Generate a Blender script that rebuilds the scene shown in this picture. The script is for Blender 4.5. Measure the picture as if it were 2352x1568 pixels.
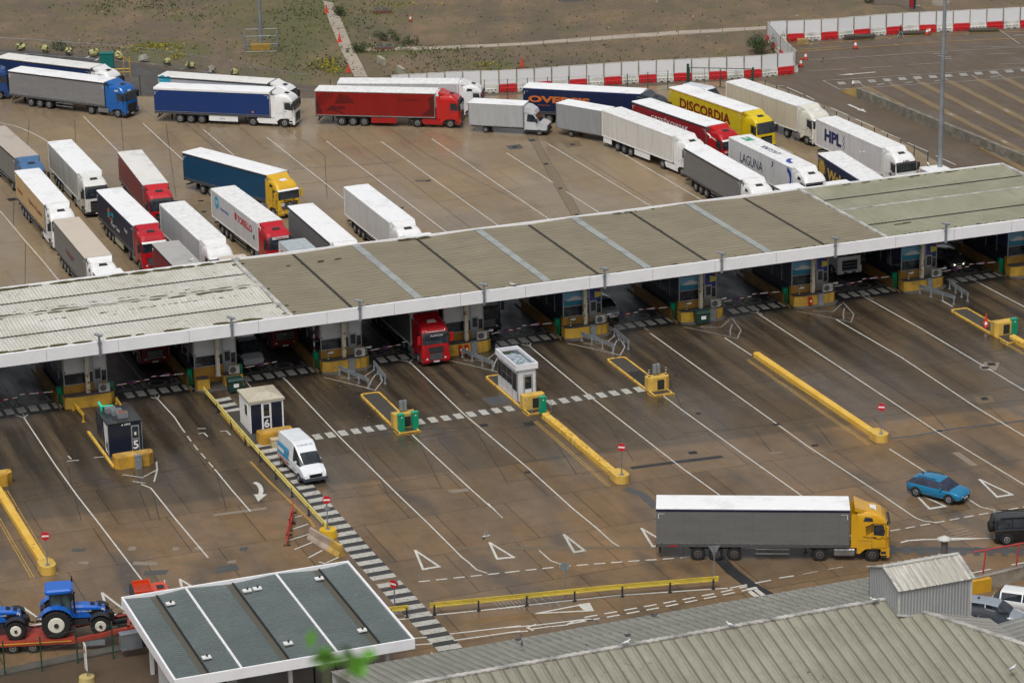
import bpy, math, random
from math import sin, cos, pi, radians as R
from mathutils import Vector, Matrix
for _o in list(bpy.data.objects): bpy.data.objects.remove(_o)
S = bpy.context.scene
col = S.collection
random.seed(7)
# ------------------------------------------------------------------ camera
F_, PIT, ROLL, CH = 6737.0, 0.324738, -0.0176192, 81.37     # focal length and angles measured from the lorry roofs
cd = bpy.data.cameras.new('camera'); cam = bpy.data.objects.new('camera', cd); col.objects.link(cam)
cd.sensor_width = 36; cd.lens = 36*F_/2352; cd.clip_start = .5; cd.clip_end = 4000
_Rt = Vector((1,0,0)); _Dn = Vector((0,-sin(PIT),-cos(PIT))); _Fw = Vector((0,cos(PIT),-sin(PIT)))
_ir = _Rt*cos(ROLL)-_Dn*sin(ROLL); _id = _Rt*sin(ROLL)+_Dn*cos(ROLL)
cam.matrix_world = Matrix((( _ir.x,-_id.x,-_Fw.x,0),( _ir.y,-_id.y,-_Fw.y,0),( _ir.z,-_id.z,-_Fw.z,CH),(0,0,0,1)))
cd.dof.use_dof = True; cd.dof.focus_distance = 245; cd.dof.aperture_fstop = 9
S.camera = cam
# ------------------------------------------------------------------ overcast daylight
w = bpy.data.worlds.new('World'); S.world = w; w.use_nodes = True
nt = w.node_tree; nt.nodes.clear()
sky = nt.nodes.new('ShaderNodeTexSky'); sky.sky_type = 'NISHITA'; sky.sun_disc = False
SUN_EL, SUN_AZ = R(60), R(196)
sky.sun_elevation = SUN_EL; sky.sun_rotation = SUN_AZ; sky.air_density = 1.0; sky.dust_density = 5.0; sky.ozone_density = 1.0
hs = nt.nodes.new('ShaderNodeHueSaturation'); hs.inputs['Saturation'].default_value = .25
bg = nt.nodes.new('ShaderNodeBackground'); bg.inputs['Strength'].default_value = .118
ow = nt.nodes.new('ShaderNodeOutputWorld')
nt.links.new(sky.outputs[0], hs.inputs['Color']); nt.links.new(hs.outputs[0], bg.inputs[0]); nt.links.new(bg.outputs[0], ow.inputs[0])
sd = bpy.data.lights.new('sun', 'SUN'); sd.energy = 1.75; sd.angle = R(20); sd.color = (1,.97,.93)
sun = bpy.data.objects.new('sun', sd); col.objects.link(sun)
_d = Vector((sin(SUN_AZ)*cos(SUN_EL), cos(SUN_AZ)*cos(SUN_EL), sin(SUN_EL)))
sun.rotation_euler = _d.to_track_quat('Z','Y').to_euler()
S.view_settings.view_transform = 'Standard'; S.view_settings.look = 'None'; S.view_settings.exposure = -0.08; S.view_settings.gamma = 1
S.render.engine = 'CYCLES'; S.render.resolution_x = 1024; S.render.resolution_y = 682
# ------------------------------------------------------------------ places: survey frame of the photograph -> metres
def at(x, y, z=0.0):
    u, v = x-1176, y-784; c, s = cos(ROLL), sin(ROLL)
    u, v = c*u+s*v, -s*u+c*v
    d = (u, F_*cos(PIT)-v*sin(PIT), -F_*sin(PIT)-v*cos(PIT))
    t = (z-CH)/d[2]
    return Vector((d[0]*t, d[1]*t, z))
def K(ox, oy, s):
    s = .6125/s
    return lambda x, y, z=0.0: at(ox*.6125+x*s, oy*.6125+y*s, z)
c1 = K(0,1100,1.8375); c2 = K(1280,1250,1.8375); c3 = K(2560,1000,1.8375)
r1 = K(0,0,2.24); r2 = K(950,0,2.24); r3 = K(1900,0,2.24); r4 = K(2840,0,2.24)
m1 = K(0,450,2.24); m2 = K(950,600,2.24); m3 = K(1900,500,2.24)
e1 = K(0,1850,2.208); e2 = K(950,1750,1.936); e3 = K(1900,1750,1.936); e4 = K(2840,1750,1.936)
UA = R(20.76); UU = Vector((cos(UA), sin(UA), 0)); VV = Vector((-sin(UA), cos(UA), 0)); UO = at(0,815,6.3); UO.z = 0
def F(u, v, z=0.0): return UO+UU*u+VV*v+Vector((0,0,z))      # plaza frame: u along the toll canopy, v away from the viewer
def BU(k): return 7.6+11.05*k                                 # u of toll island k
# ------------------------------------------------------------------ mesh builder
class MB:
    def __init__(s): s.v=[]; s.f=[]; s.m=[]
    def add(s, vs, fs, m=0):
        o=len(s.v); s.v+= [tuple(a) for a in vs]; s.f+= [tuple(i+o for i in f) for f in fs]; s.m+= [m]*len(fs); return s
    def box(s, x0,x1,y0,y1,z0,z1,m=0):
        return s.add([(x,y,z) for z in (z0,z1) for y in (y0,y1) for x in (x0,x1)],
            [(0,2,3,1),(4,5,7,6),(0,1,5,4),(1,3,7,5),(3,2,6,7),(2,0,4,6)],m)
    def obox(s, o, ax, ay, az, m=0):
        o=Vector(o);ax=Vector(ax);ay=Vector(ay);az=Vector(az)
        return s.add([o+ax*i+ay*j+az*k for k in (0,1) for j in (0,1) for i in (0,1)],
            [(0,2,3,1),(4,5,7,6),(0,1,5,4),(1,3,7,5),(3,2,6,7),(2,0,4,6)],m)
    def prism(s, poly, z0, z1, m=0, top=None):
        n=len(poly); a=0
        for i in range(n): a+=poly[i][0]*poly[(i+1)%n][1]-poly[(i+1)%n][0]*poly[i][1]
        if a<0: poly=list(poly)[::-1]
        vs=[(p[0],p[1],z0) for p in poly]+[(p[0],p[1],z1) for p in poly]
        s.add(vs,[tuple(range(n))[::-1]]+[(i,(i+1)%n,n+(i+1)%n,n+i) for i in range(n)],m)
        return s.add(vs[n:],[tuple(range(n))],m if top is None else top)
    def side(s, prof, y0, y1, m=0):            # profile in x-z pushed along y
        n=len(prof)
        return s.add([(p[0],y0,p[1]) for p in prof]+[(p[0],y1,p[1]) for p in prof],
            [tuple(range(n)),tuple(range(n,2*n))[::-1]]+[(i,n+i,n+(i+1)%n,(i+1)%n) for i in range(n)],m)
    def bar(s, a, b, w, h=None, m=0, up=(0,0,1)):
        a=Vector(a);b=Vector(b);h=h or w;d=(b-a);u=Vector(up)
        if abs(d.normalized().dot(u))>.98: u=Vector((1,0,0))
        x=d.cross(u).normalized();y=x.cross(d).normalized()
        return s.obox(a-x*w/2-y*h/2,d,x*w,y*h,m)
    def cyl(s, a, b, r, r2=None, n=10, m=0, cap=True):
        a=Vector(a);b=Vector(b);r2=r if r2 is None else r2;d=(b-a).normalized()
        u=Vector((0,0,1)) if abs(d.z)<.9 else Vector((1,0,0))
        x=d.cross(u).normalized();y=d.cross(x).normalized()
        vs=[a+(x*cos(t)+y*sin(t))*r for t in [2*pi*i/n for i in range(n)]]+[b+(x*cos(t)+y*sin(t))*r2 for t in [2*pi*i/n for i in range(n)]]
        fs=[(i,(i+1)%n,n+(i+1)%n,n+i) for i in range(n)]
        if cap: fs+= [tuple(range(n))[::-1],tuple(range(n,2*n))]
        return s.add(vs,fs,m)
    def tube(s, pts, r, n=6, m=0):
        for i in range(len(pts)-1): s.cyl(pts[i],pts[i+1],r,n=n,m=m)
        return s
    def loft(s, rings, m=0, closed=True, caps=True):
        n=len(rings[0]);vs=[p for r in rings for p in r];fs=[]
        for j in range(len(rings)-1):
            for i in range(n if closed else n-1):
                fs.append((j*n+i,j*n+(i+1)%n,(j+1)*n+(i+1)%n,(j+1)*n+i))
        if caps: fs+= [tuple(range(n))[::-1],tuple((len(rings)-1)*n+i for i in range(n))]
        return s.add(vs,fs,m)
    def ell(s, c, rx, ry, rz, n=8, k=5, m=0):
        rings=[]
        for j in range(1,k):
            t=pi*j/k-pi/2; rings.append([(c[0]+rx*cos(t)*cos(2*pi*i/n),c[1]+ry*cos(t)*sin(2*pi*i/n),c[2]+rz*sin(t)) for i in range(n)])
        return s.loft(rings,m)
    def mesh(s, name, mats, smooth=False):
        me=bpy.data.meshes.new(name); me.from_pydata(s.v,[],s.f)
        for m in (mats if isinstance(mats,(list,tuple)) else [mats]): me.materials.append(m)
        me.polygons.foreach_set('material_index',s.m)
        if smooth: me.polygons.foreach_set('use_smooth',[True]*len(s.f))
        me.update(); return me
    def build(s, name, mats, parent=None, smooth=False, loc=None, rz=0):
        return link(name, s.mesh(name,mats,smooth), parent, loc, rz)
def link(name, me, parent=None, loc=None, rz=0):
    o=bpy.data.objects.new(name,me); col.objects.link(o)
    if parent is not None: o.parent=parent
    if loc is not None: o.location=loc
    if rz: o.rotation_euler=(0,0,rz)
    return o
def empty(name, loc, rz=0):
    o=bpy.data.objects.new(name,None); o.empty_display_size=.3; col.objects.link(o); o.location=loc; o.rotation_euler=(0,0,rz); return o
def tag(o, label=None, cat=None, group=None, kind=None):
    if label: o['label']=label
    if cat: o['category']=cat
    if group: o['group']=group
    if kind: o['kind']=kind
    return o
def thing(name, label, cat, loc=(0,0,0), rz=0, group=None): return tag(empty(name,loc,rz),label,cat,group)
def struct(o): return tag(o,kind='structure')
def copytree(o, parent=None):
    c=o.copy(); col.objects.link(c)
    if parent is not None: c.parent=parent
    for ch in list(o.children): copytree(ch,c)
    return c
# ------------------------------------------------------------------ materials
def new(name):
    m=bpy.data.materials.new(name); m.use_nodes=True; n=m.node_tree; b=n.nodes['Principled BSDF']; return m,n,b
def N(n, t, **kw):
    x=n.nodes.new(t)
    for k,v in kw.items():
        if k in x.inputs: x.inputs[k].default_value=v
        else: setattr(x,k,v)
    return x
def L(n,a,b): n.links.new(a,b)
def c4(c): return (c[0],c[1],c[2],1)
def ramp(n, src, stops):
    r=N(n,'ShaderNodeValToRGB'); e=r.color_ramp.elements
    while len(e)<len(stops): e.new(.5)
    for i,(p,c) in enumerate(stops):
        e[i].position=p; e[i].color=c4(c) if isinstance(c,(tuple,list)) else (c,c,c,1)
    L(n,src,r.inputs[0]); return r.outputs[0]
def mix(n, fac, a, b, bt='MIX'):
    m=N(n,'ShaderNodeMix',data_type='RGBA',blend_type=bt)
    for s,v in ((0,fac),(6,a),(7,b)):
        if isinstance(v,bpy.types.NodeSocket): L(n,v,m.inputs[s])
        elif s==0: m.inputs[0].default_value=v
        else: m.inputs[s].default_value=c4(v)
    return m.outputs[2]
def math_(n, op, a, b=None, c=None):
    m=N(n,'ShaderNodeMath',operation=op)
    for i,v in enumerate((a,b,c)):
        if v is None: continue
        if isinstance(v,bpy.types.NodeSocket): L(n,v,m.inputs[i])
        else: m.inputs[i].default_value=v
    return m.outputs[0]
def coord(n, kind='Object', scale=(1,1,1), rot=0, loc=(0,0,0)):
    t=N(n,'ShaderNodeTexCoord'); g=N(n,'ShaderNodeNewGeometry') if kind=='World' else None
    mp=N(n,'ShaderNodeMapping'); mp.inputs['Scale'].default_value=scale; mp.inputs['Rotation'].default_value=(0,0,rot); mp.inputs['Location'].default_value=loc
    L(n,g.outputs['Position'] if g else t.outputs[kind],mp.inputs[0]); return mp.outputs[0]
def noise(n, vec, sc, det=4, rough=.6):
    t=N(n,'ShaderNodeTexNoise',Scale=sc,Detail=det,Roughness=rough); L(n,vec,t.inputs['Vector']); return t.outputs['Fac']
_mc={}
def paint(c, rough=.35, var=.06, dirt=.12, metal=0, key=None, coat=0):
    k=(tuple(round(x,4) for x in c),rough,var,dirt,metal,coat)
    if k in _mc: return _mc[k]
    m,n,b=new(key or 'paint'); v=coord(n,'World')
    f=noise(n,v,.8,5,.65); f2=noise(n,v,6.0,3)
    dk=tuple(x*(1-dirt*2.0)+.05*dirt for x in c)
    a=mix(n,ramp(n,f,[(.42,0.),(.72,1.)]),c,dk)
    a=mix(n,math_(n,'MULTIPLY',f2,var*2),a,tuple(x*.6 for x in c))
    L(n,a,b.inputs['Base Color']); b.inputs['Roughness'].default_value=rough; b.inputs['Metallic'].default_value=metal
    b.inputs['Coat Weight'].default_value=coat
    _mc[k]=m; return m
def plain(c, rough=.6, metal=0, emit=None, key='plain'):
    k=('p',c,rough,metal,emit)
    if k in _mc: return _mc[k]
    m,n,b=new(key); v=coord(n,'World'); f=noise(n,v,3.0,3)
    L(n,mix(n,f,c,tuple(x*.8 for x in c)),b.inputs['Base Color']); b.inputs['Roughness'].default_value=rough; b.inputs['Metallic'].default_value=metal
    b.inputs['Specular IOR Level'].default_value=.4
    if emit: b.inputs['Emission Color'].default_value=c4(c); b.inputs['Emission Strength'].default_value=emit
    _mc[k]=m; return m
WHITE=(.80,.80,.79); BLACK=(.012,.012,.014)
M_black=plain(BLACK,.5); M_rubber=plain((.018,.018,.018),.8); M_dark=plain((.03,.031,.034),.55)
M_steel=paint((.36,.37,.38),.4,.08,.2,.7); M_galv=paint((.33,.36,.39),.45,.1,.2,.5); M_rim=paint((.42,.42,.42),.4,.1,.25,.6)
M_glass=None
def glassmat(c=(.012,.017,.022)):
    m,n,b=new('dark_glass'); v=coord(n,'World'); f=noise(n,v,1.6,3)
    L(n,mix(n,ramp(n,f,[(.4,0.),(.7,1.)]),c,tuple(x*2.2+.01 for x in c)),b.inputs['Base Color']); b.inputs['Roughness'].default_value=.05
    b.inputs['Specular IOR Level'].default_value=.8; return m
M_glass=glassmat(); M_bluegl=glassmat((.012,.016,.035))
M_lamp=plain((.75,.78,.8),.1); M_red=plain((.45,.02,.015),.3); M_white=paint(WHITE,.35,.05,.08); M_plate=plain((.75,.75,.7),.4)
M_yel=paint((.64,.38,.035),.55,.12,.25); M_green=plain((.0,.28,.14),.4); M_orange=plain((.7,.13,.02),.4)
def yellow_worn(t=.54):
    m,n,b=new('worn_yellow_paint'); v=coord(n,'World'); f=noise(n,v,3.2,8,.75); g=noise(n,v,.5,4)
    a=mix(n,ramp(n,g,[(.35,0.),(.7,1.)]),(.72,.47,.09),(.66,.37,.04))
    a=mix(n,ramp(n,f,[(t,0.),(t+.07,1.)]),a,(.17,.10,.035)); L(n,a,b.inputs['Base Color']); b.inputs['Roughness'].default_value=.6; return m
M_yworn=yellow_worn(); M_yless=yellow_worn(.585)
# lettering: a font curve turned into a thin mesh part
def text_mesh(s, size, bold=0.0, sx=1.0, shear=0.0, ext=.004, sp=1.0):
    cu=bpy.data.curves.new('t','FONT'); cu.body=s; cu.size=size; cu.offset=bold; cu.extrude=ext; cu.space_character=sp; cu.shear=shear; cu.resolution_u=3
    o=bpy.data.objects.new('t',cu); col.objects.link(o); bpy.context.view_layer.update()
    me=bpy.data.meshes.new_from_object(o); bpy.data.objects.remove(o)
    me.transform(Matrix.Scale(sx,4,Vector((1,0,0)))); return me
def lettering(parent, s, size, org, ax, ay, m, name='lettering', **kw):
    me=text_mesh(s,size,**kw); ax=Vector(ax).normalized(); ay=Vector(ay).normalized(); az=ax.cross(ay)
    M=Matrix.Identity(4)
    for i in range(3): M[i][0]=ax[i]; M[i][1]=ay[i]; M[i][2]=az[i]; M[i][3]=org[i]
    me.transform(M); me.materials.clear(); me.materials.append(m)
    for p in me.polygons: p.material_index=0
    return link(name,me,parent)
def flat(pts, m, name, parent=None, dz=.0):
    b=MB(); b.add([(p[0],p[1],p[2]+dz) for p in pts],[tuple(range(len(pts)))]); return b.build(name,m,parent)
# ------------------------------------------------------------------ the ground
ORD=['first','second','third','fourth','fifth','sixth','seventh','eighth','ninth','tenth','eleventh','twelfth','thirteenth','fourteenth','fifteenth','sixteenth','seventeenth','eighteenth','nineteenth','twentieth','twenty-first','twenty-second','twenty-third','twenty-fourth','twenty-fifth','twenty-sixth','twenty-seventh','twenty-eighth','twenty-ninth','thirtieth','thirty-first','thirty-second','thirty-third','thirty-fourth']
def uvnode(n):      # world position turned into the plaza frame
    g=N(n,'ShaderNodeNewGeometry'); s=N(n,'ShaderNodeVectorMath',operation='SUBTRACT'); L(n,g.outputs['Position'],s.inputs[0]); s.inputs[1].default_value=tuple(UO)
    r=N(n,'ShaderNodeVectorRotate',rotation_type='Z_AXIS',Angle=-UA); L(n,s.outputs[0],r.inputs['Vector']); x=N(n,'ShaderNodeSeparateXYZ'); L(n,r.outputs[0],x.inputs[0]); return r.outputs[0],x.outputs[0],x.outputs[1]
def scaled(n, v, s, loc=(0,0,0)):
    mp=N(n,'ShaderNodeMapping'); mp.inputs['Scale'].default_value=s; mp.inputs['Location'].default_value=loc; L(n,v,mp.inputs[0]); return mp.outputs[0]
def mapr(n, x, a, b, c=0., d=1.):
    m=N(n,'ShaderNodeMapRange',clamp=True); L(n,x,m.inputs[0])
    for i,v in zip((1,2,3,4),(a,b,c,d)): m.inputs[i].default_value=v
    return m.outputs[0]
def brick(n, v, c1_, c2_, mo, bw, rh, ms, off=.0, bias=0):
    t=N(n,'ShaderNodeTexBrick',offset=off,squash=1.0); L(n,v,t.inputs['Vector'])
    for k,x in (('Color1',c4(c1_)),('Color2',c4(c2_)),('Mortar',c4(mo)),('Scale',1.0),('Mortar Size',ms),('Mortar Smooth',.3),('Bias',bias),('Brick Width',bw),('Row Height',rh)): t.inputs[k].default_value=x
    return t
def concrete_mat():
    m,n,b=new('wet_concrete'); vec,u,v=uvnode(n)
    slab=brick(n,scaled(n,vec,(1,1,1),(2.0,1.4,0)),(1.14,1.11,1.06),(.80,.82,.84),(.20,.18,.16),5.52,7.4,.045,.35)
    slab2=brick(n,scaled(n,vec,(1,1,1),(.3,3.0,0)),(1,1,1),(.91,.93,.95),(.55,.53,.5),5.52,3.7,.032,0)
    n1=noise(n,scaled(n,vec,(1,.5,1)),.12,6,.62); n2=noise(n,scaled(n,vec,(1.0,.18,1)),1.1,6,.7); n3=noise(n,vec,.5,7,.72); n4=noise(n,vec,9.0,4,.7)
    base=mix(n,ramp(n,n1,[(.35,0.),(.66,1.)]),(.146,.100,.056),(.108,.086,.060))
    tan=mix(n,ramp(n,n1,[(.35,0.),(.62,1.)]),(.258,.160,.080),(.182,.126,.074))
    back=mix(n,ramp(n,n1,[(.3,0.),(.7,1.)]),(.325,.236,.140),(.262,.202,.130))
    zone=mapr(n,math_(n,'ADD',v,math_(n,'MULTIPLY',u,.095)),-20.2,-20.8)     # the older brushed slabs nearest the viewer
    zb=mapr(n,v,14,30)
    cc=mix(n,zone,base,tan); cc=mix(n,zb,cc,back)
    cc=mix(n,math_(n,'MULTIPLY',ramp(n,n3,[(.42,0.),(.72,.5)]),math_(n,'SUBTRACT',1.0,math_(n,'MULTIPLY',zb,.6))),cc,(.080,.056,.034))
    cc=mix(n,math_(n,'MULTIPLY',ramp(n,n2,[(.52,0.),(.72,1.)]),math_(n,'MULTIPLY',zone,.35)),cc,(.27,.18,.105))
    # tyre and oil tracks: streaks that run down each lane from the toll islands
    lane=math_(n,'PINGPONG',math_(n,'SUBTRACT',u,BU(0)),2.76)
    tr=noise(n,scaled(n,vec,(1.0,.07,1)),.75,5,.6); trk=ramp(n,tr,[(.40,0.),(.60,1.)])
    whl=math_(n,'ABSOLUTE',math_(n,'SUBTRACT',lane,1.75)); wm=mapr(n,whl,1.15,.15)
    fall=math_(n,'MULTIPLY',mapr(n,v,-27,-1),mapr(n,v,24,19)); amt=math_(n,'MULTIPLY',math_(n,'MULTIPLY',fall,math_(n,'ADD',math_(n,'MULTIPLY',trk,.75),math_(n,'MULTIPLY',wm,.45))),1.1)
    cc=mix(n,math_(n,'MINIMUM',amt,.92),cc,(.022,.018,.014))
    oil=ramp(n,noise(n,scaled(n,vec,(1,.3,1),(3,9,0)),.30,2,.5),[(.54,0.),(.70,1.)]); cc=mix(n,math_(n,'MULTIPLY',oil,math_(n,'SUBTRACT',.6,math_(n,'MULTIPLY',zb,.4))),cc,(.055,.053,.05))
    cc=mix(n,math_(n,'SUBTRACT',.8,math_(n,'MULTIPLY',zb,.35)),cc,slab.outputs[0],'MULTIPLY'); cc=mix(n,math_(n,'SUBTRACT',.5,math_(n,'MULTIPLY',zb,.3)),cc,slab2.outputs[0],'MULTIPLY')
    cc=mix(n,math_(n,'MULTIPLY',n4,.35),cc,(.06,.044,.028)); 
    spk=ramp(n,noise(n,vec,2.4,1,.5),[(.70,0.),(.76,1.)]); cc=mix(n,math_(n,'MULTIPLY',spk,.35),cc,(.26,.20,.15))
    L(n,cc,b.inputs['Base Color'])
    wet=noise(n,scaled(n,vec,(1,.45,1),(7,2,0)),.13,4,.55); L(n,ramp(n,wet,[(.36,.16),(.50,.34),(.66,.60)]),b.inputs['Roughness']); L(n,ramp(n,wet,[(.38,.48),(.58,.17)]),b.inputs['Specular IOR Level'])
    bp=N(n,'ShaderNodeBump',Strength=.12,Distance=.02); L(n,n4,bp.inputs['Height']); L(n,bp.outputs[0],b.inputs['Normal']); return m
def asphalt_mat(a=(.052,.05,.048), c=(.085,.074,.062), r0=.28, key='wet_asphalt', oil=.5):
    m,n,b=new(key); vec,u,v=uvnode(n); f=noise(n,vec,.13,6,.65); g=noise(n,vec,1.3,6,.7); h=noise(n,vec,14,3); k=noise(n,scaled(n,vec,(1,.3,1)),.5,4)
    cc=mix(n,ramp(n,f,[(.35,0.),(.65,1.)]),a,c); cc=mix(n,math_(n,'MULTIPLY',ramp(n,g,[(.5,0.),(.8,1.)]),.4),cc,tuple(x*.55 for x in a)); cc=mix(n,math_(n,'MULTIPLY',h,.3),cc,tuple(x*1.6 for x in a))
    L(n,cc,b.inputs['Base Color']); L(n,ramp(n,k,[(.3,r0),(.7,r0+.4)]),b.inputs['Roughness']); b.inputs['Specular IOR Level'].default_value=.3; return m
GREEN=[(700,50,11,42,1.),(680,150,7,26,.7),(380,118,8,9,1.),(860,112,9,8,.9),(960,116,14,5,.7),(560,30,12,22,.7),(240,18,10,14,.6),(430,35,9,14,.5),(880,20,8,26,.7),(1250,60,14,12,.35),(640,185,4,10,.8),(760,150,3,14,.9),(1120,150,8,5,.8),(860,190,8,4,.6),(1300,150,9,4,.5),(120,110,6,8,.5),(1480,80,10,8,.25),(60,60,8,12,.35),(1700,20,10,12,.3)]
def dirt_mat():
    m,n,b=new('waste_ground'); g0=N(n,'ShaderNodeNewGeometry'); vec=g0.outputs['Position']
    f=noise(n,vec,.05,6,.7); g=noise(n,scaled(n,vec,(1,.6,1),(5,3,0)),.14,7,.72); h=noise(n,vec,1.6,6,.75); s=N(n,'ShaderNodeSeparateXYZ'); L(n,vec,s.inputs[0])
    cc=mix(n,ramp(n,f,[(.38,0.),(.62,1.)]),(.150,.106,.068),(.100,.080,.058)); cc=mix(n,ramp(n,g,[(.44,0.),(.62,.9)]),cc,(.215,.145,.080))
    cc=mix(n,ramp(n,h,[(.45,0.),(.75,.75)]),cc,(.075,.062,.048))
    gm=None; gn=noise(n,scaled(n,vec,(1,.5,1),(11,4,0)),.35,8,.75)
    for px,py,rx,ry,am in GREEN:
        p=at(px,py,0); d=N(n,'ShaderNodeVectorMath',operation='DISTANCE'); L(n,scaled(n,vec,(1/rx,1/ry,0)),d.inputs[0]); d.inputs[1].default_value=(p.x/rx,p.y/ry,0)
        q=math_(n,'MULTIPLY',mapr(n,d.outputs['Value'],1.25,.1),am); gm=q if gm is None else math_(n,'MAXIMUM',gm,q)
    gm=math_(n,'MAXIMUM',gm,.30); gm=mapr(n,math_(n,'ADD',gn,math_(n,'MULTIPLY',gm,.42)),.60,.84)
    gr=mix(n,ramp(n,h,[(.4,0.),(.6,1.)]),(.065,.082,.020),(.115,.105,.038)); cc=mix(n,math_(n,'MULTIPLY',gm,.85),cc,gr)
    L(n,cc,b.inputs['Base Color']); b.inputs['Roughness'].default_value=.85
    bp=N(n,'ShaderNodeBump',Strength=.6,Distance=.15); L(n,h,bp.inputs['Height']); L(n,bp.outputs[0],b.inputs['Normal']); return m
def sheet(name, pts, z, m, kind='structure'):
    b=MB(); b.add([(p[0],p[1],z) for p in pts],[tuple(range(len(pts)))]); o=b.build(name,m); tag(o,kind=kind); return o
M_conc=concrete_mat(); M_asph=asphalt_mat(); M_asphb=asphalt_mat((.094,.072,.052),(.125,.094,.066),.35,'brown_asphalt')
M_dirt=dirt_mat()
b=MB(); n_=40
for i in range(n_): pass
b.add([(-1500,-60,-.06),(1500,-60,-.06),(1500,2500,-.06),(-1500,2500,-.06)],[(0,1,2,3)]); struct(b.build('ground',M_dirt))
V=lambda x,y,z=0.: at(x,y,z)
# roads behind the yard (one sheet each, stepped a few millimetres)
sheet('road',[V(-300,103),V(60,112),V(260,134),V(420,160),V(560,182),V(760,200),V(960,208),V(1164,209),V(1474,187),V(1823,164),V(1795,93),V(2163,71),V(2352,62),V(2700,46),V(2900,800),V(2352,520),V(1900,400),V(1000,420),V(-300,420)],-.03,M_asphb)
yard=[V(-700,190),V(-100,205),V(325,222),V(760,226),V(1110,222),V(1400,205),V(1640,188),V(1757,187),V(2010,290),V(2200,398),V(2420,500),V(2700,640),V(3300,1000),V(3300,1800),V(2600,2400),V(-300,2400),V(-900,1600)]
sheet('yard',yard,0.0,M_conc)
sheet('road',[V(-300,108),V(60,116),V(255,138),V(420,165),V(540,184),V(640,200),V(700,212),V(325,217),V(-300,196)],-.022,M_asph)
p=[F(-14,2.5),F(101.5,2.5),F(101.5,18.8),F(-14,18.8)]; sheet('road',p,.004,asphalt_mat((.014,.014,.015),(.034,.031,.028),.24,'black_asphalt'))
# concrete paths over the waste ground
def path_mat():
    m,n,b=new('path_slabs'); vec=N(n,'ShaderNodeNewGeometry').outputs['Position']; f=noise(n,vec,.9,6,.7); g=noise(n,vec,.2,3)
    cc=mix(n,ramp(n,f,[(.4,0.),(.7,1.)]),(.36,.31,.25),(.24,.20,.155)); cc=mix(n,ramp(n,g,[(.4,0.),(.6,.4)]),cc,(.42,.37,.3)); L(n,cc,b.inputs['Base Color']); b.inputs['Roughness'].default_value=.7; return m
M_path=path_mat()
def strip(name, Lp, Rp, m, pitch=0, gap=.12, z=.0, h=.05):
    b=MB()
    for (a,c),(a2,c2) in zip(zip(Lp,Rp),zip(Lp[1:],Rp[1:])):
        ln=((a2-a).length+(c2-c).length)/2; k=max(1,int(ln/pitch)) if pitch else 1
        for i in range(k):
            t0=i/k+ (gap/ln if pitch else 0)*random.uniform(.4,1.1); t1=(i+1)/k; q=[a.lerp(a2,t0),c.lerp(c2,t0),c.lerp(c2,t1),a.lerp(a2,t1)]; dz=random.uniform(-.02,.02) if pitch else 0
            b.prism([(v[0],v[1]) for v in q],z-.2,z+h+dz)
    return struct(b.build(name,m))
strip('path',[r2(582,5),r2(640,190),r2(715,370),r2(790,530),r2(850,645)],[r2(668,25),r2(740,170),r2(820,370),r2(905,530),r2(960,645)],M_path,2.6,.1,-.04,.05)
strip('path',[r2(930,400),r2(1500,392),r2(2240,362),r3(700,313),r3(1440,262),r3(2180,222)],[r2(930,427),r2(1500,416),r2(2240,382),r3(700,342),r3(1440,292),r3(2180,246)],M_path,2.4,.09,-.04,.06)
# far slab with yellow marks beside the hoarding
struct(flat([r4(945,0,-.05),r4(965,42,-.05),r4(1165,40,-.05),r4(1280,95,-.05),r4(1450,108,-.05),r4(1330,40,-.05),r4(1270,-40,-.05),r4(950,-40,-.05)],M_asphb,'slab',dz=.03))
sheet('slab',[r3(430,-30),r3(440,12),r3(640,8),r3(640,-30)],-.02,M_asph)
# ------------------------------------------------------------------ painted markings
def mark_mat(c, wear=.5, key='road_paint'):
    m,n,b=new(key); vec=N(n,'ShaderNodeNewGeometry').outputs['Position']; f=noise(n,vec,5.,5,.75); g=noise(n,vec,.6,4)
    cc=mix(n,ramp(n,g,[(.35,0.),(.7,.45)]),c,tuple(x*.55 for x in c)); cc=mix(n,ramp(n,f,[(.62-.1*wear,0.),(.70-.06*wear,wear)]),cc,(.12,.09,.06))
    L(n,cc,b.inputs['Base Color']); b.inputs['Roughness'].default_value=.5; return m
M_mw=mark_mat((.60,.59,.54),.75); M_mw2=mark_mat((.50,.49,.44),.9,'worn_road_paint'); M_my=mark_mat((.50,.30,.06),.9,'worn_yellow_lines'); M_mfaint=mark_mat((.25,.24,.23),1.0,'faint_road_paint'); M_mdim=mark_mat((.34,.33,.30),.8,'dull_road_paint')
LINES=MB(); WORN=MB(); FAINT=MB(); YEL=MB(); DIM=MB(); BLK=MB()
_lc=[0]
def ln(B, pts, w=.15, z=.008):
    for i in range(len(pts)-1):
        a,b_=pts[i],pts[i+1]; d=(b_-a); d.z=0
        if d.length<.01: continue
        _lc[0]+=1; zq=z+(_lc[0]%11)*.0004+(_lc[0]%3)*.00011
        n=Vector((-d.y,d.x,0)).normalized()*w/2; e=d.normalized()*w*.3
        B.add([(q.x,q.y,zq) for q in (a-n-e,b_-n+e,b_+n+e,a+n-e)],[(0,1,2,3)])
def dash(B, pts, on, off, w=.12, z=.008):
    t=0;pos=0;segs=[((pts[i+1]-pts[i]).length,pts[i],pts[i+1]) for i in range(len(pts)-1)]; tot=sum(s[0] for s in segs)
    def P_(d):
        for l,a,b_ in segs:
            if d<=l: return a.lerp(b_,d/l)
            d-=l
        return segs[-1][2]
    while pos<tot: ln(B,[P_(pos),P_(min(tot,pos+on))],w,z); pos+=on+off
def tri(B, a, b_, c, w=.18):
    ln(B,[a,b_],w*1.0); ln(B,[b_,c],w*1.6); ln(B,[c,a],w)
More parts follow.
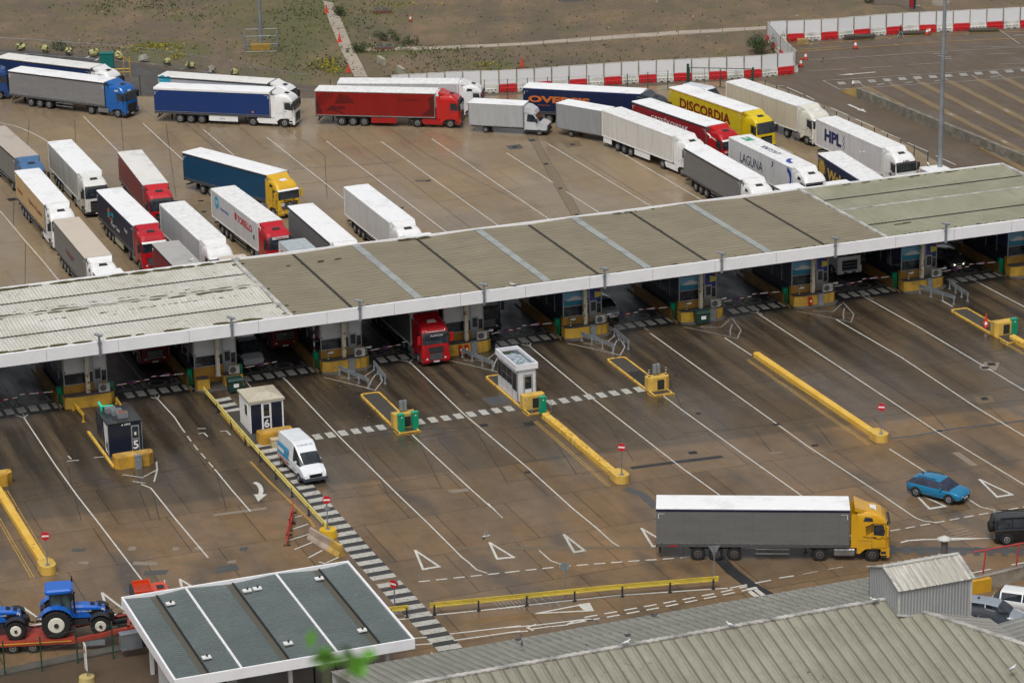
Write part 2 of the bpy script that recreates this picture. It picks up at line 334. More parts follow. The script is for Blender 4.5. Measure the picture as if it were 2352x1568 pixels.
# lanes below the islands
for pts in ([c1(165,855),c1(380,1180),c1(530,1390),c1(665,1562),V(325,1330)],
    [c1(110,840),c1(165,855),c1(192,833)],[c1(1085,725),c1(1200,850),c1(1250,925)],[c1(1040,715),c1(1085,725),c1(1100,700)],
    [c1(975,1315),c1(1040,1340),c1(1215,1560),V(478,1280)],[c1(1480,1210),c1(1590,1345),c1(1725,1500)],
    [c1(1690,600),c1(1750,672)],[c1(1955,580),c1(2352,1000),c2(380,1100),c2(600,1310),c2(830,1540),e2(1560,690),e2(1620,745),e2(1695,770)],
    [c2(400,185),c2(470,195),c2(850,560),c2(1290,930),c2(1600,1210),c2(1760,1340)],[c2(490,180),c2(470,195)],
    [c2(490,700),c2(900,1080),c2(1030,1195)],[c2(1240,75),c2(1300,90),c2(1710,430),c2(2352,930),c3(240,1562),e3(1545,205)],[c2(1305,65),c2(1300,90)],
    [c2(2220,430),c2(2352,530),c3(430,1300),c3(800,1562),e4(325,210),e4(560,400)],
    [c2(2130,0),c2(2352,160),c3(660,1090),c3(860,1235),c3(1360,1562),e4(1150,370),e4(1210,393),e4(1300,402)],
    [c3(290,490),c3(475,610)],[c3(1425,1255),c3(1695,1425),e4(1245,50),e4(1400,150),e4(1550,245),e4(1620,290),e4(1740,318)],
    [c3(470,315),c3(515,320),c3(1110,710),c3(1760,1140),c3(2352,1500),V(2500,1208)],[c3(515,300),c3(515,320)],
    [c3(1060,365),c3(1500,620),c3(2010,960),c3(2352,1165),V(2500,1100)],[c3(1230,195),c3(1650,430),c3(2352,850),V(2500,985)],[c3(1245,180),c3(1255,198)],
    [c3(1935,78),c3(1990,85),c3(2352,275),V(2500,780)],[c3(1790,235),c3(1860,275)],[e2(905,0),e2(1010,100)] if 0 else [c2(1010,1170),c2(1060,1220)],
    # upper yard
    [m1(-20,20),m1(0,25),m1(120,48),m1(240,95),m1(330,140),m1(400,183)],[m1(730,0),m1(990,262)],[m1(700,-30),m1(730,0)],[m1(1200,30),m1(1545,345)],[m1(1705,78),m1(1965,298)],
    [m1(0,765),m1(120,905),m1(215,1020),m1(370,1195),m1(495,1350)],[r2(112,1155),r2(640,1568),m2(755,322)],[r2(612,1185),r2(1120,1568),m2(1625,608)],[r2(1072,1188),r2(1600,1568),m2(2060,553)],
    [r2(1500,1168),r2(1840,1400),r2(2070,1560),m2(2240,330),m3(360,725)],[m3(0,165),m3(390,415)],[m3(500,490),m3(780,668)],[m3(345,88),m3(870,405),m3(1215,615)],[m3(745,40),m3(1100,245),m3(1640,562)],
    [m2(1190,560),m2(1240,600)],
    # short lines under the canopy
    [r4(85,1180),r4(300,1290)],[r4(-20,1255),r4(150,1340)]): ln(LINES,pts,.115)
dash(WORN,[c1(1250,925),c1(1340,1050),c1(1410,1130),c1(1480,1210)],1.2,.9,.13); ln(WORN,[c2(1760,1340),c2(1870,1440),e3(815,575)],.13); ln(WORN,[c2(1060,1220),c2(1110,1270)],.1)
ln(WORN,[e3(235,605),e3(320,680),e3(400,708)],.12); ln(LINES,[V(1835,1138),V(1960,1215)],.13)
for a in ([c1(845,1248),c1(985,1268)],[c1(990,1262),c1(1075,1218)],[c1(1078,1158),c1(1083,1215),c1(1062,1295)],[c1(915,1293),c1(1000,1307)],[c1(1520,950),c1(1560,945),c1(1588,975)],[c1(1365,930),c1(1415,930)],[c1(1370,965),c1(1405,960),c1(1430,985)],[c1(465,1155),c1(540,1148)],[c1(470,1120),c1(490,1140)],[c1(650,1130),c1(720,1125)]): ln(WORN,a,.13)
for a,b_,c in ((e2(1175,605),e2(1350,722),e2(1232,742)),(e2(1715,548),e2(1890,655),e2(1770,666)),(e3(978,445),e3(1180,565),e3(1060,577)),(e4(1130,180),e4(1365,285),e4(1250,303)),(e4(1612,90),e4(1850,200),e4(1740,217)),
    (e1(1490,708),e1(1640,800),e1(1520,830)),(e1(195,945),e1(380,1070),e1(210,1105)),(e1(845,820),e1(1060,985),e1(900,1010))):
    tri(LINES,a,b_,c)
tri(WORN,e3(415,490),e3(565,606),e3(490,618),.2); tri(LINES,e3(215,1063),e3(590,990),e3(618,1042),.18); ln(LINES,[e3(545,1000),e3(590,1040)],.5)
ln(LINES,[e3(1250,1072),e3(1560,1000),e3(1620,985)],.18); ln(LINES,[e3(1570,1000),e3(1625,1000)],.8)
dash(LINES,[e2(1205,832),e2(1560,795),e2(1890,760),e3(0,765),e3(400,722),e3(892,684),e3(1260,660),e4(500,520),e4(985,462),e4(1203,422),e4(1520,362),e4(1730,325),e4(1910,295),V(2480,1135)],.72,.52,.16)
# outlined island beside the exit road and its double broken lines
for a in ([e2(1420,1212),e2(1936,1152),e3(0,1165),e3(200,1150),e3(580,1104),e3(625,1106)],[e2(1460,1258),e2(1936,1190),e3(0,1203),e3(150,1190)],[e3(190,1175),e3(310,1158)],[e3(325,1158),e3(440,1145)],[e3(450,1140),e3(625,1108)],[e3(210,1142),e3(150,1165),e3(190,1185)],[e3(560,1112),e3(490,1118),e3(440,1142)],
    [e2(1150,1245),e2(1255,1235)],[e2(880,1330),e2(1080,1298),e2(1295,1282)],[e2(1040,1108),e2(1140,1098)],[e2(1280,1078),e2(1936,1012),e3(0,1020),e3(400,975),e3(800,932),e3(1350,895),e3(1600,880)],[e3(1625,878),e3(1740,855)],[e3(1808,842),e3(1915,822)],
    [e4(0,840),e4(95,822)],[e4(165,805),e4(262,790)],[e4(745,830),e4(855,808)],[e4(1555,770),e4(1690,742)],[e4(1850,710),e4(1936,695)]): ln(LINES,a,.16)
for a in ([e4(330,778),e4(440,758)],[e4(515,742),e4(620,725)]): ln(WORN,a,.08)
for dy in (0,25):
    dash(LINES,[e3(570+dy*.7,1090+dy),e3(1100+dy*.5,995+dy),e3(1500,920+dy*.9),e3(1740,868+dy)],.85,.62,.18)
for a in ([e3(1755,888),e3(1808,878)],[e3(1768,905),e3(1800,930)],[e3(1812,893),e3(1850,922)],[e3(1812,935),e3(1850,965)],[e3(1855,925),e3(1895,955)]): ln(LINES,a,.35)
# worn hatching
for i in range(6): ln(FAINT,[e2(1740+i*32,975),e2(1790+i*36,1030)],.08); ln(FAINT,[e3(0+i*60,940),e3(60+i*66,1010)],.07)
for i in range(4): ln(DIM,[e4(1370+i*28,472+i*17),e4(1500+i*30,445+i*17)],.06)
for a in ([e2(300,368),e2(350,352)],[e2(292,450),e2(395,415)],[e2(262,532),e2(420,482)],[e2(300,598),e2(445,540)],[e2(400,658),e2(500,605)],[e2(530,695),e2(620,655)],[e2(478,690),e2(520,700)]): ln(LINES,a,.13)
# arrows
def arrow(B, pts, hw=.5, w=.28, hl=1.6):
    ln(B,pts[:-1]+[pts[-1]],w); d=(pts[-1]-pts[-2]).normalized(); n=Vector((-d.y,d.x,0))*hw; t=pts[-1]+d*hl; p0=pts[-1]
    B.add([(q.x,q.y,.0139) for q in (p0-n,t,p0+n)],[(0,1,2)])
arrow(LINES,[c1(1758,1303),c1(1774,1310),c1(1788,1324),c1(1797,1342),c1(1800,1362),c1(1794,1383)],.5,.34,1.5)
arrow(LINES,[e4(1045,548),e4(1090,535),e4(1200,527),e4(1310,525)],.35,.22,4.2)
arrow(LINES,[r4(768,880),r4(860,920)],.45,.35,1.6); arrow(LINES,[r4(985,608),r4(800,624)],.35,.3,2.0)
# roads far right: bays with yellow and white lines
for a in ([r4(375,512),r4(900,478),r4(1540,435),r4(2240,395)],[r4(690,752),r4(1500,700),r4(2240,650)],[r4(552,680),r4(1500,620),r4(2240,572)],[r4(552,680),r4(690,752)],[r4(445,600),r4(740,583)],[r4(860,575),r4(1150,558)],[r4(1265,547),r4(1540,530)],[r4(1925,457),r4(2175,450)],[r4(2030,250),r4(2205,372)],[r4(2060,538),r4(2240,534)],[r4(1800,400),r4(2120,392)]): ln(DIM,a,.17)
for k,(x0,y0) in enumerate(((840,690),(1075,672),(1310,655),(1545,640),(1800,630),(2020,620))):
    q=[(x0,y0),(x0+60,y0+38),(x0+550,y0+290),(x0+1000,y0+520),(x0+1500,y0+790)]
    for dx,B,w_ in ((0,DIM,.14),(22,YEL,.12),(-22,YEL,.12)):
        ln(B,[r4(x+dx,y-dx*.1) for x,y in q[1 if B is YEL else 0:]],w_)
    for x,y in q[2:]: ln(DIM,[r4(x-14,y-8),r4(x+14,y+8)],.4)
for k in range(13): x=665+k*128; y=700-k*9.2; DIM.add([tuple(r4(*p,.008)) for p in ((x,y-10),(x+62,y-13),(x+85,y+10),(x+22,y+14))],[(0,1,2,3)])
for a in ([r4(240,385),r4(800,345),r4(1300,300),r4(1900,275),r4(2240,268)],[r4(310,437),r4(900,398),r4(1500,355),r4(2240,322)],[m1(-5,-400),m1(0,-398)] if 0 else [r4(300,420),r4(700,395)]): ln(YEL,a,.16)
for k,t in enumerate((440,490,770,1160,1490,1750,1100,1820)): ln(DIM,[r4(t,(375,425,352,380,357,292,332,340)[k]),r4(t+22,(372,422,350,378,355,290,330,338)[k])],.25)
# dashed line of a lane beside the green posts
for a in ([r4(130,727),r4(215,722)],[r4(250,735),r4(385,795)],[r4(410,805),r4(480,840)],[r4(615,905),r4(760,968)],[r4(825,1000),r4(975,1068)],[r4(1045,1102),r4(1200,1168)],[r4(1262,1200),r4(1435,1275)],[r4(1500,1310),r4(1665,1385)],[r4(570,970),r4(610,985)]): ln(LINES,a,.15)
for a in ([r4(1480,455),r4(1590,448)],[r4(1520,470),r4(1570,468)],[r4(1545,480),r4(1620,478)],[r4(1570,495),r4(1630,495)],[r4(2160,300),r4(2240,296)],[r4(1010,715),r4(1060,705)],[r4(1250,700),r4(1300,690)],[r4(1490,685),r4(1540,675)],[r4(1960,650),r4(2030,640)]): ln(DIM,a,.3)
# zebra crossings
def zs(u, v, du=.33, dv=.66, B=None, sk=.0, z=.010):
    (B or WORN).add([tuple(F(u-du+sk,v-dv,z)),tuple(F(u+du+sk,v-dv,z)),tuple(F(u+du,v+dv,z)),tuple(F(u-du,v+dv,z))],[(0,1,2,3)])
ZB=MB(); ZW=MB()
for a,b_ in ((21.5,27.9),(31.2,38.9),(42.6,50.4)):
    k=int((b_-a)/1.0)
    for i in range(k+1):
        u=a+(b_-a)*i/k; zs(u,-11.85,.32,.62,ZW,0,.0166)
        if random.random()<.8: ZB.add([tuple(F(u+.32,-12.45,.009)),tuple(F(u+.72,-12.45,.009)),tuple(F(u+.72,-11.25,.009)),tuple(F(u+.32,-11.25,.009))],[(0,1,2,3)])
for k in range(-1,9):
    for i in range(8): zs(BU(k)+2.6+i*.99,3.95,.34,.72,WORN,0,.012) if i!=0 or k in (1,4) else None
# long crossing beside the yellow guardrail
la=[c1(1455,735),e2(350,222),e2(690,632),e2(1100,1085),e2(1375,1368)]; ra=[c1(1580,712),c1(2255,1420),e2(860,605),e2(1285,1055),e2(1545,1340)]
la2=[c1(1455,735),c1(2085,1380),e2(690,632),e2(1100,1085),e2(1375,1368)]
def along(pts, t):
    ls=[(pts[i+1]-pts[i]).length for i in range(len(pts)-1)]; d=t*sum(ls)
    for i,l in enumerate(ls):
        if d<=l+1e-6: return pts[i].lerp(pts[i+1],d/l)
        d-=l
    return pts[-1]
nz=38
for i in range(nz):
    t0=i/nz; t1=(i+.52)/nz; q=[along(la2,t0),along(ra,t0),along(ra,t1),along(la2,t1)]
    (ZW if i>13 else WORN).add([(p.x,p.y,.0163) for p in q],[(0,1,2,3)])
b=MB(); 
for s0,s1 in ((0.,.18),(.18,.36),(.36,.54),(.54,.74),(.78,1.)):
    b.add([(p.x,p.y,.0085) for p in (along(la2,s0),along(ra,s0),along(ra,s1),along(la2,s1))],[(0,1,2,3)])
struct(b.build('crossing_strip',asphalt_mat((.035,.035,.036),(.055,.052,.05),.3,'black_crossing',.2)))
struct(ZB.build('crossing_gap',M_asph)); 
# STOP words and guide shapes in the lanes under the canopy
def word(s, u, v, size, B_m, rot=pi, parent=None, z=.012, sx=1.0):
    me=text_mesh(s,size,ext=0,sx=sx); me.transform(Matrix.Rotation(UA+rot,4,'Z')); p=F(u,v,z); me.transform(Matrix.Translation(p)); me.materials.clear(); me.materials.append(B_m)
    for q in me.polygons: q.material_index=0
    return struct(link('road_marking',me))
for k in range(-1,9):
    word('STOP',BU(k)+9.2 if 0 else BU(k)+10.0,6.6,1.9,M_mfaint,pi,sx=1.25); word('STOP',BU(k)+5.0,6.6,1.9,M_mfaint,pi,sx=1.0)
    for u in (2.4,5.5,8.6): ln(FAINT,[F(BU(k)+u,5.0),F(BU(k)+u,16)],.1)
    ln(DIM,[F(BU(k)+2.6,5.1),F(BU(k)+8.7,5.1)],.1)
    ln(DIM,[F(BU(k)+5.5,3.0),F(BU(k)+5.5,2.0)],.12)
# chevron hatch in front of the bare island noses
for k in (2,3,4,5,6):
    u=BU(k)
    for a,b_,c in (((-2.3,1.6),(-.5,-1.2),(.6,-3.2)),((2.6,2.2),(1.9,-1.2),(.6,-3.2)),((2.3,1.9),(.6,.2),(-1.0,1.0)),((1.9,.6),(1.0,-.9),(.4,-2.2))): ln(DIM if k<5 else FAINT,[F(u+a[0],a[1]),F(u+b_[0],b_[1]),F(u+c[0],c[1])],.12)
# yellow double lines beside the long kerb walls
for k,(v0,v1) in ((3,(-15.5,-31)),(5,(-8.6,-31)),(-1,(-13.5,-31)),(7,(-13,-40))):
    for o_ in (-1.05,-.85,.62,.82):
        dash(YEL,[F(BU(k)-.05+o_,v0),F(BU(k)-.15+o_,v1)],random.uniform(3,5),random.uniform(.2,1.5) if o_>0 else .12,.07)
for o_ in (0,.25): ln(YEL,[c1(1720+o_*40,1157),c1(1850+o_*40,1295),c1(2130+o_*40,1562),e2(440+o_*40,440)],.07)
struct(LINES.build('road_marking',M_mw)); struct(WORN.build('road_marking',M_mw2)); struct(FAINT.build('road_marking',M_mfaint)); struct(YEL.build('road_marking',M_my)); struct(DIM.build('road_marking',M_mdim)); struct(ZW.build('crossing_stripe',mark_mat((.48,.47,.42),.95,'crossing_paint')))
# repairs, drain covers, channels: sheets laid in the surface
_pc=[0]
def patch(kf, pts, m, z=.006, nm='surface_repair'): _pc[0]+=1; z+=(_pc[0]%23)*.00009; b=MB(); b.add([(q.x,q.y,z) for q in (kf(*p) for p in pts)],[tuple(range(len(pts)))]); struct(b.build(nm,m))
M_p1=asphalt_mat((.060,.064,.066),(.082,.08,.076),.3,'grey_repair'); M_p2=plain((.24,.20,.155),.7); M_p3=asphalt_mat((.02,.021,.023),(.035,.035,.037),.2,'black_repair'); M_drain=plain((.02,.02,.022),.5); M_p4=plain((.165,.122,.075),.5)
patch(c2,[(960,445),(1120,425),(1180,475),(1035,500)],M_p1); patch(e1,[(1800,605),(1955,583),(1985,632),(1780,660)],M_p1); patch(e1,[(1105,560),(1300,565),(1300,595),(1095,590)],M_p2); patch(e1,[(655,565),(735,558),(730,585),(650,582)],M_p2); patch(e1,[(1070,440),(1130,437),(1120,470),(1055,470)],M_p2); patch(e1,[(1430,442),(1485,443),(1480,470),(1425,470)],M_p2); patch(e1,[(1615,440),(1680,440),(1670,465),(1610,465)],M_p2)
patch(e1,[(1195,640),(1400,628),(1370,670),(1190,675)],M_p1); patch(e1,[(1010,778),(1100,765),(1100,815),(1040,818)],M_p1); patch(e1,[(600,455),(710,450),(700,478),(590,480)],M_p1); patch(e1,[(1520,565),(1640,560),(1600,588),(1510,585)],M_p4); patch(e1,[(1890,555),(1960,548),(1950,575),(1880,578)],M_p2); patch(e1,[(1990,445),(2060,440),(2040,475),(1980,470)],M_p1)
patch(c3,[(1855,1280),(1905,1275),(2040,1370),(1985,1370)],M_p2); patch(c2,[(725,1080),(870,1065),(885,1085),(765,1100)],M_p2); patch(e1,[(1770,170),(2208,110),(2208,130),(1765,188)],M_p2); patch(e3,[(0,575),(1070,578),(1070,592),(0,602)],M_p4); patch(e2,[(1460,578),(1936,580),(1936,602),(1450,600)],M_p4)
patch(c3,[(605,1280),(690,1272),(690,1280),(610,1288)],M_p2); patch(c3,[(2040,690),(2085,655),(2185,660),(2160,715),(2060,712)],M_p2); patch(c3,[(2095,662),(2150,660),(2160,680),(2105,682)],M_drain,.009); patch(c3,[(2062,685),(2110,690),(2118,702),(2060,705)],M_drain,.009)
patch(c3,[(2005,895),(2130,885),(2155,930),(2040,948)],M_p4); patch(c3,[(2050,900),(2095,898),(2110,915),(2065,920)],M_drain,.009)
for kf,x,y,w_,h_ in ((c3,650,1086,32,8),(c3,910,1230,28,9),(c3,1768,1130,24,7),(c3,108,1010,20,7),(c2,120,410,28,9),(c2,982,632,34,11),(c2,1292,622,42,20),(c2,2303,292,20,7),(c2,1283,955,28,9),(m2,1468,174,26,8),(m2,1250,402,16,8),(m3,212,60,22,9),(m3,66,115,26,8),(m3,552,95,26,8),(m3,330,258,22,9),(m3,450,463,20,8),(m3,586,682,20,7),(m1,1688,680,26,7),(m1,1712,770,26,7),(m1,100,668,46,14),(r2,2192,1235,24,8),(c3,70,1280,36,12),(c2,1240,290,0,0),(c3,1915,287,30,9),(c2,1270,790,0,0)):
    if w_: patch(kf,[(x-w_,y-h_*.4),(x+w_*.6,y-h_),(x+w_,y+h_*.5),(x-w_*.5,y+h_)],M_drain,.011,'drain_cover')
for kf,x,y,w_,h_ in ((m3,66,115,75,24),(m3,552,92,85,30),(m3,212,58,40,14),(m2,1400,174,50,9),(r4,0,0,0,0)):
    if w_: patch(kf,[(x-w_,y-h_*.3),(x+w_*.6,y-h_),(x+w_,y+h_*.5),(x-w_*.5,y+h_)],M_p1 if w_<80 else M_p4,.006)
patch(m3,[(160,0),(240,0),(345,210),(640,705),(555,712),(380,400),(230,110)],plain((.20,.15,.09),.4),.003,'drain_channel')
# dark filled seams
def seam(pts, w=.09, m=None, z=.0065): q=MB(); ln(q,pts,w,z-.003+(len(bpy.data.objects)%17)*.00007); struct(q.build('surface_seam',m or M_p3))
seam([m3(155,-10),m3(240,130),m3(380,400),m3(560,712)],.04); seam([m3(235,-10),m3(330,180),m3(460,385),m3(640,705)],.04)
seam([c3(1440,1182),c3(1600,1165),c3(1840,1120),c3(2352,1060),V(2480,955)],.32,M_p1); seam([c2(2010,925),c2(2352,880),c3(0,1340),c3(260,1308)],.55,M_p3); seam([e3(870,160),e3(985,200),e3(1080,290)],.7,M_p1)
seam([e3(1545,665),e3(1640,760),e3(1760,850),e3(1925,945)],.95,M_p3); seam([e4(950,600),e4(1300,600),e4(1936,608)],.9,M_p1); seam([e4(950,596),e4(1300,596),e4(1700,600)],.08,M_p3)
for i in range(10): a=e4(980+i*102,575+i*2); b_=e4(980+i*102,625+i*2); seam([a,b_],.5,M_p1,.0068)
for p_ in ([c1(1300,1055),c1(1480,1190),c1(1560,1490)],[c1(200,1395) ,c1(1480,1165),c1(1750,1130)],[c1(0,1368),c1(900,1260)],[c1(1150,860),c1(1340,1065)],[c1(1440,815),c1(1465,1048),c1(1330,1065)],[c1(960,1360),c1(1040,1562)],[c1(1045,1345),c1(1100,1562)],[c1(470,1200),c1(510,1390),c1(560,1562)],
    [c2(0,735),c2(540,660),c2(900,645)],[c2(0,1135),c2(650,1062),c2(700,1070)],[c2(540,760),c2(690,1065)],[c2(900,620),c2(1140,1020)],[c2(80,650),c2(320,1100)],[c2(1400,640),c2(1620,965)],[c2(1710,450),c2(2010,870)],[c2(2150,110),c2(2352,520)],[c2(2230,100),c2(2352,300)],[c2(0,820),c2(900,650)],[c2(1140,1020),c2(2000,925)],
    [c3(0,1145),c3(1300,1035),c3(2352,915)],[c3(300,835),c3(1100,700),c3(2352,560)],[c3(0,700),c3(800,560),c3(2000,380)],[c3(600,740),c3(1180,1060)],[c3(1200,680),c3(1700,990),c3(1830,1130)],[c3(2095,950),c3(2230,1075)],[c3(500,1130),c3(610,1275)],[c3(915,1085),c3(1025,1225)],[c3(1310,1035),c3(1440,1175)],[c3(1700,860),c3(2050,950)],
    [m1(245,0),m1(232,215)],[m1(627,0),m1(634,190)],[m1(1018,0),m1(1038,255)],[m1(1395,30),m1(1425,270),m1(1480,650)],[m1(1560,30),m1(1850,270)],[m1(2000,50),m1(2240,250)],[m1(118,680),m1(112,900)],[m1(0,1035),m1(215,1020),m1(210,1380)],
    [r2(1130,1070),r2(1460,1300),r2(2240,1700)],[r2(700,1060),r2(930,1240),r2(1250,1470),m2(1830,575)],[r2(260,1070),r2(600,1310),m2(620,320)],[m2(300,80),m2(1220,20)],[m2(380,205),m2(1190,120)],[m2(1550,355),m2(2240,240)],[m3(0,660),m3(500,590)],[m3(590,180),m3(1100,500),m3(1250,590)]): seam(p_,.055)
# ------------------------------------------------------------------ toll canopy
def corr_mat(c, c2_, axis='u', pitch=.3, moss=.5, mossc=(.075,.062,.03), key='corrugated_sheet', rough=.55, str_=.5, local=None, streak=.5, band=.35, lo=.1):
    m,n,b=new(key); vec,u,v=uvnode(n)
    if local is not None:
        g=N(n,'ShaderNodeNewGeometry'); r=N(n,'ShaderNodeVectorRotate',rotation_type='Z_AXIS',Angle=-local); L(n,g.outputs['Position'],r.inputs['Vector']); x=N(n,'ShaderNodeSeparateXYZ'); L(n,r.outputs[0],x.inputs[0]); vec,u,v=r.outputs[0],x.outputs[0],x.outputs[1]
    t=u if axis=='u' else v
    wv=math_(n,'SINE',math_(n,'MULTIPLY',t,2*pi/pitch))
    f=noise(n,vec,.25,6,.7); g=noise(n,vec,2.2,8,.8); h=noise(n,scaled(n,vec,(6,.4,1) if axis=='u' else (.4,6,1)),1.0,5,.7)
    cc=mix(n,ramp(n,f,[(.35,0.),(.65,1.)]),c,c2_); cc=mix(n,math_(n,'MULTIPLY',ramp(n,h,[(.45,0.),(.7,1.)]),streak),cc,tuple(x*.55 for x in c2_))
    cc=mix(n,math_(n,'MULTIPLY',mapr(n,wv,lo,-1 if lo>0 else -.96),band),cc,tuple(x*.42 for x in c2_))  # groove shade painted into the colour along each wave trough
    ms=math_(n,'MULTIPLY',ramp(n,g,[(.56,0.),(.62,1.)]),ramp(n,noise(n,vec,.3,4),[(.48,0.),(.62,1.)])); cc=mix(n,math_(n,'MULTIPLY',ms,moss),cc,mossc)
    L(n,cc,b.inputs['Base Color']); b.inputs['Roughness'].default_value=rough
    bp=N(n,'ShaderNodeBump',Strength=str_,Distance=.05); L(n,wv,bp.inputs['Height']); L(n,bp.outputs[0],b.inputs['Normal']); return m
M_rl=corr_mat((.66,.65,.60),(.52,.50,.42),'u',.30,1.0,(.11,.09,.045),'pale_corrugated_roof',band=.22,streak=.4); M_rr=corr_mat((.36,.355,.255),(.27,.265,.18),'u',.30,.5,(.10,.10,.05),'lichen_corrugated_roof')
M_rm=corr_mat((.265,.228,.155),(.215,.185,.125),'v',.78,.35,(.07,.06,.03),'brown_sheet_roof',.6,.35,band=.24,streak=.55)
M_fasc=paint((.86,.86,.88),.4,.03,.04,key='white_fascia'); M_gut=plain((.035,.035,.03),.7); M_sky=paint((.35,.375,.36),.3,.1,.25,key='skylight_strip'); M_moss=plain((.075,.065,.02),.9); M_flash=paint((.55,.54,.50),.5,.1,.4,key='flashing')
can=thing('toll_canopy','long flat toll plaza canopy with white fascia, pale ribbed ends and brown middle','canopy',F(44,9,0),UA)
CI=Matrix.Rotation(-UA,4,'Z')
def CL(u,v,z): return (u-44,v-9,z)     # canopy local
ZT=6.3
def gab(b,us,vs,zf,m=0):     # grid surface z=zf(u,v) with thickness
    for i in range(len(us)-1):
        for j in range(len(vs)-1):
            q=[(us[i],vs[j]),(us[i+1],vs[j]),(us[i+1],vs[j+1]),(us[i],vs[j+1])]
            b.add([CL(x,y,zf(x,y)) for x,y in q]+[CL(x,y,zf(x,y)-.12) for x,y in q],[(0,1,2,3),(7,6,5,4)],m)
def zlr(u,v):
    pts=[(0.15,ZT+.0),(4.6,ZT-.16),(9.1,ZT+.1),(13.4,ZT-.16),(17.45,ZT-.02)]
    for (a,za),(b_,zb) in zip(pts,pts[1:]):
        if a<=v<=b_: return za+(zb-za)*(v-a)/(b_-a)
    return ZT
b=MB(); gab(b,[-14,24.1],[.15,4.6,9.1,13.4,17.45],zlr); b.build('ribbed_roof_section',M_rl,can)
b=MB(); gab(b,[79.7,101.2],[.15,4.6,9.1,13.4,17.45],zlr); o=b.build('ribbed_roof_section',M_rr,can); tag(o,'green-grey lichen covered roof section')
gut=[29.7,41.3,52.1,62.2,73.7]; sk=[35.5,47.15,56.5,68.0]
us=sorted([24.5,79.4]+gut+sk)
def zm(u,v): return ZT-.14 if u in gut else (ZT+.02 if u in sk else ZT-.04)
b=MB(); gab(b,us,[.15,17.45],zm); b.build('sheet_roof_section',M_rm,can)
for u in sk:
    b=MB(); b.box(u-44-.34,u-44+.34,.2-9,17.3-9,ZT+.03,ZT+.08)
    for i in range(12): b.box(u-44-.35,u-44+.35,.6+i*1.42-9,.64+i*1.42-9,ZT+.075,ZT+.085)
    b.build('skylight_strip',M_sky,can)
for u in gut:
    b=MB(); b.box(u-44-.12,u-44+.12,.3-9,17.2-9,ZT-.13,ZT-.09); o=b.build('gutter',M_gut,can)
for u0,u1 in ((-14,24.1),(79.7,101.2)):
    for v in (4.6,13.4):
        b=MB(); b.box(u0-44,u1-44,v-9-.05,v-9+.05,ZT-.15,ZT-.10)
        k=int((u1-u0)/.36)
        for i in range(k): b.box(u0-44+i*.36,u0-44+i*.36+.17,v-9-.11,v-9+.11,ZT-.13,ZT-.095)
        b.build('gutter',M_gut,can)
    b=MB(); b.box(u0-44,u1-44,9.1-9-.16,9.1-9+.16,ZT+.1,ZT+.15); b.build('ridge_cap',M_flash,can)
for u in (24.3,79.55,101.3): b=MB(); b.box(u-44-.17,u-44+.17,.1-9,17.5-9,ZT-.3,ZT+.12); b.build('edge_flashing',M_flash,can)
b=MB(); b.box(-14-44,101.5-44,-.12-9,.12-9,ZT-1.02,ZT+.03)
for i in range(20): b.box(-14-44+i*5.9,-14-44+i*5.9+.025,-.125-9,-.12-9,ZT-1.0,ZT+.02,1)
b.build('fascia',[M_fasc,M_steel],can)
b=MB(); b.box(-14-44,101.5-44,17.45-9,17.62-9,ZT-.7,ZT+.08); b.build('rear_fascia',M_fasc,can)
b=MB(); b.box(-14-44,101.4-44,.13-9,17.4-9,ZT-.42,ZT-.35); b.box(101.2-44,101.45-44,.1-9,17.5-9,ZT-.9,ZT-.3)
b.build('soffit',plain((.12,.12,.12),.7),can)
b=MB(); random.seed(3)      # moss lying against the edges and along the ridge of the pale section
def mossrow(u0,u1,v,n,s0,s1,zz):
    for i in range(n):
        u=random.uniform(u0,u1); r=random.uniform(s0,s1); ry=r*random.uniform(.15,.4); vv=v+random.gauss(0,.06)
        pts=[(u-44+r*cos(a)*random.uniform(.7,1.1),vv-9+ry*sin(a)*random.uniform(.7,1.1)) for a in [2*pi*j/9 for j in range(9)]]
        b.prism(pts,zz-.02,zz+random.uniform(.02,.05))
mossrow(-5,23,.42,30,.3,1.1,ZT+.01); mossrow(-2,23.5,17.1,40,.3,1.0,ZT-.0); mossrow(-3,23,9.45,45,.2,.8,ZT+.09); mossrow(-3,23,8.8,35,.15,.6,ZT+.09); mossrow(3,23,7.3,40,.08,.22,ZT-.01); mossrow(-3,20,10.5,30,.08,.22,ZT+.01)
for v in (1,3,8,16): 
    for u in (24.0,24.7): mossrow(u-.15,u+.15,v,4,.05,.2,ZT)
mossrow(39.5,42.5,17.1,10,.2,.6,ZT-.02); mossrow(60,64.5,17.1,10,.15,.4,ZT-.02); mossrow(27,33,14.0,4,.1,.35,ZT-.03); mossrow(82,84,3.6,5,.15,.35,ZT-.08); mossrow(84,100,17.1,22,.1,.4,ZT); mossrow(30,79,.35,60,.08,.35,ZT-.03); mossrow(80,101,.35,30,.06,.3,ZT)
for u in gut: 
    for i in range(18): mossrow(u-.1,u+.1,random.uniform(1,17),1,.05,.14,ZT-.1)
b.build('moss',M_moss,can)
M_col=None
def col_mat():
    m,n,b_=new('peeling_column'); v=N(n,'ShaderNodeNewGeometry').outputs['Position']; f=noise(n,v,2.6,5,.7); L(n,mix(n,ramp(n,f,[(.56,0.),(.60,1.)]),(.62,.58,.46),(.26,.09,.03)),b_.inputs['Base Color']); b_.inputs['Roughness'].default_value=.5; return m
M_col=col_mat()
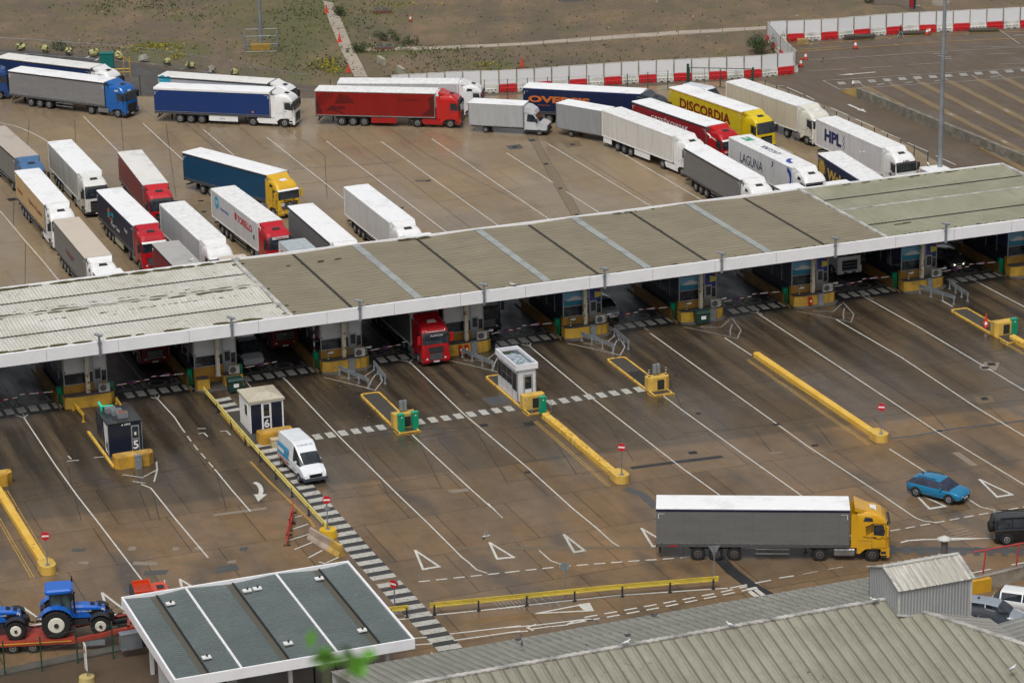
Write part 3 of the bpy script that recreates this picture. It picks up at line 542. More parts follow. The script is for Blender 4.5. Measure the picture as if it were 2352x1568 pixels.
for k in range(-1,9):
    u=BU(k)-44; b=MB(); b.box(u-.16,u+.16,3.02-9,3.1-9,.9,ZT-.4); b.box(u-.16,u+.16,3.26-9,3.34-9,.9,ZT-.4); b.box(u-.035,u+.035,3.1-9,3.26-9,.9,ZT-.4); b.box(u-.22,u+.22,2.96-9,3.4-9,.9,.96); b.build('column',M_col,can)
    b=MB(); b.box(u-.15,u+.15,.2-9,17.3-9,ZT-.36-.45,ZT-.40); b.build('roof_beam',M_galv,can)
# ------------------------------------------------------------------ toll islands with booths
M_ys=paint((.60,.36,.045),.55,.12,.3,key='yellow_concrete'); M_ydk=paint((.26,.14,.028),.7,.2,.4,key='shaded_stained_yellow'); M_iron=plain((.10,.09,.085),.7); M_panel=paint((.62,.63,.64),.35,.05,.1,key='white_booth_panel'); M_pblue=plain((.02,.05,.22),.4); M_alu=paint((.45,.46,.47),.35,.1,.15,.5); M_conkerb=plain((.12,.11,.10),.8)  # guard wall yellow browned down: canopy shade put into its base colour
M_sea=plain((.03,.22,.32),.3); M_seab=plain((.18,.42,.60),.3); M_pyel=plain((.65,.55,.08),.3); M_pred=plain((.5,.02,.03),.3); M_pviol=plain((.08,.06,.35),.3)
def booth(k):
    u0=BU(k); po=k>=4; R0=F(u0,3.6,0)
    nm=ORD[k+1]
    desc=('toll booth with blue header and ship picture, '+ORD[k-4]+' such from the left') if po else ('toll booth with plain white upper panel, '+('cut by the left edge of the picture' if k<0 else ORD[k]+' full one from the left'))
    root=thing('toll_booth',desc,'toll booth',(R0.x,R0.y,0),UA,'toll booths under the canopy')
    X0,X1,D=-1.9,1.75,8.2
    MB().box(X0+.2,X1-.2,.05,D+3,.0,.16).build('plinth',M_conkerb,root)
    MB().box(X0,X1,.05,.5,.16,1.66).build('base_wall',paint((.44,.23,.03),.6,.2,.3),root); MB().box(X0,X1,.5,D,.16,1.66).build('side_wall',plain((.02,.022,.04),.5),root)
    b=MB()
    for x in (X0,X0+2.45,X1-.07): b.box(x,x+.08,.0,.08,1.66,4.4)
    for y in (2,4,6,D-.1): MB().box(X0-.01,X0+.03,y,y+.05,1.66,4.4).build('window_post',M_alu,root); MB().box(X1-.03,X1+.01,y,y+.05,1.66,4.4).build('window_post',M_alu,root)
    b.box(X0,X1,.01,.07,2.6,2.66); b.box(X0,X1,.01,.07,1.66,1.72); b.build('window_frame',M_alu,root)
    MB().box(X0+.05,X1-.05,.07,D-.05,1.66,2.64).build('window',M_glass,root)
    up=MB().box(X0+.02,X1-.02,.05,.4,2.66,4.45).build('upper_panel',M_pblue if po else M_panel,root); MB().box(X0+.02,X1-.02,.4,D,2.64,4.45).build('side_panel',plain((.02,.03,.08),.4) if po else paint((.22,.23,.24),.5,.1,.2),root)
    if not po: 
        tag(MB().box(X0+.02,X0+.2,.03,.05,2.72,2.84).build('vent_plate',M_dark,root))
    b=MB(); b.box(X0+2.55,X0+3.2,.02,.06,.95,2.9,0); b.build('door',M_alu,root); MB().box(X0+2.65,X0+3.1,.0,.02,1.95,2.75).build('door_window',M_glass,root); MB().box(X0+2.6,X0+2.95,-.05,.0,1.05,1.8).build('wall_cabinet',M_alu,root)
    MB().box(X0-.1,X1+.1,-.05,D+.1,4.45,4.55).build('booth_roof',M_iron,root)
    if po:
        MB().box(X0,X1+.1,-.12,.05,3.95,4.62).build('header_board',M_pblue,root)
        lettering(root,'P&O',.5,(X0+.95,-.135,4.1),(1,0,0),(0,0,1),M_white,bold=.01)
        MB().add([(X0+2.1,-.13,4.15),(X0+2.45,-.13,4.4),(X0+2.5,-.13,4.2),(X0+2.35,-.13,4.1)],[(0,1,2,3)]).build('flag_emblem',M_pred,root); MB().add([(X0+2.1,-.132,4.12),(X0+2.3,-.132,4.12),(X0+2.45,-.132,4.36),(X0+2.35,-.132,4.4)],[(0,1,2,3)]).build('flag_emblem',M_pyel,root)
        pic=MB().box(X0+.1,X0+2.42,.02,.05,2.7,3.2).build('ship_picture',M_sea,root); MB().box(X0+.1,X0+2.42,.02,.05,3.2,3.9).build('ship_picture',M_seab,root)
        b=MB(); b.add([(X0+.35,.012,3.15),(X0+1.9,.012,3.1),(X0+2.15,.012,3.26),(X0+1.8,.012,3.3),(X0+1.6,.012,3.42),(X0+.8,.012,3.44),(X0+.6,.012,3.3),(X0+.4,.012,3.28)],[tuple(range(8))]); b.box(X0+.9,X0+1.4,.011,.014,3.44,3.52); b.build('ship_shape',M_panel,pic)
        MB().add([(X0+2.55,.02,2.95),(X0+3.0,.02,2.95),(X0+2.55,.02,3.8)],[(0,1,2)]).build('colour_panel',M_pviol,root); MB().add([(X0+3.0,.02,3.1),(X0+3.6,.02,3.2),(X0+3.6,.02,3.6),(X0+3.0,.02,3.7)],[(0,1,2,3)]).build('colour_panel',M_pyel,root); MB().add([(X0+3.05,.015,4.1),(X0+3.6,.015,4.1),(X0+3.6,.015,3.65)],[(0,1,2)]).build('colour_panel',M_pred,root)
        MB().add([(X0-.005,1.2,4.3),(X0-.005,2.6,4.3),(X0-.005,2.2,3.2)],[(0,1,2)]).build('colour_panel',M_pred,root)
    # island nose
    N0=F(u0,2.4,0)
    look={-1:'without fittings',0:'joined by a short yellow rail, plain and wide',1:'broken open with a red hydrant on its edge',2:'with grey cabinet, behind two galvanised rails near the middle left',3:'partly hidden by the red lorry, two red extinguishers on it',4:'with pale air unit and rusty column on it',5:'with the dark green bin standing before it',6:'with one red extinguisher box on its face',7:'with grey cabinet, before the paired galvanised rails at the right',8:'cut by the right edge of the picture'}[k]
    nr=thing('island_nose','yellow concrete island nose '+look,'concrete block',(N0.x,N0.y,0),UA,'yellow island noses')
    if k==1:
        MB().prism([(-2.0,0),(-.95,0),(-.95,.9),(-2.0,.9)],0,1.0,0,1).build('block',[M_ys,M_iron],nr); MB().box(-.9,.9,.9,1.1,0,.3).build('low_kerb',M_iron,nr); MB().prism([(.35,.1),(1.95,.1),(1.95,1.1),(.35,1.1)],0,1.0,0,1).build('block',[M_ys,M_iron],nr)
        MB().box(-.95,.4,-.05,1.0,0,.16).build('low_kerb',M_conkerb,nr)
    else:
        MB().prism([(-2.1,1.1),(-2.1,.25),(-1.45,0),(1.1,0),(1.75,.1),(2.1,.5),(2.1,1.1)],0,1.0,0,1).build('block',[M_ys,M_iron],nr)
        if k>0:
            b=MB()
            for x in (.65,1.2): b.box(x,x+.03,-.006,0,.05,.98)
            b.build('expansion_joint',M_iron,nr)
    if k not in (0,3): MB().prism([(-2.2,0),(-1.6,-.5),(1.6,-.5),(2.3,.2),(2.3,1.0),(-2.2,1.0)],0,.1).build('apron',M_conkerb,nr)
    # low guard wall down the left of the booth
    if k>=0:
        W0=F(u0-2.25,4.2,0); wr=thing('guard_wall','long low yellow-brown guard wall beside '+('the ship picture booth, ' if po else 'the plain booth, ')+ORD[k]+' from the left','wall',(W0.x,W0.y,0),UA,'guard walls beside the booths')
        MB().side([(-.2,0),(.2,0),(.14,.85),(-.14,.85)],0,8.2).build('wall',M_ydk,wr); MB().box(-.28,-.2,-1.6,9.6,0,.14).build('yellow_kerb',M_ydk,wr)
    return root
for k in range(-1,9): booth(k)
# booms, pedestals, cabinets at every island
M_boom=paint((.78,.76,.74),.4,.05,.1,key='boom_white'); M_boomr=plain((.28,.03,.03),.5)
def boom(k, side, up=False, ln_=3.1):
    p=F(BU(k)+(2.05 if side>0 else -2.15),4.4 if side<0 else 3.9,0)
    where=('left' if side<0 else 'right')
    r=thing('boom_barrier','striped boom '+('raised upright' if up else 'lowered')+', '+where+' side of the '+(('plain booth' if k<4 else 'ship picture booth'))+', '+ORD[k+1]+' from left','barrier',(p.x,p.y,0),UA+(0 if side>0 else pi),'boom barriers beside the booths')
    MB().box(-.2,.2,-.2,.2,0,1.35).box(-.22,.22,-.22,.22,1.35,1.4).build('boom_cabinet',M_green,r)
    b=MB()
    if up: 
        for i in range(9): b.box(-.05,.05,-.3,-.24,1.1+i*.36,1.1+i*.36+.36,i%2)
    else:
        for i in range(8): b.box(.15+i*ln_/8,.15+(i+1)*ln_/8,-.06,-.01,1.0+.02*i,1.07+.02*i,0 if i%3 else 1)
    b.build('boom_arm',[M_boom,M_boomr],r)
    if up: s_=(0,-.31,2.5)
    else: s_=(1.9,-.075,.98)
    q=MB(); q.box(s_[0]-.22,s_[0],s_[1],s_[1]+.012,s_[2],s_[2]+.3,0); q.box(s_[0],s_[0]+.22,s_[1],s_[1]+.012,s_[2],s_[2]+.3,1); q.build('boom_sign',[M_boomr if side<0 else M_pblue,M_pblue if side<0 else M_boomr],r)
for k in range(-1,9):
    boom(k,-1,up=(k==2)); 
    if k<8: boom(k,1)
def smallbox(name,label,cat,p,sz,m,mt=None,parts=None,rz=UA,group=None):
    r=thing(name,label,cat,(p.x,p.y,p.z),rz,group); b=MB(); x,y,z=sz; b.box(-x/2,x/2,-y/2,y/2,0,z); b.build('casing',m,r); MB().box(-x/2-.03,x/2+.03,-y/2-.03,y/2+.03,z,z+.05).build('lid',mt or m,r)
    if parts: parts(r)
    return r
def acunit(k):
    p=F(BU(k)+1.25,2.75,1.0); r=thing('air_conditioning_unit','boxy grey-white air unit on the '+ORD[k+1]+' yellow island nose from the left','air unit',(p.x,p.y,p.z),UA,'air units on the island noses')
    MB().box(-.45,.45,-.16,.16,.08,.78).build('casing',paint((.52,.51,.48),.5,.1,.3),r); MB().cyl((-.12,-.165,.43),(-.12,-.175,.43),.28,n=16).build('fan_grille',M_iron,r); MB().box(-.4,-.3,-.16,.16,0,.08).box(.3,.4,-.16,.16,0,.08).build('feet',M_dark,r)
for k in (0,1,2,3,4,5,6,7,8): acunit(k)
for k in (2,3,4,5,6,7): smallbox('control_cabinet','slim grey steel cabinet at the foot of the '+ORD[k+1]+' island nose','cabinet',F(BU(k)+(.35 if k!=5 else .75),2.25,0),(.5,.28,1.05),M_galv,group='grey cabinets at the noses')
def bandpost(label,p,h=.75,head=True,lean=0):
    r=thing('banded_post',label,'bollard',(p.x,p.y,p.z),0,'black and cream banded posts'); b=MB()
    for i in range(6): b.cyl((0,0,h*i/6),(0,0,h*(i+1)/6),.07,n=8,m=i%2)
    b.build('post',[M_black,paint((.6,.55,.35),.5)],r); MB().cyl((0,0,h),(0,0,h+.1),.1,.06,n=8).build('cap',M_black,r)
    if head: MB().box(-.02,.3,-.08,.08,h-.1,h+.02).ell((.35,0,h-.02),.12,.1,.1).build('lamp_head',M_panel,r)
for k in (2,3,4,5,6,7):
    if k!=3: bandpost('banded post with lamp head at the left end of the '+ORD[k+1]+' island nose',F(BU(k)-1.5,2.85,1.0))
    bandpost('banded post at the right end of the '+ORD[k+1]+' island nose',F(BU(k)+1.9,2.9,1.0))
def redbox(label,p):
    r=thing('fire_point',label,'fire box',(p.x,p.y,p.z),UA,'red fire boxes'); MB().box(-.14,.14,-.11,.11,.2,.95).build('casing',M_red,r); MB().box(-.07,.07,-.12,-.11,.5,.66).build('notice',M_white,r); MB().box(-.1,.1,-.08,.08,0,.2).build('foot',M_dark,r)
redbox('red fire box on the broken island nose by the green bin',F(BU(1)+.9,2.3,0.)); redbox('left of two red fire boxes beside the red lorry under the canopy',F(BU(3)-.9,2.2,0)); redbox('right of two red fire boxes beside the red lorry under the canopy',F(BU(3)-.35,2.2,0)); redbox('red fire box on the face of the nose above the long yellow kerb wall',F(BU(6)-.7,2.2,0)); redbox('red fire box on the nose at the right edge of the picture',F(BU(8)-.5,2.2,0))
def bin_(label,p,rz=UA):
    r=thing('wheeled_bin',label,'bin',(p.x,p.y,0),rz,'dark green wheeled bins'); g=paint((.012,.045,.035),.4,.05,.1)
    MB().loft([[(x*k,y*k,z) for x,y in ((-.62,-.4),(.62,-.4),(.62,.4),(-.62,.4))] for z,k in ((.15,.86),(1.1,1.0))]).build('container',g,r); MB().loft([[(-.66,-.44,1.1),(.66,-.44,1.1),(.66,.44,1.1),(-.66,.44,1.1)],[(-.62,-.3,1.25),(.62,-.3,1.25),(.62,.44,1.3),(-.62,.44,1.3)]]).build('lid',g,r)
    MB().box(-.2,.25,-.425,-.4,.55,.85).build('label_plate',M_white,r)
    for x in (-.5,.5):
        for y in (-.3,.3): MB().cyl((x-.03,y,.08),(x+.03,y,.08),.08,n=8).build('castor',M_rubber,r)
bin_('dark green wheeled bin with white sticker beside the broken island nose',c1(1620,680)); bin_('dark green wheeled bin with white sticker before the ship picture booth nose',F(BU(5)-.55,1.75))
# galvanised crash rails before the noses
def rail(name,label,pts,m,group=None,h=.72,post=2.2,w=.32,pm=None,cat='guard rail',end=True):
    r=thing(name,label,cat,(pts[0].x,pts[0].y,0),0,group); o0=Vector((pts[0].x,pts[0].y,0)); b=MB()
    q=[Vector((p.x,p.y,0))-o0 for p in pts]
    for a,c in zip(q,q[1:]):
        d=(c-a).normalized(); n=Vector((-d.y,d.x,0)); prof=[(-.04,-w/2),(.05,-w*.32),(-.03,-.03),(-.03,.03),(.05,w*.32),(-.04,w/2)]
        for s in (1,-1):
            for (x0,z0),(x1,z1) in zip(prof,prof[1:]): b.add([a+n*(x0*s)+Vector((0,0,h+z0)),c+n*(x0*s)+Vector((0,0,h+z0)),c+n*(x1*s)+Vector((0,0,h+z1)),a+n*(x1*s)+Vector((0,0,h+z1))],[(0,1,2,3)])
        b.obox(a-n*.045+Vector((0,0,h+w/2-.01)),c-a,n*.09,(0,0,.02))
    if end: b.cyl(q[-1]+Vector((0,0,h-w/2)),q[-1]+Vector((0,0,h+w/2)),.09,n=8)
    b.build('beam',m,r); tot=sum((c-a).length for a,c in zip(q,q[1:])); k=max(1,round(tot/post))
    for i in range(k+1):
        p=along(q,min(.985,max(.015,i/k))); MB().box(p.x-.06,p.x+.06,p.y-.08,p.y+.08,0,h+.02).box(p.x-.13,p.x+.13,p.y-.13,p.y+.13,0,.03).build('post',pm or m,r)
    return r
for k,w_ in ((2,'below the second to last plain booth'),(3,'beside the red lorry'),(4,'below the first ship picture booth'),(7,'below the ship picture booth at the right')):
    rail('crash_rail','galvanised crash rail, left of the pair '+w_,[F(BU(k)-.9,1.9),F(BU(k)+.35,-2.3)],M_galv,'galvanised crash rails',.65,1.5,.3)
    rail('crash_rail','galvanised crash rail end on, right of pair '+w_,[F(BU(k)+2.2,1.9),F(BU(k)+1.9,-2.0)],M_galv,'galvanised crash rails',.65,1.3,.3)
rail('crash_rail','short yellow crash rail running from the plain wide nose toward the black cabin',[F(BU(0)-1.5,2.3),F(BU(0)-1.4,-.9)],M_yel,'yellow crash rails',.6,2.5,.3)
rail('crash_rail','small yellow crash rail end behind the black cabin roof',[F(BU(0)+2.1,2.3),F(BU(0)+2.0,.2)],M_yel,'yellow crash rails',.5,2.,.2)
MYR=paint((.70,.58,.16),.45,.08,.15,key='pale_yellow_rail'); MYR2=paint((.62,.47,.05),.4,.08,.2,key='yellow_rail')
rail('crash_rail','very long pale yellow crash rail beside the diagonal crossing',[F(16.75,.9),F(16.8,-15),F(17.0,-31.6)],MYR,'yellow crash rails',.75,4.0,.34,M_dark)
rail('crash_rail','long yellow crash rail along the exit road near the grey lorry',[V(988,1413),V(1180,1394),V(1400,1372),V(1648,1351)],MYR2,'yellow crash rails',.75,3.3,.34,M_dark)
rail('crash_rail','short yellow crash rail stub beside the teal roof corner',[V(860,1426),V(936,1418)],MYR2,'yellow crash rails',.75,1.4,.34,M_dark)
# CCTV posts on the fascia
for k in range(8):
    p=F(BU(k)+.45+k*0.0,-.2,0); r=thing('security_camera','tubular grey security camera on the white fascia, '+ORD[k]+' from the left','camera',(p.x,p.y,0),UA,'security cameras along the fascia')
    MB().box(-.09,.09,-.1,.02,ZT-1.15,ZT+.55).build('post',M_galv,r); MB().box(-.16,.16,-.04,.06,ZT-.05,ZT+.05).build('bracket',M_galv,r)
    MB().cyl((-.36,.12,ZT+.74),(.26,-.1,ZT+.58),.11,n=10).build('housing',M_galv,r); MB().cyl((.28,-.1,ZT+.58),(.3,-.105,ZT+.575),.09,n=10).build('lens',M_black,r)
# ------------------------------------------------------------------ payment islands in front
def island(k, label, v0=-3.9, v1=-14.1, plat=True, ext=0):
    p=F(BU(k)-.15,(v0+v1)/2,0); r=thing('traffic_island',label,'island',(p.x,p.y,0),UA,'kerbed traffic islands'); h=(v0-v1)/2
    def rr(w_,hh,c): return [(-w_,-hh),(w_,-hh),(w_,hh-c),(w_-c*.3,hh-c*.3),(w_-c,hh),(-w_+c,hh),(-w_+c*.3,hh-c*.3),(-w_,hh-c)]
    a=rr(.86,h,.3); b_=rr(.72,h-.14,.25); q=MB()
    n=len(a); vs=[(x,y,0) for x,y in a]+[(x,y,.15) for x,y in a]+[(x,y,.15) for x,y in b_]+[(x,y,.05) for x,y in b_]
    fs=[]
    for j in range(3): fs+= [(j*n+i,j*n+(i+1)%n,(j+1)*n+(i+1)%n,(j+1)*n+i) for i in range(n)]
    q.add(vs,fs); q.build('kerb',M_yworn,r)
    MB().prism(b_,0,.10).build('paving',plain((.07,.064,.055),.5),r)
    if plat: MB().prism([(-1.0,-h),(1.0,-h),(1.0,-h+1.1),(.85,-h+1.5),(-.85,-h+1.5),(-1.0,-h+1.1)],0,.14,0,1).build('platform',[M_yworn,plain((.06,.05,.04),.5)],r)
    return r
island(2,'kerbed island with two green cabinets and an empty brown deck'); island(3,'kerbed island carrying the white glazed cabin'); ic=island(4,'kerbed island with ribbed deck in front of the first ship picture booth'); island(7,'kerbed island at the far right holding two cones')
b=MB()
for i in range(11): b.box(-.62,.62,.9-i*.42,1.02-i*.42,.10,.16)
b.build('ribbed_deck',M_dark,ic)
for k,lb in ((-1,'kerbed island mostly outside the left edge'),(0,'kerbed island under the black cabin numbered five'),(1,'kerbed island under the white cabin numbered six')):
    v1=-11.6 if k else -12.0; p=F(BU(k),-7.5,0); r=thing('traffic_island',lb,'island',(p.x,p.y,0),UA,'kerbed traffic islands')
    MB().box(-1.75,-1.55,v1+7.5,4.0,0,.16).build('kerb',M_yworn,r); MB().box(-1.55,1.55,v1+7.6,3.9,0,.10).build('paving',plain((.07,.064,.055),.5),r)
def paybox(k,label,greens,v=-13.0,post=True,x=0.,vent=True):
    p=F(BU(k)-.1+x,v,.14); r=thing('payment_block',label,'payment block',(p.x,p.y,.14),UA,'yellow payment blocks')
    MB().prism([(-.95,.45),(-.95,-.2),(-.6,-.45),(.6,-.45),(.95,-.2),(.95,.45)],0,1.15).build('block',paint((.64,.41,.08),.5,.08,.2,key='pale_yellow_block'),r)
    if vent: MB().box(-.2,.42,-.465,-.448,.1,.95).build('service_door',M_dark,r)
    return r
g2='green card cabinets'
def gcab(label,p,rz=UA): r=thing('green_cabinet',label,'cabinet',(p.x,p.y,p.z),rz,g2); MB().box(-.25,.25,-.2,.2,0,1.35).build('casing',paint((.0,.27,.14),.35,.05,.1),r); MB().box(-.27,.27,-.22,.22,1.35,1.41).build('lid',paint((.02,.36,.2),.35),r); MB().box(-.05,.05,-.21,-.2,1.1,1.2).build('badge',M_white,r)
def ticket(label,p): 
    r=thing('ticket_machine',label,'ticket machine',(p.x,p.y,p.z),UA,'steel ticket machines'); MB().box(-.3,-.03,-.12,.12,.15,.95).box(.03,.3,-.12,.12,.15,.95).build('casing',M_galv,r); MB().cyl((-.15,0,0),(-.15,0,.2),.04,n=6).cyl((.15,0,0),(.15,0,.2),.04,n=6).build('leg',M_dark,r)
paybox(2,'yellow payment block between two green cabinets',2,-12.6); gcab('green cabinet at the left of the payment block',F(BU(2)-.65,-13.5,.14)); gcab('green cabinet at the right of the payment block',F(BU(2)+.55,-13.4,.14)); ticket('twin steel ticket machine above the green cabinets',F(BU(2)-.1,-12.4,1.29))
r=paybox(3,'yellow arched payment block below the white glazed cabin',1,-12.7); gcab('single green cabinet behind a tubular rail',F(BU(3)+.15,-14.2,.14))
p=F(BU(3),-13.6,.14)
for s in (-1,1):
    q=F(BU(3)-.1+s*.85,-13.3,.14); t=thing('handrail','galvanised handrail on the '+('left' if s<0 else 'right')+' of the single green cabinet','handrail',(q.x,q.y,.14),UA,'handrails at the white cabin'); MB().tube([(0,.5,0),(0,.5,1.0),(0,-1.3,.95),(0,-1.3,0)],.025).tube([(0,.5,.5),(0,-1.3,.5)],.02).build('tube',M_galv,t)
paybox(4,'yellow payment block with black door and banded posts',0,-12.7); ticket('twin steel ticket machine between banded posts',F(BU(4)-.1,-12.45,1.29)); bandpost('banded post at the left of the payment block with the black door',F(BU(4)-.85,-12.7,1.29),.7,False); bandpost('banded post at the right of the payment block with the black door',F(BU(4)+.7,-12.6,1.29),.7,False)
paybox(7,'yellow payment block with dark side by the lone green cabinet at the far right',0,-11.6); gcab('green cabinet beside the payment block at the far right',F(BU(7)+.75,-12.0,.14))
def cone(label,p,s=1.0,band=True,group='traffic cones'):
    r=thing('traffic_cone',label,'cone',(p.x,p.y,p.z),0,group); b=MB(); o_=plain((.62,.05,.02),.5)
    b.cyl((0,0,.03),(0,0,.3*s),.2*s,.14*s,n=10,cap=False); b.cyl((0,0,.3*s),(0,0,.55*s),.14*s,.085*s,n=10,m=1 if band else 0,cap=False); b.cyl((0,0,.55*s),(0,0,.85*s),.085*s,.03*s,n=10); b.build('cone',[o_,M_white],r); MB().box(-.24*s,.24*s,-.24*s,.24*s,0,.04).build('foot',M_rubber if band else o_,r)
cone('red and white cone on the far right island, left one',F(BU(7)-.6,-9.6,.14)); cone('plain orange cone on the far right island, right one',F(BU(7)-.05,-8.6,.14),1.1,False)
# cabins
def glassmix(c): return paint(c,.3,.05,.1)
q=F(39.95,-6.6,.12); r=thing('kiosk_cabin','narrow white glazed cabin with rainwater on its flat roof','cabin',(q.x,q.y,.12),UA); W_,D_=1.65,4.4
MB().box(0,W_,-D_,0,0,2.75).build('wall',paint((.66,.67,.70),.3,.04,.1),r)
b=MB()
for y in (0,-.95,-2.1,-3.3,-D_): b.box(-.02,0.03,y-.03,y+.03,0,2.75)
b.box(-.02,.0,-D_,0,1.08,1.13); b.box(W_-.05,W_+.02,-D_-.02,-D_+.05,0,2.75); b.box(0,.08,-D_-.02,-D_,0,2.75); b.build('frame',M_alu,r)
for y0,y1,z0,z1 in ((-.9,-.05,1.15,2.4),(-2.05,-1.0,1.75,2.4),(-3.25,-2.15,1.75,2.4),(-2.05,-1.55,1.15,1.7),(-1.5,-1.0,1.15,1.7),(-3.25,-2.72,1.15,1.7),(-2.67,-2.15,1.15,1.7),(-4.3,-3.38,.9,2.4)): MB().box(-.03,-.012,y0,y1,z0,z1).build('window',M_glass,r)
d=MB().box(.55,1.35,-D_-.03,-D_,0,2.3).build('door',M_alu,r); MB().box(.68,1.22,-D_-.045,-D_-.03,1.1,2.1).build('door_window',M_glass,d); MB().box(.66,1.24,-D_-.045,-D_-.03,.1,1.0).build('door_panel',M_white,d)
b=MB(); o_=.15
for a in ((-o_,W_+o_,-D_-o_,-D_-o_+.12),(-o_,W_+o_,o_-.12,o_),(-o_,-o_+.12,-D_-o_+.12,o_-.12),(W_+o_-.12,W_+o_,-D_-o_+.12,o_-.12)): b.box(a[0],a[1],a[2],a[3],2.75,3.25)
b.build('parapet',paint((.78,.78,.82),.35,.03,.06),r); MB().box(-.03,W_+.03,-D_-.03,.03,2.76,2.95).build('flat_roof',paint((.05,.07,.08),.4),r)
m,n,bb=new('rain_water'); f=noise(n,coord(n,'Object'),3.,4); L(n,mix(n,ramp(n,f,[(.45,0.),(.6,1.)]),(.14,.20,.24),(.40,.46,.50)),bb.inputs['Base Color']); bb.inputs['Roughness'].default_value=.12
MB().prism([(.15,-.9),(.9,-.5),(1.5,-1.4),(1.55,-3.9),(1.2,-4.25),(.1,-4.2),(.05,-2.5)],2.95,2.965).build('rain_water',m,r); MB().prism([(.2,-.4),(1.0,-.15),(1.2,-.5),(.6,-.9),(.15,-.8)],2.95,3.0).build('moss',plain((.03,.05,.015),.9),r)
q=F(BU(0)-1.45,-5.9,.12); r=thing('kiosk_cabin','black boxy cabin numbered five with air units on its roof','cabin',(q.x,q.y,.12),UA); W_,D_=2.7,3.9; nb=paint((.012,.017,.035),.3,.05,.1)
MB().box(0,W_,-D_,0,0,2.58).build('wall',nb,r); MB().box(-.05,W_+.05,-D_-.05,.05,2.58,2.68).build('flat_roof',paint((.02,.022,.024),.25,.2,.2),r)
MB().add([(-.012,-D_+.05,.15),(-.012,-D_+1.0,.15),(-.012,-D_+1.35,2.6),(-.012,-D_+.05,2.6)],[(0,1,2,3)]).build('white_graphic',M_white,r); MB().add([(-.016,-D_+.15,.15),(-.016,-D_+.9,.6),(-.016,-D_+.5,1.2),(-.016,-D_+.1,1.0)],[(0,1,2,3)]).add([(-.016,-2.3,.5),(-.016,-1.9,.4),(-.016,-2.1,1.9),(-.016,-2.3,1.8)],[(0,1,2,3)]).build('figure_graphic',plain((.10,.12,.2),.4),r)
for i in range(4): MB().box(-.014,-.01,-1.6,-.5,2.35-i*.2,2.4-i*.2).build('side_lettering',M_steel,r)
b=MB(); b.box(1.85,2.5,-D_-.03,-D_,.1,2.3); d=b.build('door',M_alu,r); MB().box(1.93,2.42,-D_-.04,-D_-.03,1.25,2.2).build('door_window',M_glass,d); MB().box(1.93,2.42,-D_-.04,-D_-.03,.15,1.12).build('door_panel',nb,d); lettering(d,'5',.95,(1.94,-D_-.05,.38),(1,0,0),(0,0,1),M_white,name='number',bold=.03); MB().box(2.1,2.25,-D_-.05,-D_-.04,1.5,1.75).build('notice',M_white,d)
lettering(r,'DFDS',.2,(1.35,-D_-.015,2.4),(1,0,0),(0,0,1),M_white,bold=.006); MB().add([(1.1,-D_-.012,2.45),(1.18,-D_-.012,2.37),(1.26,-D_-.012,2.45),(1.18,-D_-.012,2.53)],[(0,1,2,3)]).build('cross_emblem',M_white,r)
MB().box(-.02,.02,-D_-.02,-D_+.02,0,2.58).box(W_-.02,W_+.02,-D_-.02,-D_+.02,0,2.58).build('corner_trim',M_alu,r)
for i,(x,y) in enumerate(((.9,-1.2),(1.25,-1.9),(1.5,-2.7))):
    qq=F(BU(0)-1.45+x,-5.9+y,2.8); t=thing('air_conditioning_unit','small steel air unit on the black cabin roof, '+('rear','middle','front with rusty lid')[i]+' one','air unit',(qq.x,qq.y,2.79),UA,'air units on the black cabin'); MB().box(-.4,.4,-.3,.3,0,.4).build('casing',M_galv,t); MB().box(-.32,.32,-.22,.22,.4,.44).build('lid',M_steel if i<2 else paint((.22,.09,.05),.6),t)
qq=F(BU(0)-1.1,-6.5,2.79); t=thing('vent_pipe','bright green vent pipe on the black cabin roof','pipe',(qq.x,qq.y,2.79),UA); MB().tube([(0,0,0),(0,0,.35),(.9,-.2,.35)],.09,8).tube([(0,0,.3),(-.15,.3,.65)],.11,8).build('pipe',plain((.02,.62,.38),.4),t)
q=F(17.8,-6.3,.12); r=thing('kiosk_cabin','white cabin numbered six with mossy hipped roof','cabin',(q.x,q.y,.12),UA); W_,D_=2.75,3.1
MB().box(0,W_,-D_,0,0,2.58).build('wall',paint((.84,.85,.85),.35,.02,.03),r); m=corr_mat((.50,.46,.38),(.42,.38,.28),'u',5,.8,(.2,.19,.10),'mossy_roof',streak=.1,band=0)
MB().loft([[(-.12,.12,2.58),(W_+.12,.12,2.58),(W_+.12,-D_-.12,2.58),(-.12,-D_-.12,2.58)],[(-.12,.12,2.74),(W_+.12,.12,2.74),(W_+.12,-D_-.12,2.74),(-.12,-D_-.12,2.74)],[(.9,-.9,3.1),(1.8,-.9,3.1),(1.8,-D_+.9,3.1),(.9,-D_+.9,3.1)]]).build('hipped_roof',m,r)
for a,c in ((.06,.92),(1.75,2.62)): MB().box(a,c,-D_-.02,-D_,.02,2.42).build('dark_panel',nb,r)
d=MB().box(1.0,1.68,-D_-.03,-D_,0,2.45).build('door',M_white,r); MB().box(1.1,1.58,-D_-.04,-D_-.03,1.35,2.35).build('door_window',M_glass,d); MB().box(1.08,1.6,-D_-.04,-D_-.03,.1,1.2).build('door_panel',nb,d); lettering(d,'6',.9,(1.1,-D_-.05,.42),(1,0,0),(0,0,1),M_white,name='number',bold=.03)
w_=MB().box(-.03,0,-D_+.7,-D_+1.5,1.2,2.2).build('window_frame',M_white,r); MB().box(-.04,-.03,-D_+.78,-D_+1.42,1.28,2.12).build('window',M_glass,w_)
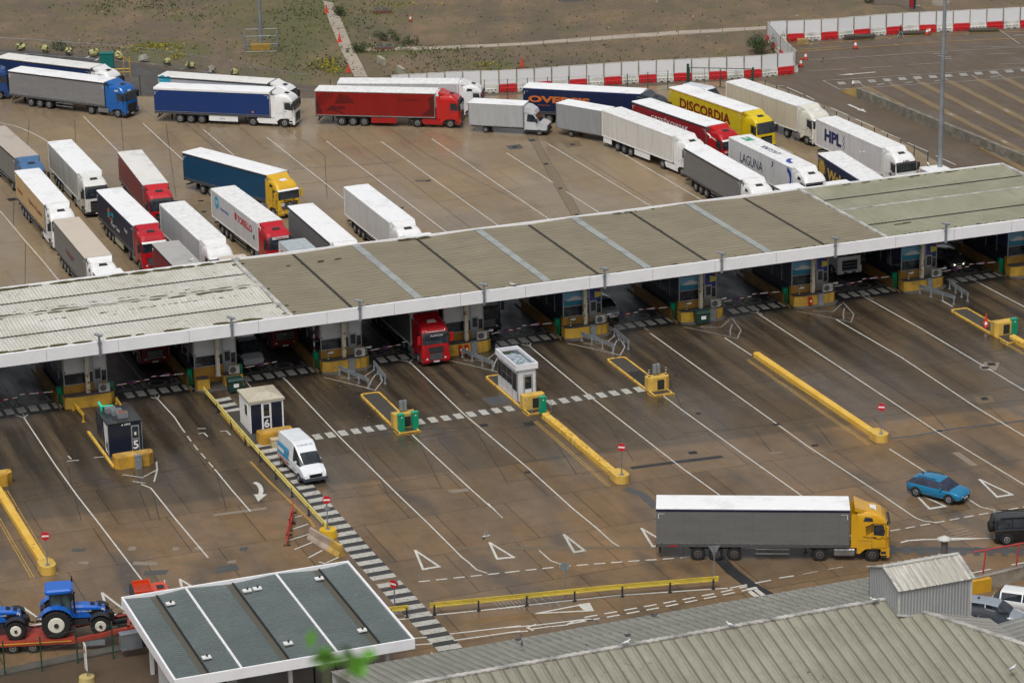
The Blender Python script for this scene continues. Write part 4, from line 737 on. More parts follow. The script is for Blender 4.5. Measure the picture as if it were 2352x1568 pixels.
def bigblock(label,p,w_=3.1): 
    r=thing('concrete_block',label,'concrete block',(p.x,p.y,0),UA,'orange-yellow blocks before the cabins'); MB().prism([(-w_/2,.8),(-w_/2,.0),(-w_/2+.25,-.3),(w_/2-.45,-.3),(w_/2,.15),(w_/2,.8)],0,.95).build('block',paint((.62,.34,.035),.6,.2,.35,key='orange_concrete'),r); MB().prism([(-w_/2+.15,.75),(-w_/2+.3,-.15),(w_/2-.5,-.15),(w_/2-.15,.75)],.95,1.0).build('coping',paint((.60,.36,.08),.6,.2,.4),r)
bigblock('orange-yellow concrete block in front of the black cabin',F(BU(0)-.05,-12.35)); bigblock('orange-yellow concrete block behind the white van',F(BU(1)+.55,-11.75),2.8); bigblock('orange-yellow concrete block cut by the left edge',F(BU(-1)-.1,-12.3))
q=F(-5.2,-6,.1); r=thing('kiosk_cabin','dark cabin barely seen at the left edge','cabin',(q.x,q.y,.1),UA); MB().box(0,2.25,-4.0,0,0,2.75).build('wall',nb,r); MB().box(-.05,2.3,-4.05,.05,2.75,2.85).build('flat_roof',M_iron,r)
smallbox('control_cabinet','grey steel cabinet before the black cabin block','cabinet',F(BU(0)+.1,-12.95,0),(.5,.3,1.05),M_galv); smallbox('control_cabinet','grey steel cabinet behind the white van beside the beige box','cabinet',F(BU(1)+1.1,-12.4,0),(.5,.3,1.0),M_galv); smallbox('grit_bin','beige sloping box between the orange-yellow block and the white van','box',F(BU(1)+.35,-12.5,0),(.9,.6,.6),paint((.55,.45,.28),.6))
# long yellow kerb walls with rounded ends
def kwall(k,v0,v1,label,worn,endblk=True):
    p=F(BU(k)+.1,(v0+v1)/2,0); r=thing('kerb_wall',label,'kerb wall',(p.x,p.y,0),UA+.006,'long yellow kerb walls'); h=(v0-v1)/2
    b=MB(); nseg=8
    b.loft([[(-.30,y,0),(-.29,y,.36),(-.22,y,.43),(.22,y,.43),(.29,y,.36),(.30,y,0)] for y in [-h+i*2*h/nseg for i in range(nseg+1)]])
    b.build('wall',M_yworn if worn else M_yless,r)
    if endblk:
        pts=[(.58*cos(a),-h-.1+.55*sin(a)) for a in [R(180+i*20) for i in range(10)]]+[(.58,-h+.8),(.30,-h+1.2),(-.30,-h+1.2),(-.58,-h+.8)]
        MB().prism(pts,0,.62).build('rounded_end',paint((.68,.44,.09),.5,.08,.15,key='yellow_end'),r)
    return r
kwall(3,-15.0,-30.4,'long worn yellow kerb wall leading from the white glazed cabin',True); kwall(5,-8.2,-30.4,'long clean yellow kerb wall with no link to a cabin',False); kwall(-1,-13.4,-30.4,'long yellow kerb wall reaching the blue tractor at the left edge',False); kwall(7,-13.0,-30,'yellow kerb wall leaving the right edge of the picture',True)
# round yellow end block by the crossing
q=F(17.05,-31.9); r=thing('sign_block','round bright yellow block at the end of the long pale rail','block',(q.x,q.y,0),UA); MB().cyl((0,0,0),(0,0,.55),.72,.62,n=20).build('block',paint((.68,.42,.02),.45),r)
def noentry(label,p,z,h,face,two=False,tilt=0,arrow_=False,r_=.31):
    r=thing('road_sign',label,'road sign',(p.x,p.y,z),face,'no entry signs'); MB().cyl((0,0,0),(0,0,h),.045,n=8).box(-.15,.15,-.15,.15,0,.04).build('pole',M_galv,r)
    d=MB().cyl((0,-.06,h-.3),(0,-.08,h-.3),r_,n=24).build('sign_disc',plain((.60,.02,.03),.35),r); MB().box(-r_*.78,r_*.78,-.092,-.081,h-.3-r_*.2,h-.3+r_*.2).build('white_bar',M_white,d)
    MB().cyl((0,.06,h-.3),(0,.08,h-.3),r_,n=24).build('sign_back',M_galv,r) if two else None
    if arrow_: MB().cyl((0,-.06,h-.95),(0,-.07,h-.95),.2,n=12).build('small_disc',M_galv,r)
noentry('no entry sign on the kerb wall end nearest the middle of the yard',F(BU(3)+.1,-30.6),.62,2.55,UA-.55,True); noentry('no entry sign on the clean kerb wall end at the right',F(BU(5)+.1,-30.6),.62,2.55,UA-.6,True); noentry('no entry sign on the kerb wall end above the blue tractor',F(BU(-1)+.1,-30.6),.62,2.55,UA-.3); noentry('no entry sign standing in the round yellow block',q,.55,2.6,UA-.25,False,0,True); noentry('small no entry sign turned aside by the teal roof corner',V(907,1408),0,2.5,UA-1.0,True)
def backsign(label,p,h,shape,face):
    r=thing('road_sign',label,'road sign',(p.x,p.y,0),face,'signs seen from behind'); MB().cyl((0,0,0),(0,0,h),.04,n=8).build('pole',M_galv,r)
    if shape=='disc': MB().cyl((0,.05,h-.3),(0,.065,h-.3),.33,n=24).build('sign_back',M_galv,r); MB().cyl((0,.066,h-.3),(0,.072,h-.3),.33,n=24).build('sign_face',plain((.03,.1,.4),.3),r)
    else: MB().side([(-.42,h),(.42,h),(0,h-.7)],.05,.065).build('sign_back',M_galv,r); MB().side([(-.42,h),(.42,h),(0,h-.7)],.066,.072).build('sign_face',M_white,r)
backsign('round sign seen from behind over the long yellow crash rail',V(1298,1372),2.6,'disc',.1); backsign('triangular sign seen from behind beside the grey lorry wheels',V(1640,1333),2.6,'tri',.1)
# concrete barrier and red barrier boards
a=e2(430,525); c=e2(625,640); d_=(c-a); r=thing('concrete_barrier','pinkish concrete barrier with a yellow end lying by the crossing','concrete barrier',((a.x+c.x)/2,(a.y+c.y)/2,0),math.atan2(d_.y,d_.x)); hl=d_.length/2+.3
prof=[(-.32,0),(.32,0),(.28,.12),(.12,.35),(.09,.85),(-.09,.85),(-.12,.35),(-.28,.12)]
MB().loft([[(x,y,z) for y,z in prof] for x in (-hl,hl*.35)]).build('barrier',paint((.42,.33,.26),.7,.15,.3),r); MB().loft([[(x,y*1.03,z*1.02) for y,z in prof] for x in (hl*.35,hl)]).build('yellow_end',paint((.62,.40,.08),.6,.15,.3),r)
for i,(pa,pb) in enumerate(((e2(245,575),e2(262,490)),(e2(262,470),e2(282,400)),(e2(283,420),e2(290,330)))):
    d_=pb-pa; r=thing('barrier_board','red plastic barrier board standing edge on, '+('nearest','middle','farthest')[i]+' of three','barrier',(pa.x,pa.y,0),math.atan2(d_.y,d_.x),'red barrier boards'); l=d_.length
    MB().box(0,l,-.03,.03,.75,1.0).box(0,l,-.03,.03,.12,.32).box(0,.06,-.03,.03,0,1.05).box(l-.06,l,-.03,.03,0,1.05).box(l*.48,l*.52,-.03,.03,.3,.8).build('board',plain((.55,.06,.04),.5),r); MB().box(.05,.2,-.25,.25,0,.06).box(l-.2,l-.05,-.25,.25,0,.06).build('foot',M_dark,r)
# ------------------------------------------------------------------ vehicles
def curtain_mat(c, key='curtain'):
    m,n,b=new(key); v=coord(n,'Object',(1.1,1.1,.12)); f=noise(n,v,3.0,4); w_=coord(n,'Object',(.25,1,1.2)); g=noise(n,w_,1.5,5,.65)
    a=mix(n,ramp(n,g,[(.4,0.),(.75,1.)]),c,tuple(x*.78+.006 for x in c)); t=N(n,'ShaderNodeTexCoord'); sx=N(n,'ShaderNodeSeparateXYZ'); L(n,t.outputs['Object'],sx.inputs[0]); a=mix(n,math_(n,'MULTIPLY',math_(n,'LESS_THAN',math_(n,'PINGPONG',sx.outputs[0],.61),.022),.22),a,tuple(x*.45 for x in c))
    L(n,a,b.inputs['Base Color']); b.inputs['Roughness'].default_value=.42
    bp=N(n,'ShaderNodeBump',Strength=.25,Distance=.08); L(n,f,bp.inputs['Height']); L(n,bp.outputs[0],b.inputs['Normal']); return m
def panel_mat(c, pitch=1.2, rough=.3, key='panel', line=.55, w=.012, dirt=.16):
    m,n,b=new(key); t=N(n,'ShaderNodeTexCoord'); sx=N(n,'ShaderNodeSeparateXYZ'); L(n,t.outputs['Object'],sx.inputs[0])
    p=math_(n,'PINGPONG',sx.outputs[0],pitch/2); ln=math_(n,'LESS_THAN',p,w)
    g=noise(n,coord(n,'Object',(1.6,1.5,.22)),1.3,6,.7)
    a=mix(n,ramp(n,g,[(.42,0.),(.75,1.)]),c,tuple(x*(1-dirt*1.9)*q_ for x,q_ in zip(c,(1,.97,.9)))); a=mix(n,math_(n,'MULTIPLY',ln,line),a,tuple(x*.45 for x in c))
    L(n,a,b.inputs['Base Color']); b.inputs['Roughness'].default_value=rough; return m
def roof_mat(c, stain=(.35,.30,.25), amt=.5):
    m,n,b=new('trailer_roof'); v=coord(n,'World'); f=noise(n,v,.45,6,.7); g=noise(n,coord(n,'Object',(.8,6,1)),1.2,4)
    a=mix(n,math_(n,'MULTIPLY',ramp(n,f,[(.52,0.),(.75,1.)]),amt),c,stain); a=mix(n,math_(n,'MULTIPLY',ramp(n,g,[(.5,0.),(.7,1.)]),amt*.35),a,stain)
    L(n,a,b.inputs['Base Color']); b.inputs['Roughness'].default_value=.45; return m
M_roofw=roof_mat((.84,.85,.86),amt=.42); M_roofp=panel_mat((.84,.85,.85),1.25,.35,'panelled_roof',.35)
M_rooft=roof_mat((.56,.49,.41),(.42,.36,.29),.6); M_roofg=roof_mat((.40,.39,.37),(.25,.24,.22),.7); M_roofs=roof_mat((.74,.73,.70),(.42,.38,.34),.7)
M_roofd=roof_mat((.46,.40,.34),(.30,.25,.2),.8)
_wm={}
def wheel(parent, x, y, r=.5, w=.3, name='wheel', rim=None, z=None):
    s=1 if y>0 else -1; k=(r,w,s); rim=rim or M_rim
    if k not in _wm:
        b=MB(); n=18
        rings=[[( rr*cos(2*pi*i/n), yy, rr*sin(2*pi*i/n)) for i in range(n)] for rr,yy in ((r*.6,-w/2),(r*.95,-w/2),(r,-w/2+.04),(r,w/2-.04),(r*.95,w/2),(r*.6,w/2))]
        b.loft(rings); 
        for i in range(0,n,2): b.bar(((r-.01)*cos(2*pi*i/n),-w/2+.03,(r-.01)*sin(2*pi*i/n)),((r-.01)*cos(2*pi*i/n+.12),w/2-.03,(r-.01)*sin(2*pi*i/n+.12)),.025,.03)
        t=b.mesh('tyre',M_rubber)
        b=MB(); o=s*w/2
        b.cyl((0,o-s*.01,0),(0,o+s*.012,0),r*.58,r*.54,n=16); b.cyl((0,o+s*.012,0),(0,o+s*.02,0),r*.4,r*.36,n=12,m=1); b.cyl((0,o+s*.02,0),(0,o+s*.05,0),r*.2,r*.17,n=10)
        for i in range(6): a=2*pi*i/6; b.cyl((r*.3*cos(a),o+s*.018,r*.3*sin(a)),(r*.3*cos(a),o+s*.035,r*.3*sin(a)),r*.045,n=5)
        _wm[k]=(t,b)
    t,b=_wm[k]
    o=link(name,t,parent,(x,y,r if z is None else z)); kk=(k,rim.name)
    if kk not in _wm: _wm[kk]=b.mesh('rim',[rim,M_dark])
    link('rim',_wm[kk],o); return o
CAB=[(1.0,2.15,4.43,1.235,.22),(1.5,2.15,4.45,1.245,.24),(2.0,2.15,4.43,1.245,.26),(2.5,2.15,4.38,1.24,.28),(2.95,2.15,4.28,1.225,.3),(3.2,2.15,4.14,1.2,.34),(3.45,2.15,3.88,1.15,.4),(3.62,2.15,3.55,1.07,.42),(3.73,2.15,3.1,.92,.4),(3.77,2.2,2.7,.7,.2)]
def _lv(z):
    for a,b in zip(CAB,CAB[1:]):
        if a[0]<=z<=b[0]:
            t=(z-a[0])/(b[0]-a[0]); return tuple(a[i]+(b[i]-a[i])*t for i in range(5))
    return CAB[-1]
def _ring(z, off=0.0):
    _,xb,xf,w_,rc=_lv(z); w_+=off; xf+=off; p=[(xb,-w_,z)]
    for i in range(5):
        a=-pi/2+pi/2*i/4; p.append((xf-rc+rc*cos(a),-w_+rc+rc*sin(a),z))
    for i in range(5):
        a=pi/2*i/4; p.append((xf-rc+rc*cos(a),w_-rc+rc*sin(a),z))
    p.append((xb,w_,z)); return p
def _patch(b, z0, z1, i0, i1, off, n=3, m=0):
    rs=[_ring(z0+(z1-z0)*k/n,off)[i0:i1+1] for k in range(n+1)]; return b.loft(rs,m,closed=False,caps=False)
_cm={}
def cached(key, fn):
    if key not in _cm: _cm[key]=fn()
    return _cm[key]
def cab_parts(root, kp, art, paintm, style, o):
    """tractor unit; every part is a child of the lorry, the cab carries its own pieces"""
    T=lambda name,me: link(name,me,root,kp,art)
    def f():
        b=MB(); zs=[1.0,1.25,1.5,1.75,2.0,2.3,2.6,2.95,3.1,3.2,3.33,3.45,3.54,3.62,3.68,3.73,3.77]
        b.loft([_ring(z) for z in zs])
        # lower nose and wheel arches
        b.side([(3.86,.95),(3.8,.62),(3.82,.5),(4.44,.5),(4.45,1.0),(3.9,1.0)],-1.24,1.24)
        for s in (-1,1):
            y0,y1=(s*1.0,s*1.25) if s>0 else (s*1.25,s*1.0)
            b.side([(2.35,.62),(2.15,.62),(2.15,1.02),(3.9,1.02),(3.9,.9),(3.75,.98),(3.55,1.1) if 0 else (3.55,1.0),(2.95,1.0),(2.7,.93),(2.55,.8)],y0,y1)
        return b.mesh('cab',paintm)
    cab=T('cab',cached(('cab',paintm.name),f))
    dark=style in ('volvo','man')
    def part(name,key,fn,mats): return link(name,cached((name,key)+tuple(m.name for m in mats),lambda: fn().mesh(name,mats)),cab)
    part('windscreen','',lambda:_patch(MB(),1.98,2.93,3,8,.012),[M_glass])
    for s in (-1,1):
        y=s*1.256
        part('side_window',s,lambda: MB().add([(3.3,y,2.05),(4.05,y,1.98),(4.1,y*.998,2.3),(3.98,y*.993,2.82),(3.3,y*.993,2.82)],[(0,1,2,3,4)]),[M_glass])
        if style=='merc': part('sleeper_window',s,lambda: MB().add([(2.55,s*1.232,3.05),(3.25,s*1.232,3.05),(3.2,s*1.20,3.3),(2.7,s*1.19,3.38)],[(0,1,2,3)]),[M_glass])
        def door():
            b=MB()
            for a,c in (((3.2,1.05),(3.2,2.9)),((4.2,1.05),(4.14,2.9)),((3.2,2.9),(4.14,2.9)),((3.2,1.05),(4.2,1.05)),((2.25,1.6),(3.2,1.6))):
                b.bar((a[0],s*1.243,a[1]),(c[0],s*1.238,c[1]),.02,.02)
            b.box(3.3,3.5,min(s*1.24,s*1.27),max(s*1.24,s*1.27),1.78,1.84); return b
        part('door',s,door,[M_dark])
        def mirror():
            b=MB(); b.box(4.18,4.34,min(s*1.34,s*1.6),max(s*1.34,s*1.6),2.05,2.78); b.bar((4.2,s*1.2,2.8),(4.25,s*1.46,2.8),.05); b.bar((4.2,s*1.2,2.1),(4.25,s*1.46,2.1),.05); return b
        part('mirror',s,mirror,[paintm if o.get('mir') else M_dark])
        hl=lambda: MB().add([(4.455,s*.72,.66),(4.44,s*1.0,.68),(4.3,s*1.235,.74),(4.3,s*1.235,.9),(4.44,s*1.02,.92),(4.455,s*.75,.8)],[(0,1,2,3,4,5)]) if style!='volvo' else MB().add([(4.46,s*.8,.72),(4.44,s*1.0,.7),(4.26,s*1.25,.95),(4.26,s*1.25,1.25),(4.42,s*1.06,1.0)],[(0,1,2,3,4)])
        part('headlight',s,hl,[M_lamp])
        part('side_extender',s,lambda: MB().box(1.72,2.16,min(s*1.2,s*1.235),max(s*1.2,s*1.235),1.05,3.6),[paintm])
        part('step',s,lambda: MB().box(3.84,4.25,min(s*1.15,s*1.262),max(s*1.15,s*1.262),.35,.5).box(3.84,4.2,min(s*1.2,s*1.262),max(s*1.2,s*1.262),.62,.8),[M_dark])
    g=MB(); 
    if style in ('volvo',):
        gm=M_black; g.box(4.44,4.475,-.72,.72,.55,1.72); 
        for i in range(6): g.box(4.47,4.49,-.68,.68,.7+i*.15,.73+i*.15,1)
        part('front_panel','v',lambda:_patch(MB(),2.93,3.18,3,8,.02),[M_dark])
    elif style=='man':
        gm=M_dark; g.add([(4.47,-.75,1.75),(4.47,.75,1.75),(4.49,.6,1.25),(4.49,-.6,1.25)],[(0,1,2,3)]); g.box(4.44,4.48,-.6,.6,.6,1.2)
        for i in range(4): g.box(4.47,4.5,-.56,.56,.66+i*.14,.71+i*.14,1)
    elif style=='merc':
        gm=M_black; g.add([(4.47,-.95,1.72),(4.47,.95,1.72),(4.48,.8,.98),(4.48,-.8,.98)],[(0,1,2,3)])
        for i in range(5): g.box(4.475,4.5,-.82,.82,1.04+i*.13,1.08+i*.13,1)
        g.cyl((4.48,0,1.5),(4.52,0,1.5),.12,n=12,m=2)
    elif style=='daf':
        gm=M_dark; g.add([(4.47,-.8,1.5),(4.47,.8,1.5),(4.48,.62,.7),(4.48,-.62,.7)],[(0,1,2,3)])
        for i in range(5): g.box(4.475,4.5,-.66,.66,.76+i*.14,.82+i*.14,1)
    else:
        gm=M_dark; g.box(4.44,4.475,-.78,.78,.62,1.62)
        for i in range(6): g.box(4.47,4.495,-.74,.74,.7+i*.15,.76+i*.15,1 if i%2==0 else 0)
    part('grille',style,lambda:g,[gm,o.get('slat',M_steel),M_steel])
    part('bumper',style,lambda: MB().side([(3.9,.32),(4.4,.32),(4.47,.5),(4.46,.64),(3.9,.6)],-1.23,1.23),[M_dark if o.get('darkbump',style=='volvo') else paintm])
    part('intake','',lambda: MB().box(4.44,4.485,-.6,.6,.36,.52),[M_black])
    part('number_plate','',lambda: MB().box(4.485,4.495,-.26,.26,.4,.51),[M_plate])
    vis=o.get('visor','dark')
    vm={'dark':M_dark,'body':paintm,'white':M_white,'none':None}[vis]
    if vm and style!='volvo': part('sun_visor',vis,lambda: MB().loft([[(p[0]+.05,p[1],p[2]) for p in _ring(3.0,.01)[3:9]],[(p[0]+.16,p[1]*1.0,p[2]) for p in _ring(2.86,.03)[3:9]]],0,False,False),[vm])
    part('roof_hatch','',lambda: MB().add([(3.05,-.36,3.76),(3.45,-.36,3.68),(3.45,.36,3.68),(3.05,.36,3.76)],[(0,1,2,3)]).box(3.0,3.5,-.4,.4,3.62,3.67),[o.get('hatch',M_dark)])
    # air deflector rising to the trailer roof
    def defl():
        b=MB(); rs=[]
        for x,z,hw in ((3.0,3.72,.9),(2.75,3.77,.98),(2.5,3.86,1.06),(2.25,3.95,1.12),(2.05,4.03,1.16),(1.95,4.06,1.17)):
            rs.append([(x,-hw,z-.25),(x,-hw+.02,z),(x,-hw*.7,z+.01),(x,hw*.7,z+.01),(x,hw-.02,z),(x,hw,z-.25)])
        return b.loft(rs)
    if o.get('defl',True): part('air_deflector','',defl,[o.get('dm',paintm)])
    if o.get('beacon'): part('roof_lamp','',lambda: MB().cyl((3.3,.6,3.6),(3.3,.6,3.8),.06,n=8).cyl((3.3,-.6,3.6),(3.3,-.6,3.8),.06,n=8),[M_lamp])
    # chassis
    def ch():
        b=MB(); b.box(-1.15,3.9,-.45,-.33,.62,.92).box(-1.15,3.9,.33,.45,.62,.92).box(-1.2,-1.1,-.45,.45,.6,.9); b.box(-.5,.5,-.5,.5,.92,1.1)
        b.box(-.55,-.35,-1.0,1.0,.45,.55); b.box(1.1,1.6,-.6,.6,.92,1.8); b.box(2.2,3.8,-.9,.9,.55,1.0); return b
    T('chassis',cached('chs',lambda: ch().mesh('chassis',M_dark)))
    for s in (-1,1):
        if o.get('skirt'):
            T('side_skirt',cached(('sk',s,o['skirt'].name),lambda: MB().side([(.25,.4),(2.45,.36),(2.3,.98),(.15,1.0),(.02,.8)],s*1.2,s*1.23).mesh('side_skirt',o['skirt'])))
        else:
            def tank():
                b=MB(); rs=[]
                for x in (.55,.58,1.97,2.0):
                    k=.93 if x in (.55,2.0) else 1
                    rs.append([(x,s*(.98+.25*k*cx_),.68+.26*k*cz_) for cx_,cz_ in ((-1,-.8),(-.8,-1),(.8,-1),(1,-.8),(1,.8),(.8,1),(-.8,1),(-1,.8))])
                b.loft(rs)
                for x in (.85,1.3,1.75): b.box(x,x+.05,min(s*.72,s*1.24),max(s*.72,s*1.24),.41,.95)
                return b
            T('fuel_tank',cached(('tk',s),lambda: tank().mesh('fuel_tank',M_steel)))
        def mg():
            b=MB(); pts=[(.45+.62*cos(a)-.9,.5+.62*sin(a)) for a in [R(20+i*20) for i in range(8)]]
            for p,q in zip(pts,pts[1:]): b.add([(p[0],s*.75,p[1]),(q[0],s*.75,q[1]),(q[0],s*1.22,q[1]),(p[0],s*1.22,p[1])],[(0,1,2,3)])
            b.v=[(x,y,z) for x,y,z in b.v]; return b
        T('mudguard',cached(('mg',s),lambda: mg().mesh('mudguard',M_dark)))
        for x,w_ in ((3.25,.3),(-.45,.36)):
            ow=wheel(root,0,s*1.05,.5,w_,rim=o.get('rim')); v=Matrix.Rotation(art,3,'Z')@Vector((x,s*(1.23-w_/2),0)); ow.location=(kp[0]+v.x,v.y,.5); ow.rotation_euler=(0,0,art)
    return cab
def lorry(label, rear=None, front=None, head=None, kind='curtain', side=(.2,.2,.2), roof=None, cab=WHITE, style='scania', art=0, group='lorries queueing on the concrete yard', deco=None, L_=13.6, trac=True, **o):
    if rear is not None and front is not None:
        d=(front-rear); h=math.atan2(d.y,d.x); mid=(front+rear)/2
        if o.get('anchor')=='front': mid=front-d.normalized()*L_/2
    else:
        h=head; u=Vector((cos(h),sin(h),0)); mid=(front-u*L_/2) if front is not None else (rear+u*L_/2)
    X=L_/2; root=thing('lorry',label,'lorry',(mid.x,mid.y,0),h,group)
    sm=side if not isinstance(side,tuple) else (curtain_mat(side) if kind=='curtain' else panel_mat(side,o.get('pitch',1.22),line=.12,dirt=o.get('sdirt',.12)))
    rm=roof or (M_roofw if kind=='curtain' else M_roofp); pm=cab if not isinstance(cab,tuple) else paint(cab,.25,.04,.08,coat=.4)
    wp=o.get('frame',M_white if kind!='curtain' else M_steel)
    b=MB(); b.box(-X,X,-1.27,1.27,1.22,3.93,0); b.box(X-.01,X+.012,-1.22,1.22,1.25,3.9,1); b.box(-X-.012,-X+.01,-1.22,1.22,1.25,3.9,1)
    body=b.build('trailer_body',[sm,wp],root)
    b=MB(); b.loft([[(x,-1.285,3.9),(x,-1.285,3.975),(x,-1.2,4.0),(x,0,4.012),(x,1.2,4.0),(x,1.285,3.975),(x,1.285,3.9)] for x in (-X-.02,X*-.33,X*.33,X+.02)]); b.build('trailer_roof',rm,root)
    if kind=='curtain':
        b=MB()
        for s in (-1,1): b.box(-X,X,min(s*1.272,s*1.292),max(s*1.272,s*1.292),3.74,3.9)
        b.build('curtain_pelmet',o.get('pelmet',M_dark),root)
        b=MB()
        for s in (-1,1):
            y0,y1=min(s*1.27,s*1.3),max(s*1.27,s*1.3); b.box(-X,X,y0,y1,1.3,1.34,0); b.box(-X,X,y0+.005,y1-.005,1.05,1.22,1)
            for i in range(22): b.box(-X+.35+i*.61,-X+.39+i*.61,min(s*1.27,s*1.305),max(s*1.27,s*1.305),1.06,1.34,1)
        b.build('side_rail',[M_steel,plain((.085,.085,.085),.5)],root)
        b=MB()
        for s in (-1,1):
            for x,d in ((-X+.15,1),(X-.15,-1)):
                b.bar((x,s*1.281,3.55),(x+.45*d,s*1.281,3.55),.05,.01); b.bar((x,s*1.281,3.55),(x,s*1.281,3.2),.05,.01,up=(0,1,0))
        b.build('reflective_mark',M_lamp,root)
        for s in (1,-1): 
            b=MB(); b.box(X+.012,X+.03,s*1.27-.07,s*1.27+.07,1.1,3.93); b.build('corner_post',wp,root)
    else:
        b=MB()
        for s in (-1,1):
            y0,y1=min(s*1.27,s*1.295),max(s*1.27,s*1.295); b.box(-X-.01,X+.01,y0,y1,1.12,1.24); b.box(-X-.01,X+.01,y0,y1,3.85,3.9); b.box(X-.08,X+.014,y0,y1,1.24,3.85); b.box(-X-.014,-X+.08,y0,y1,1.24,3.85)
        b.build('edge_trim',wp,root)
        b=MB(); b.box(X+.012,X+.45,-.95,.95,2.2,3.88); b.box(X+.45,X+.47,-.8,.8,2.6,3.3,1); b.build('cooling_unit',[M_white,M_dark],root)
    def ch():
        b=MB(); b.box(-X+.1,X-.5,-.55,-.43,.85,1.2).box(-X+.1,X-.5,.43,.55,.85,1.2)
        for i in range(10): b.box(-X+.4+i*1.35,-X+.5+i*1.35,-1.2,1.2,1.08,1.2)
        b.box(-4.5,-.8,-.8,.8,.72,.9)
        for x in (-3.85,-2.57,-1.28): b.cyl((x,-1.1,.5),(x,1.1,.5),.09,n=6)
        return b
    link('trailer_chassis',cached(('tch',L_),lambda: ch().mesh('trailer_chassis',M_dark)),root)
    def rb():
        b=MB(); b.box(-X-.03,-X+.1,-1.22,1.22,.98,1.14); b.box(-X+.2,-X+.32,-1.15,1.15,.5,.62); b.box(-X+.2,-X+.3,-.6,-.5,.6,.95).box(-X+.2,-X+.3,.5,.6,.6,.95)
        for s in (-1,1): b.box(-X-.05,-X,s*1.0-.2,s*1.0+.2,1.0,1.12,1); b.box(-X+1.9,-X+1.93,s*.95-.25,s*.95+.25,.3,.95)
        return b
    link('rear_bumper',cached(('rb',L_),lambda: rb().mesh('rear_bumper',[M_dark,M_red])),root)
    gx0=o.get('gx0',-.4); gx1=o.get('gx1',3.2)
    for s in (-1,1):
        if o.get('guard')=='panel' or isinstance(o.get('guardm'),bpy.types.Material):
            gm=o.get('guardm') or M_white
            link('side_panel',cached(('sp',s,gm.name,gx0,gx1),lambda: MB().box(gx0,gx1,min(s*1.2,s*1.24),max(s*1.2,s*1.24),.42,1.05).mesh('side_panel',gm)),root)
        else:
            def gd():
                b=MB(); y=s*1.2
                for z in (.5,.85): b.box(gx0,gx1,min(y,y+s*.03),max(y,y+s*.03),z,z+.1)
                for x in (gx0+.3,(gx0+gx1)/2,gx1-.3): b.box(x,x+.06,min(y,y-s*.05),max(y,y-s*.05),.5,1.15,1)
                return b
            link('side_guard',cached(('sg',s,gx0,gx1),lambda: gd().mesh('side_guard',[M_steel,M_dark])),root)
        link('landing_leg',cached(('ll',s),lambda: MB().box(3.7,3.82,s*.75-.06,s*.75+.06,.45,1.15).box(3.6,3.92,s*.75-.14,s*.75+.14,.4,.46).mesh('landing_leg',M_dark)),root)
        for x in (-3.85,-2.57,-1.28): wheel(root,x,s*1.06,.5,.38,rim=o.get('trim'))
    if trac: cb=cab_parts(root,(5.2,0,0),art,pm,style,o)
    else: cb=None
    if deco: deco(root,body,cb)
    return root
SIDE_Y=-1.284
def stext(s, size, x, z, m, **kw):      # words on the right-hand side of the trailer
    return lambda r,b,c: lettering(b,s,size,(x,SIDE_Y,z),(1,0,0),(0,0,1),m,**kw)
def many(*fs): return lambda r,b,c: [f(r,b,c) for f in fs]
def fronttext(s, size, z, m, w=.9, x=4.475, y0=None, **kw):
    return lambda r,b,c: c and lettering(c,s,size,(x,-w/2 if y0 is None else y0,z),(0,1,0),(0,0,1),m,**kw)
def spoly(b_, pts, m, name='emblem', y=SIDE_Y-.004): 
    return MB().add([(p[0],y,p[1]) for p in pts],[tuple(range(len(pts)))]).build(name,m,b_)
def blob(b_, parts, m, name='emblem', y=SIDE_Y-.004):
    q=MB()
    for pts in parts: q.add([(p[0],y,p[1]) for p in pts],[tuple(range(len(pts)))])
    return q.build(name,m,b_)
def ring2(cx_, cz_, r0, r1, a0=0, a1=360, n=20): # quads
    out=[]
    for i in range(n):
        a=R(a0+(a1-a0)*i/n); b=R(a0+(a1-a0)*(i+1)/n)
        out.append([(cx_+r0*cos(a),cz_+r0*sin(a)),(cx_+r1*cos(a),cz_+r1*sin(a)),(cx_+r1*cos(b),cz_+r1*sin(b)),(cx_+r0*cos(b),cz_+r0*sin(b))])
    return out
def disc2(cx_,cz_,r,n=24): return [[(cx_+r*cos(2*pi*i/n),cz_+r*sin(2*pi*i/n)) for i in range(n)]]
